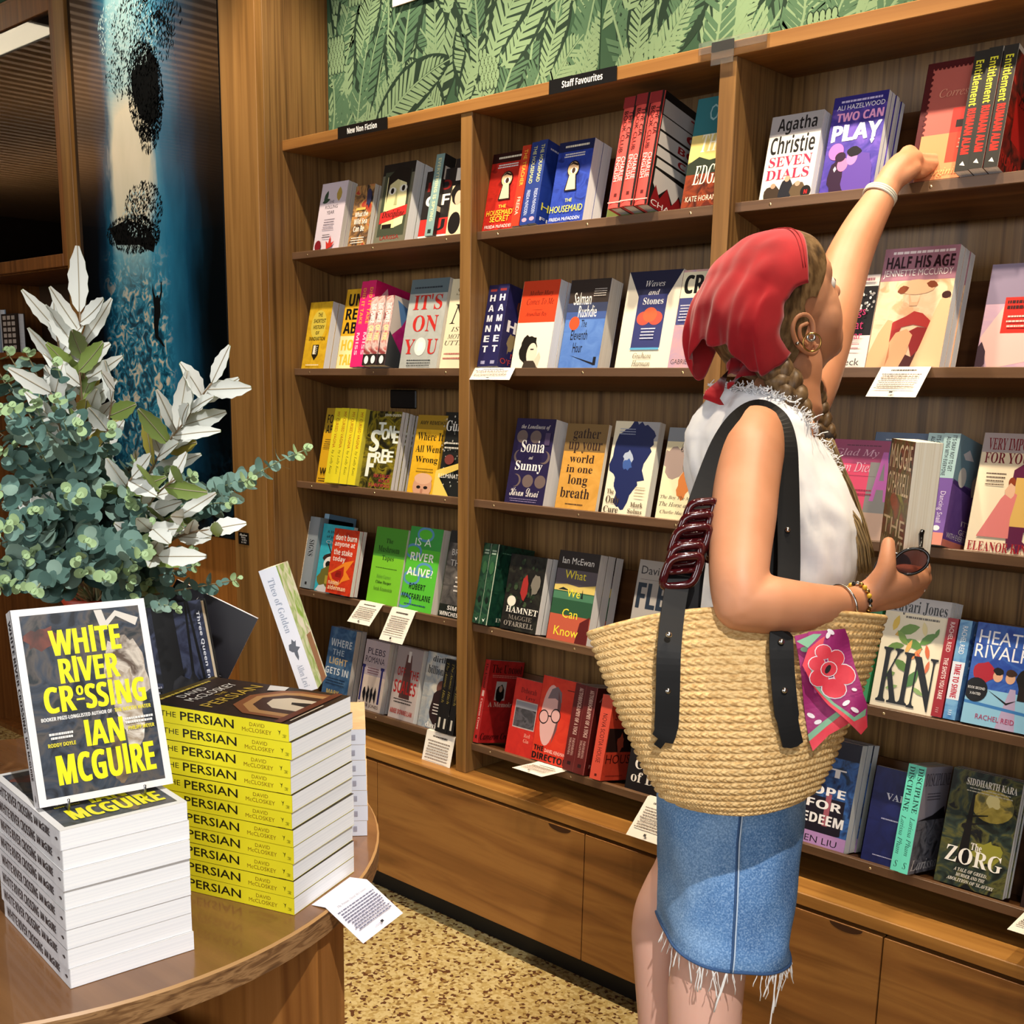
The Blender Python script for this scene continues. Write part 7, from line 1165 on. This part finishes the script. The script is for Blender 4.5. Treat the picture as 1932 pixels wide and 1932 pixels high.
lea = mat('black_leather', '#0f0e0e', .55, spec=.2)
def strap(mb, P, wd, th=.0016, mm=lea, face=None):
    Q = []
    for i in range(len(P)-1):
        p0, p1, p2, p3 = P[max(i-1, 0)], P[i], P[i+1], P[min(i+2, len(P)-1)]
        for k in range(6): s = k/6; Q.append(.5*((2*p1)+(p2-p0)*s+(2*p0-5*p1+4*p2-p3)*s*s+(3*p1-p0-3*p2+p3)*s**3))
    Q.append(P[-1]); vs_, fs_ = [], []; n = len(Q)
    for i, q_ in enumerate(Q):
        tg = (Q[min(i+1, n-1)]-Q[max(i-1, 0)]).normalized(); nn = (face or -FW); a = tg.cross(nn).normalized(); nn = a.cross(tg).normalized(); w_ = wd[i*(len(wd)-1)//(n-1)] if isinstance(wd, list) else wd
        vs_ += [q_-a*w_-nn*th, q_+a*w_-nn*th, q_+a*w_+nn*th, q_-a*w_+nn*th]
    for i in range(n-1):
        for k in range(4): fs_.append((4*i+k, 4*i+(k+1) % 4, 4*i+4+(k+1) % 4, 4*i+4+k))
    fs_ += [(3, 2, 1, 0), tuple(4*(n-1)+k for k in range(4))]; mb.mesh(vs_, fs_, mm)
m = MB(); sf = -.262
strap(m, [pt(1240, 1408, sf-.006), pt(1250, 1394, sf-.009), pt(1257, 1370, sf-.010), pt(1260, 1300, sf-.012), pt(1262, 1230, sf-.008), pt(1270, 1150, -.245), pt(1283, 1080, -.225), pt(1300, 1010, -.205), pt(1330, 920, -.18), pt(1362, 840, -.165), pt(1396, 792, -.150), pt(1432, 774, -.11), pt(1466, 792, -.135), pt(1482, 835, -.15), pt(1486, 900, -.16), pt(1488, 1000, -.175), pt(1488, 1080, -.19), pt(1484, 1160, -.215), pt(1474, 1200, sf-.004), pt(1478, 1290, sf-.016), pt(1486, 1360, sf-.018), pt(1497, 1410, sf-.016)], [.005, .014] + [.0150]*18 + [.013, .004]); part(m, 'strap', bag)
m = MB(); strap(m, [pt(1300, 1165, -.19), pt(1312, 1060, -.185), pt(1330, 960, -.165), pt(1352, 880, -.15), pt(1385, 808, -.14), pt(1424, 776, -.095), pt(1458, 798, -.12), pt(1472, 900, -.145), pt(1470, 1000, -.155), pt(1462, 1095, -.165), pt(1460, 1190, -.185)], .0135); part(m, 'strap', bag)
m = MB()
for x, y in ((1262, 1198), (1260, 1304), (1474, 1211), (1480, 1303)): m.ball(pt(x, y, sf-.012-(.008 if x > 1400 and y > 1250 else 0)), (.0042, .0042, .0042), silv, 12, 8)
m.ball(pt(1486, 1000, -.178), .004, silv, 10, 8); part(m, 'rivets', bag)
# claw clips on the strap
cl = mat('clip_oxblood', '#38080c', .12, coat=.6); clip = thing('hair_clip', 'glossy dark red claw clip chained on the bag strap', 'hair clip', pt(1300, 1030, -.215))
for k, (x, y, dt, w_, h_2) in enumerate(((1322, 965, -.2, .017, .013), (1312, 990, -.205, .018, .013), (1302, 1022, -.215, .022, .019), (1293, 1048, -.222, .019, .013), (1286, 1078, -.23, .021, .02))):
    m = MB(); c = pt(x, y, dt-.006); ax_ = (UU+ZZ*.1).normalized(); ay_ = (ZZ+UU*.28).normalized()
    P = [c+ax_*(w_*math.copysign(abs(math.cos(a))**.5, math.cos(a)))+ay_*(h_2*math.copysign(abs(math.sin(a))**.5, math.sin(a))) for a in [2*math.pi*i/24 for i in range(25)]]
    m.tube(P, .0058, cl, seg=8, cap=False); m.tube([c-ax_*w_*.9, c+ax_*w_*.9], .004, cl, seg=8); part(m, 'clip_link', clip)
m = MB(); m.ball(pt(1338, 1035, -.2), (.012, .008, .02), cl, 12, 8); part(m, 'clip_jaw', clip)
# flowered neckerchief tied to the bag
nk = thing('neckerchief', 'magenta and red flowered neckerchief tied to the straw bag', 'scarf', pt(1540, 1195, -.27))
def kerchief(pts, dt0, items, nm, bow=.012):
    "folded cloth face: outline in picture columns and rows around a hanging plane, bulging toward the viewer"
    o3 = pt(1490, 1420, dt0); sc_ = (DP+dt0)/FPX; X_, Z_ = RT, -DN
    mb = MB(); tri = [tuple((x-1490, 1420-y) for x, y in pts)]
    def P3(x, y, e_): 
        c = o3+X_*((x-1490)*sc_)+Z_*((1420-y)*sc_); return c-FW*(bow*math.sin(max(0, min(1, (x-1490)/150))*3.1)*.9+.010*math.sin((x+y*.6)*.045)*.5+e_)
    for k, (pl, col) in enumerate([(pts, items[0])]+items[1]):
        from mathutils.geometry import tessellate_polygon
        cur = [pl]                                   # fine triangles so that the cloth can bend
        tr = [[Vector((pl[i][0], pl[i][1], 0)) for i in f] for f in tessellate_polygon([[Vector((x, y, 0)) for x, y in pl]])]
        for it in range(3):
            nx = []
            for a, b, c in tr: ab, bc, ca = (a+b)/2, (b+c)/2, (c+a)/2; nx += [[a, ab, ca], [ab, b, bc], [ca, bc, c], [ab, bc, ca]]
            tr = nx
        for T_ in tr: mb.poly([P3(v_.x, v_.y, .0002+.00012*k) for v_ in T_], col, True)
        if k == 0:
            for T_ in tr: mb.poly([P3(v_.x, v_.y, -.0010) for v_ in T_[::-1]], col, True)
    return part(mb, nm, nk)
mag = noise_mat('cloth_magenta', ['#8a1c5c', '#a0286c', '#962264'], (20, 20, 20), rough=.6); cred = noise_mat('cloth_red', ['#d02c3c', '#dc3c4a', '#e0505a'], (30, 30, 30), rough=.6); cgr = mat('cloth_green', '#7fae8c', .65); cwh = mat('cloth_white', '#eadfe2', .65); cpk = mat('cloth_pink', '#d45a9c', .65); cdk = mat('cloth_dark', '#241c20', .7)
def el(cx, cy, rx, ry, ro=0, n=14): return [(cx+rx*math.cos(a)*math.cos(ro)-ry*math.sin(a)*math.sin(ro), cy+rx*math.cos(a)*math.sin(ro)+ry*math.sin(a)*math.cos(ro)) for a in [2*math.pi*i/n for i in range(n)]]
kerchief([(1500, 1200), (1530, 1192), (1560, 1290), (1590, 1340), (1600, 1362), (1560, 1385), (1531, 1416), (1524, 1380), (1512, 1300)], -.268, (mag, [([(1590, 1340), (1600, 1362), (1560, 1385), (1531, 1416), (1526, 1398), (1556, 1370)], cred), ([(1585, 1334), (1590, 1342), (1556, 1370), (1526, 1398), (1524, 1386), (1552, 1360)], cgr), (el(1520, 1256, 6, 12, .4), cpk), (el(1530, 1350, 8, 4, .5), cwh), (el(1542, 1362, 7, 4, -.4), cwh), (el(1516, 1225, 8, 5), cgr), (el(1538, 1300, 4, 8), cpk)]), 'lower_fold', .006)
kerchief([(1522, 1192), (1590, 1186), (1600, 1205), (1612, 1260), (1625, 1310), (1634, 1330), (1638, 1372), (1624, 1386), (1600, 1366), (1560, 1330), (1528, 1290), (1510, 1255), (1520, 1225)], -.282, (mag, [([(1520, 1225), (1541, 1206), (1550, 1200), (1545, 1222), (1524, 1250), (1534, 1285), (1570, 1325), (1606, 1352), (1634, 1350), (1638, 1372), (1624, 1386), (1600, 1366), (1560, 1330), (1528, 1290), (1510, 1255)], cred), ([(1524, 1250), (1534, 1285), (1570, 1325), (1606, 1352), (1632, 1336), (1631, 1350), (1606, 1360), (1566, 1328), (1528, 1288)], cgr), ([(1502, 1210), (1530, 1196), (1544, 1196), (1520, 1222)], cgr)]
    + [(el(x, y, rx, ry, ro), c) for x, y, rx, ry, ro, c in ((1548, 1230, 17, 15, .2, cwh), (1574, 1242, 18, 17, 0, cwh), (1590, 1272, 22, 20, .5, cwh), (1570, 1298, 24, 20, .2, cwh), (1542, 1278, 20, 18, 0, cwh), (1536, 1252, 17, 15, 0, cwh), (1548, 1230, 15.5, 13.5, .2, cred), (1574, 1242, 16.5, 15.5, 0, cred), (1590, 1272, 20, 18, .5, cred), (1570, 1298, 22, 18, .2, cred), (1542, 1278, 18.5, 16.5, 0, cred), (1536, 1252, 15.5, 13.5, 0, cred), (1560, 1262, 17, 15, 0, cwh), (1560, 1262, 15.5, 13.5, 0, cred), (1558, 1262, 5, 9, .5, cdk), (1560, 1192, 8, 4, .6, cwh), (1555, 1198, 4, 7, .4, cwh), (1590, 1325, 8, 4, -.6, cwh), (1606, 1338, 9, 4, .5, cwh), (1606, 1300, 5, 3, .2, cwh))]), 'upper_fold', .010)
# ---- held book, sunglasses
a = pt(1712, 1092, -.128); y_ = (ZZ+UU*.03).normalized(); x_ = (-VV*.994-UU*.113); x_ = (x_-y_*x_.dot(y_)).normalized(); z_ = x_.cross(y_)
mk = ['#3c3020', '#5c5024', '#6c2c20', '#2a2418']
HA_ = [blob(.5, .5, .4, .14, ['#7c7a2c', '#4a3a1c', '#8c3c24'], 18, .2, 3)] + [t(s, 's', .05, y0, .95, y1, '#c8b494') for s, y0, y1 in (('MAGGIE', .80, .97), ("O'FARRELL", .62, .78), ('THE', .34, .46), ('MARRIAGE', .18, .32), ('PORTRAIT', .03, .16))]
c_, g_ = book_mesh(.128, .198, .036, mk, '#3c3020', HA_, [], ln='c')
hb = thing('paperback_book', 'thick book with cream page edges held in the person\'s near hand', 'book', M=frame(a-x_*.10-z_*(-.018)-y_*.012, x_, y_, z_)); c_.build('cover', hb); g_.build('page_block', hb)
sg = thing('sunglasses', 'black sunglasses hanging from the hand that holds a book', 'sunglasses', pt(1720, 1060, -.2)); bk2 = mat('glasses_black', '#0d0b0c', .15, coat=.5); ln_ = mat('glasses_lens', '#8a686a', .03, trans=.95, ior=1.08)
m = MB(); c = pt(1719, 1060, -.205); ax_ = (UU*.92+ZZ*.36-VV*.1).normalized(); ay_ = (ZZ*.92-UU*.34+VV*.2).normalized(); a_z = ax_.cross(ay_)
def rimp(c0, k, n=28): a = 2*math.pi*k/n; return c0+ax_*(.0225*math.cos(a))+ay_*(.0165*math.sin(a)*(1 if math.sin(a) > 0 else .95))
c2_ = c-a_z*.0+VV*.045-ax_*.012-ay_*.01
m.tube([rimp(c, k) for k in range(29)], .0022, bk2, seg=8, cap=False); m.tube([rimp(c2_, k) for k in range(29)], .0022, bk2, seg=8, cap=False); m.tube([rimp(c, 20), (rimp(c, 20)+rimp(c2_, 20))/2+ay_*.004, rimp(c2_, 20)], .002, bk2, seg=8); part(m, 'frame', sg)
for c0 in (c, c2_):
    m = MB(); n = 28; m.mesh([c0+a_z*.0006]+[rimp(c0, k)+a_z*.0006 for k in range(n)]+[c0-a_z*.0006]+[rimp(c0, k)-a_z*.0006 for k in range(n)], [(0, 1+k, 1+(k+1) % n) for k in range(n)]+[(n+1, n+2+(k+1) % n, n+2+k) for k in range(n)], ln_, True); part(m, 'lens', sg)
m = MB(); h0 = rimp(c, 3); m.tube([h0, pt(1737, 1035, -.2), pt(1738, 1008, -.195), pt(1741, 1000, -.195)], [.0032, .0026, .0034, .0028], bk2, seg=8); part(m, 'temple', sg)
m = MB(); m.tube([rimp(c2_, 3), pt(1700, 1066, -.15), pt(1668, 1082, -.14), pt(1636, 1092, -.14)], [.0032, .0026, .003, .0034], bk2, seg=8); part(m, 'temple', sg)
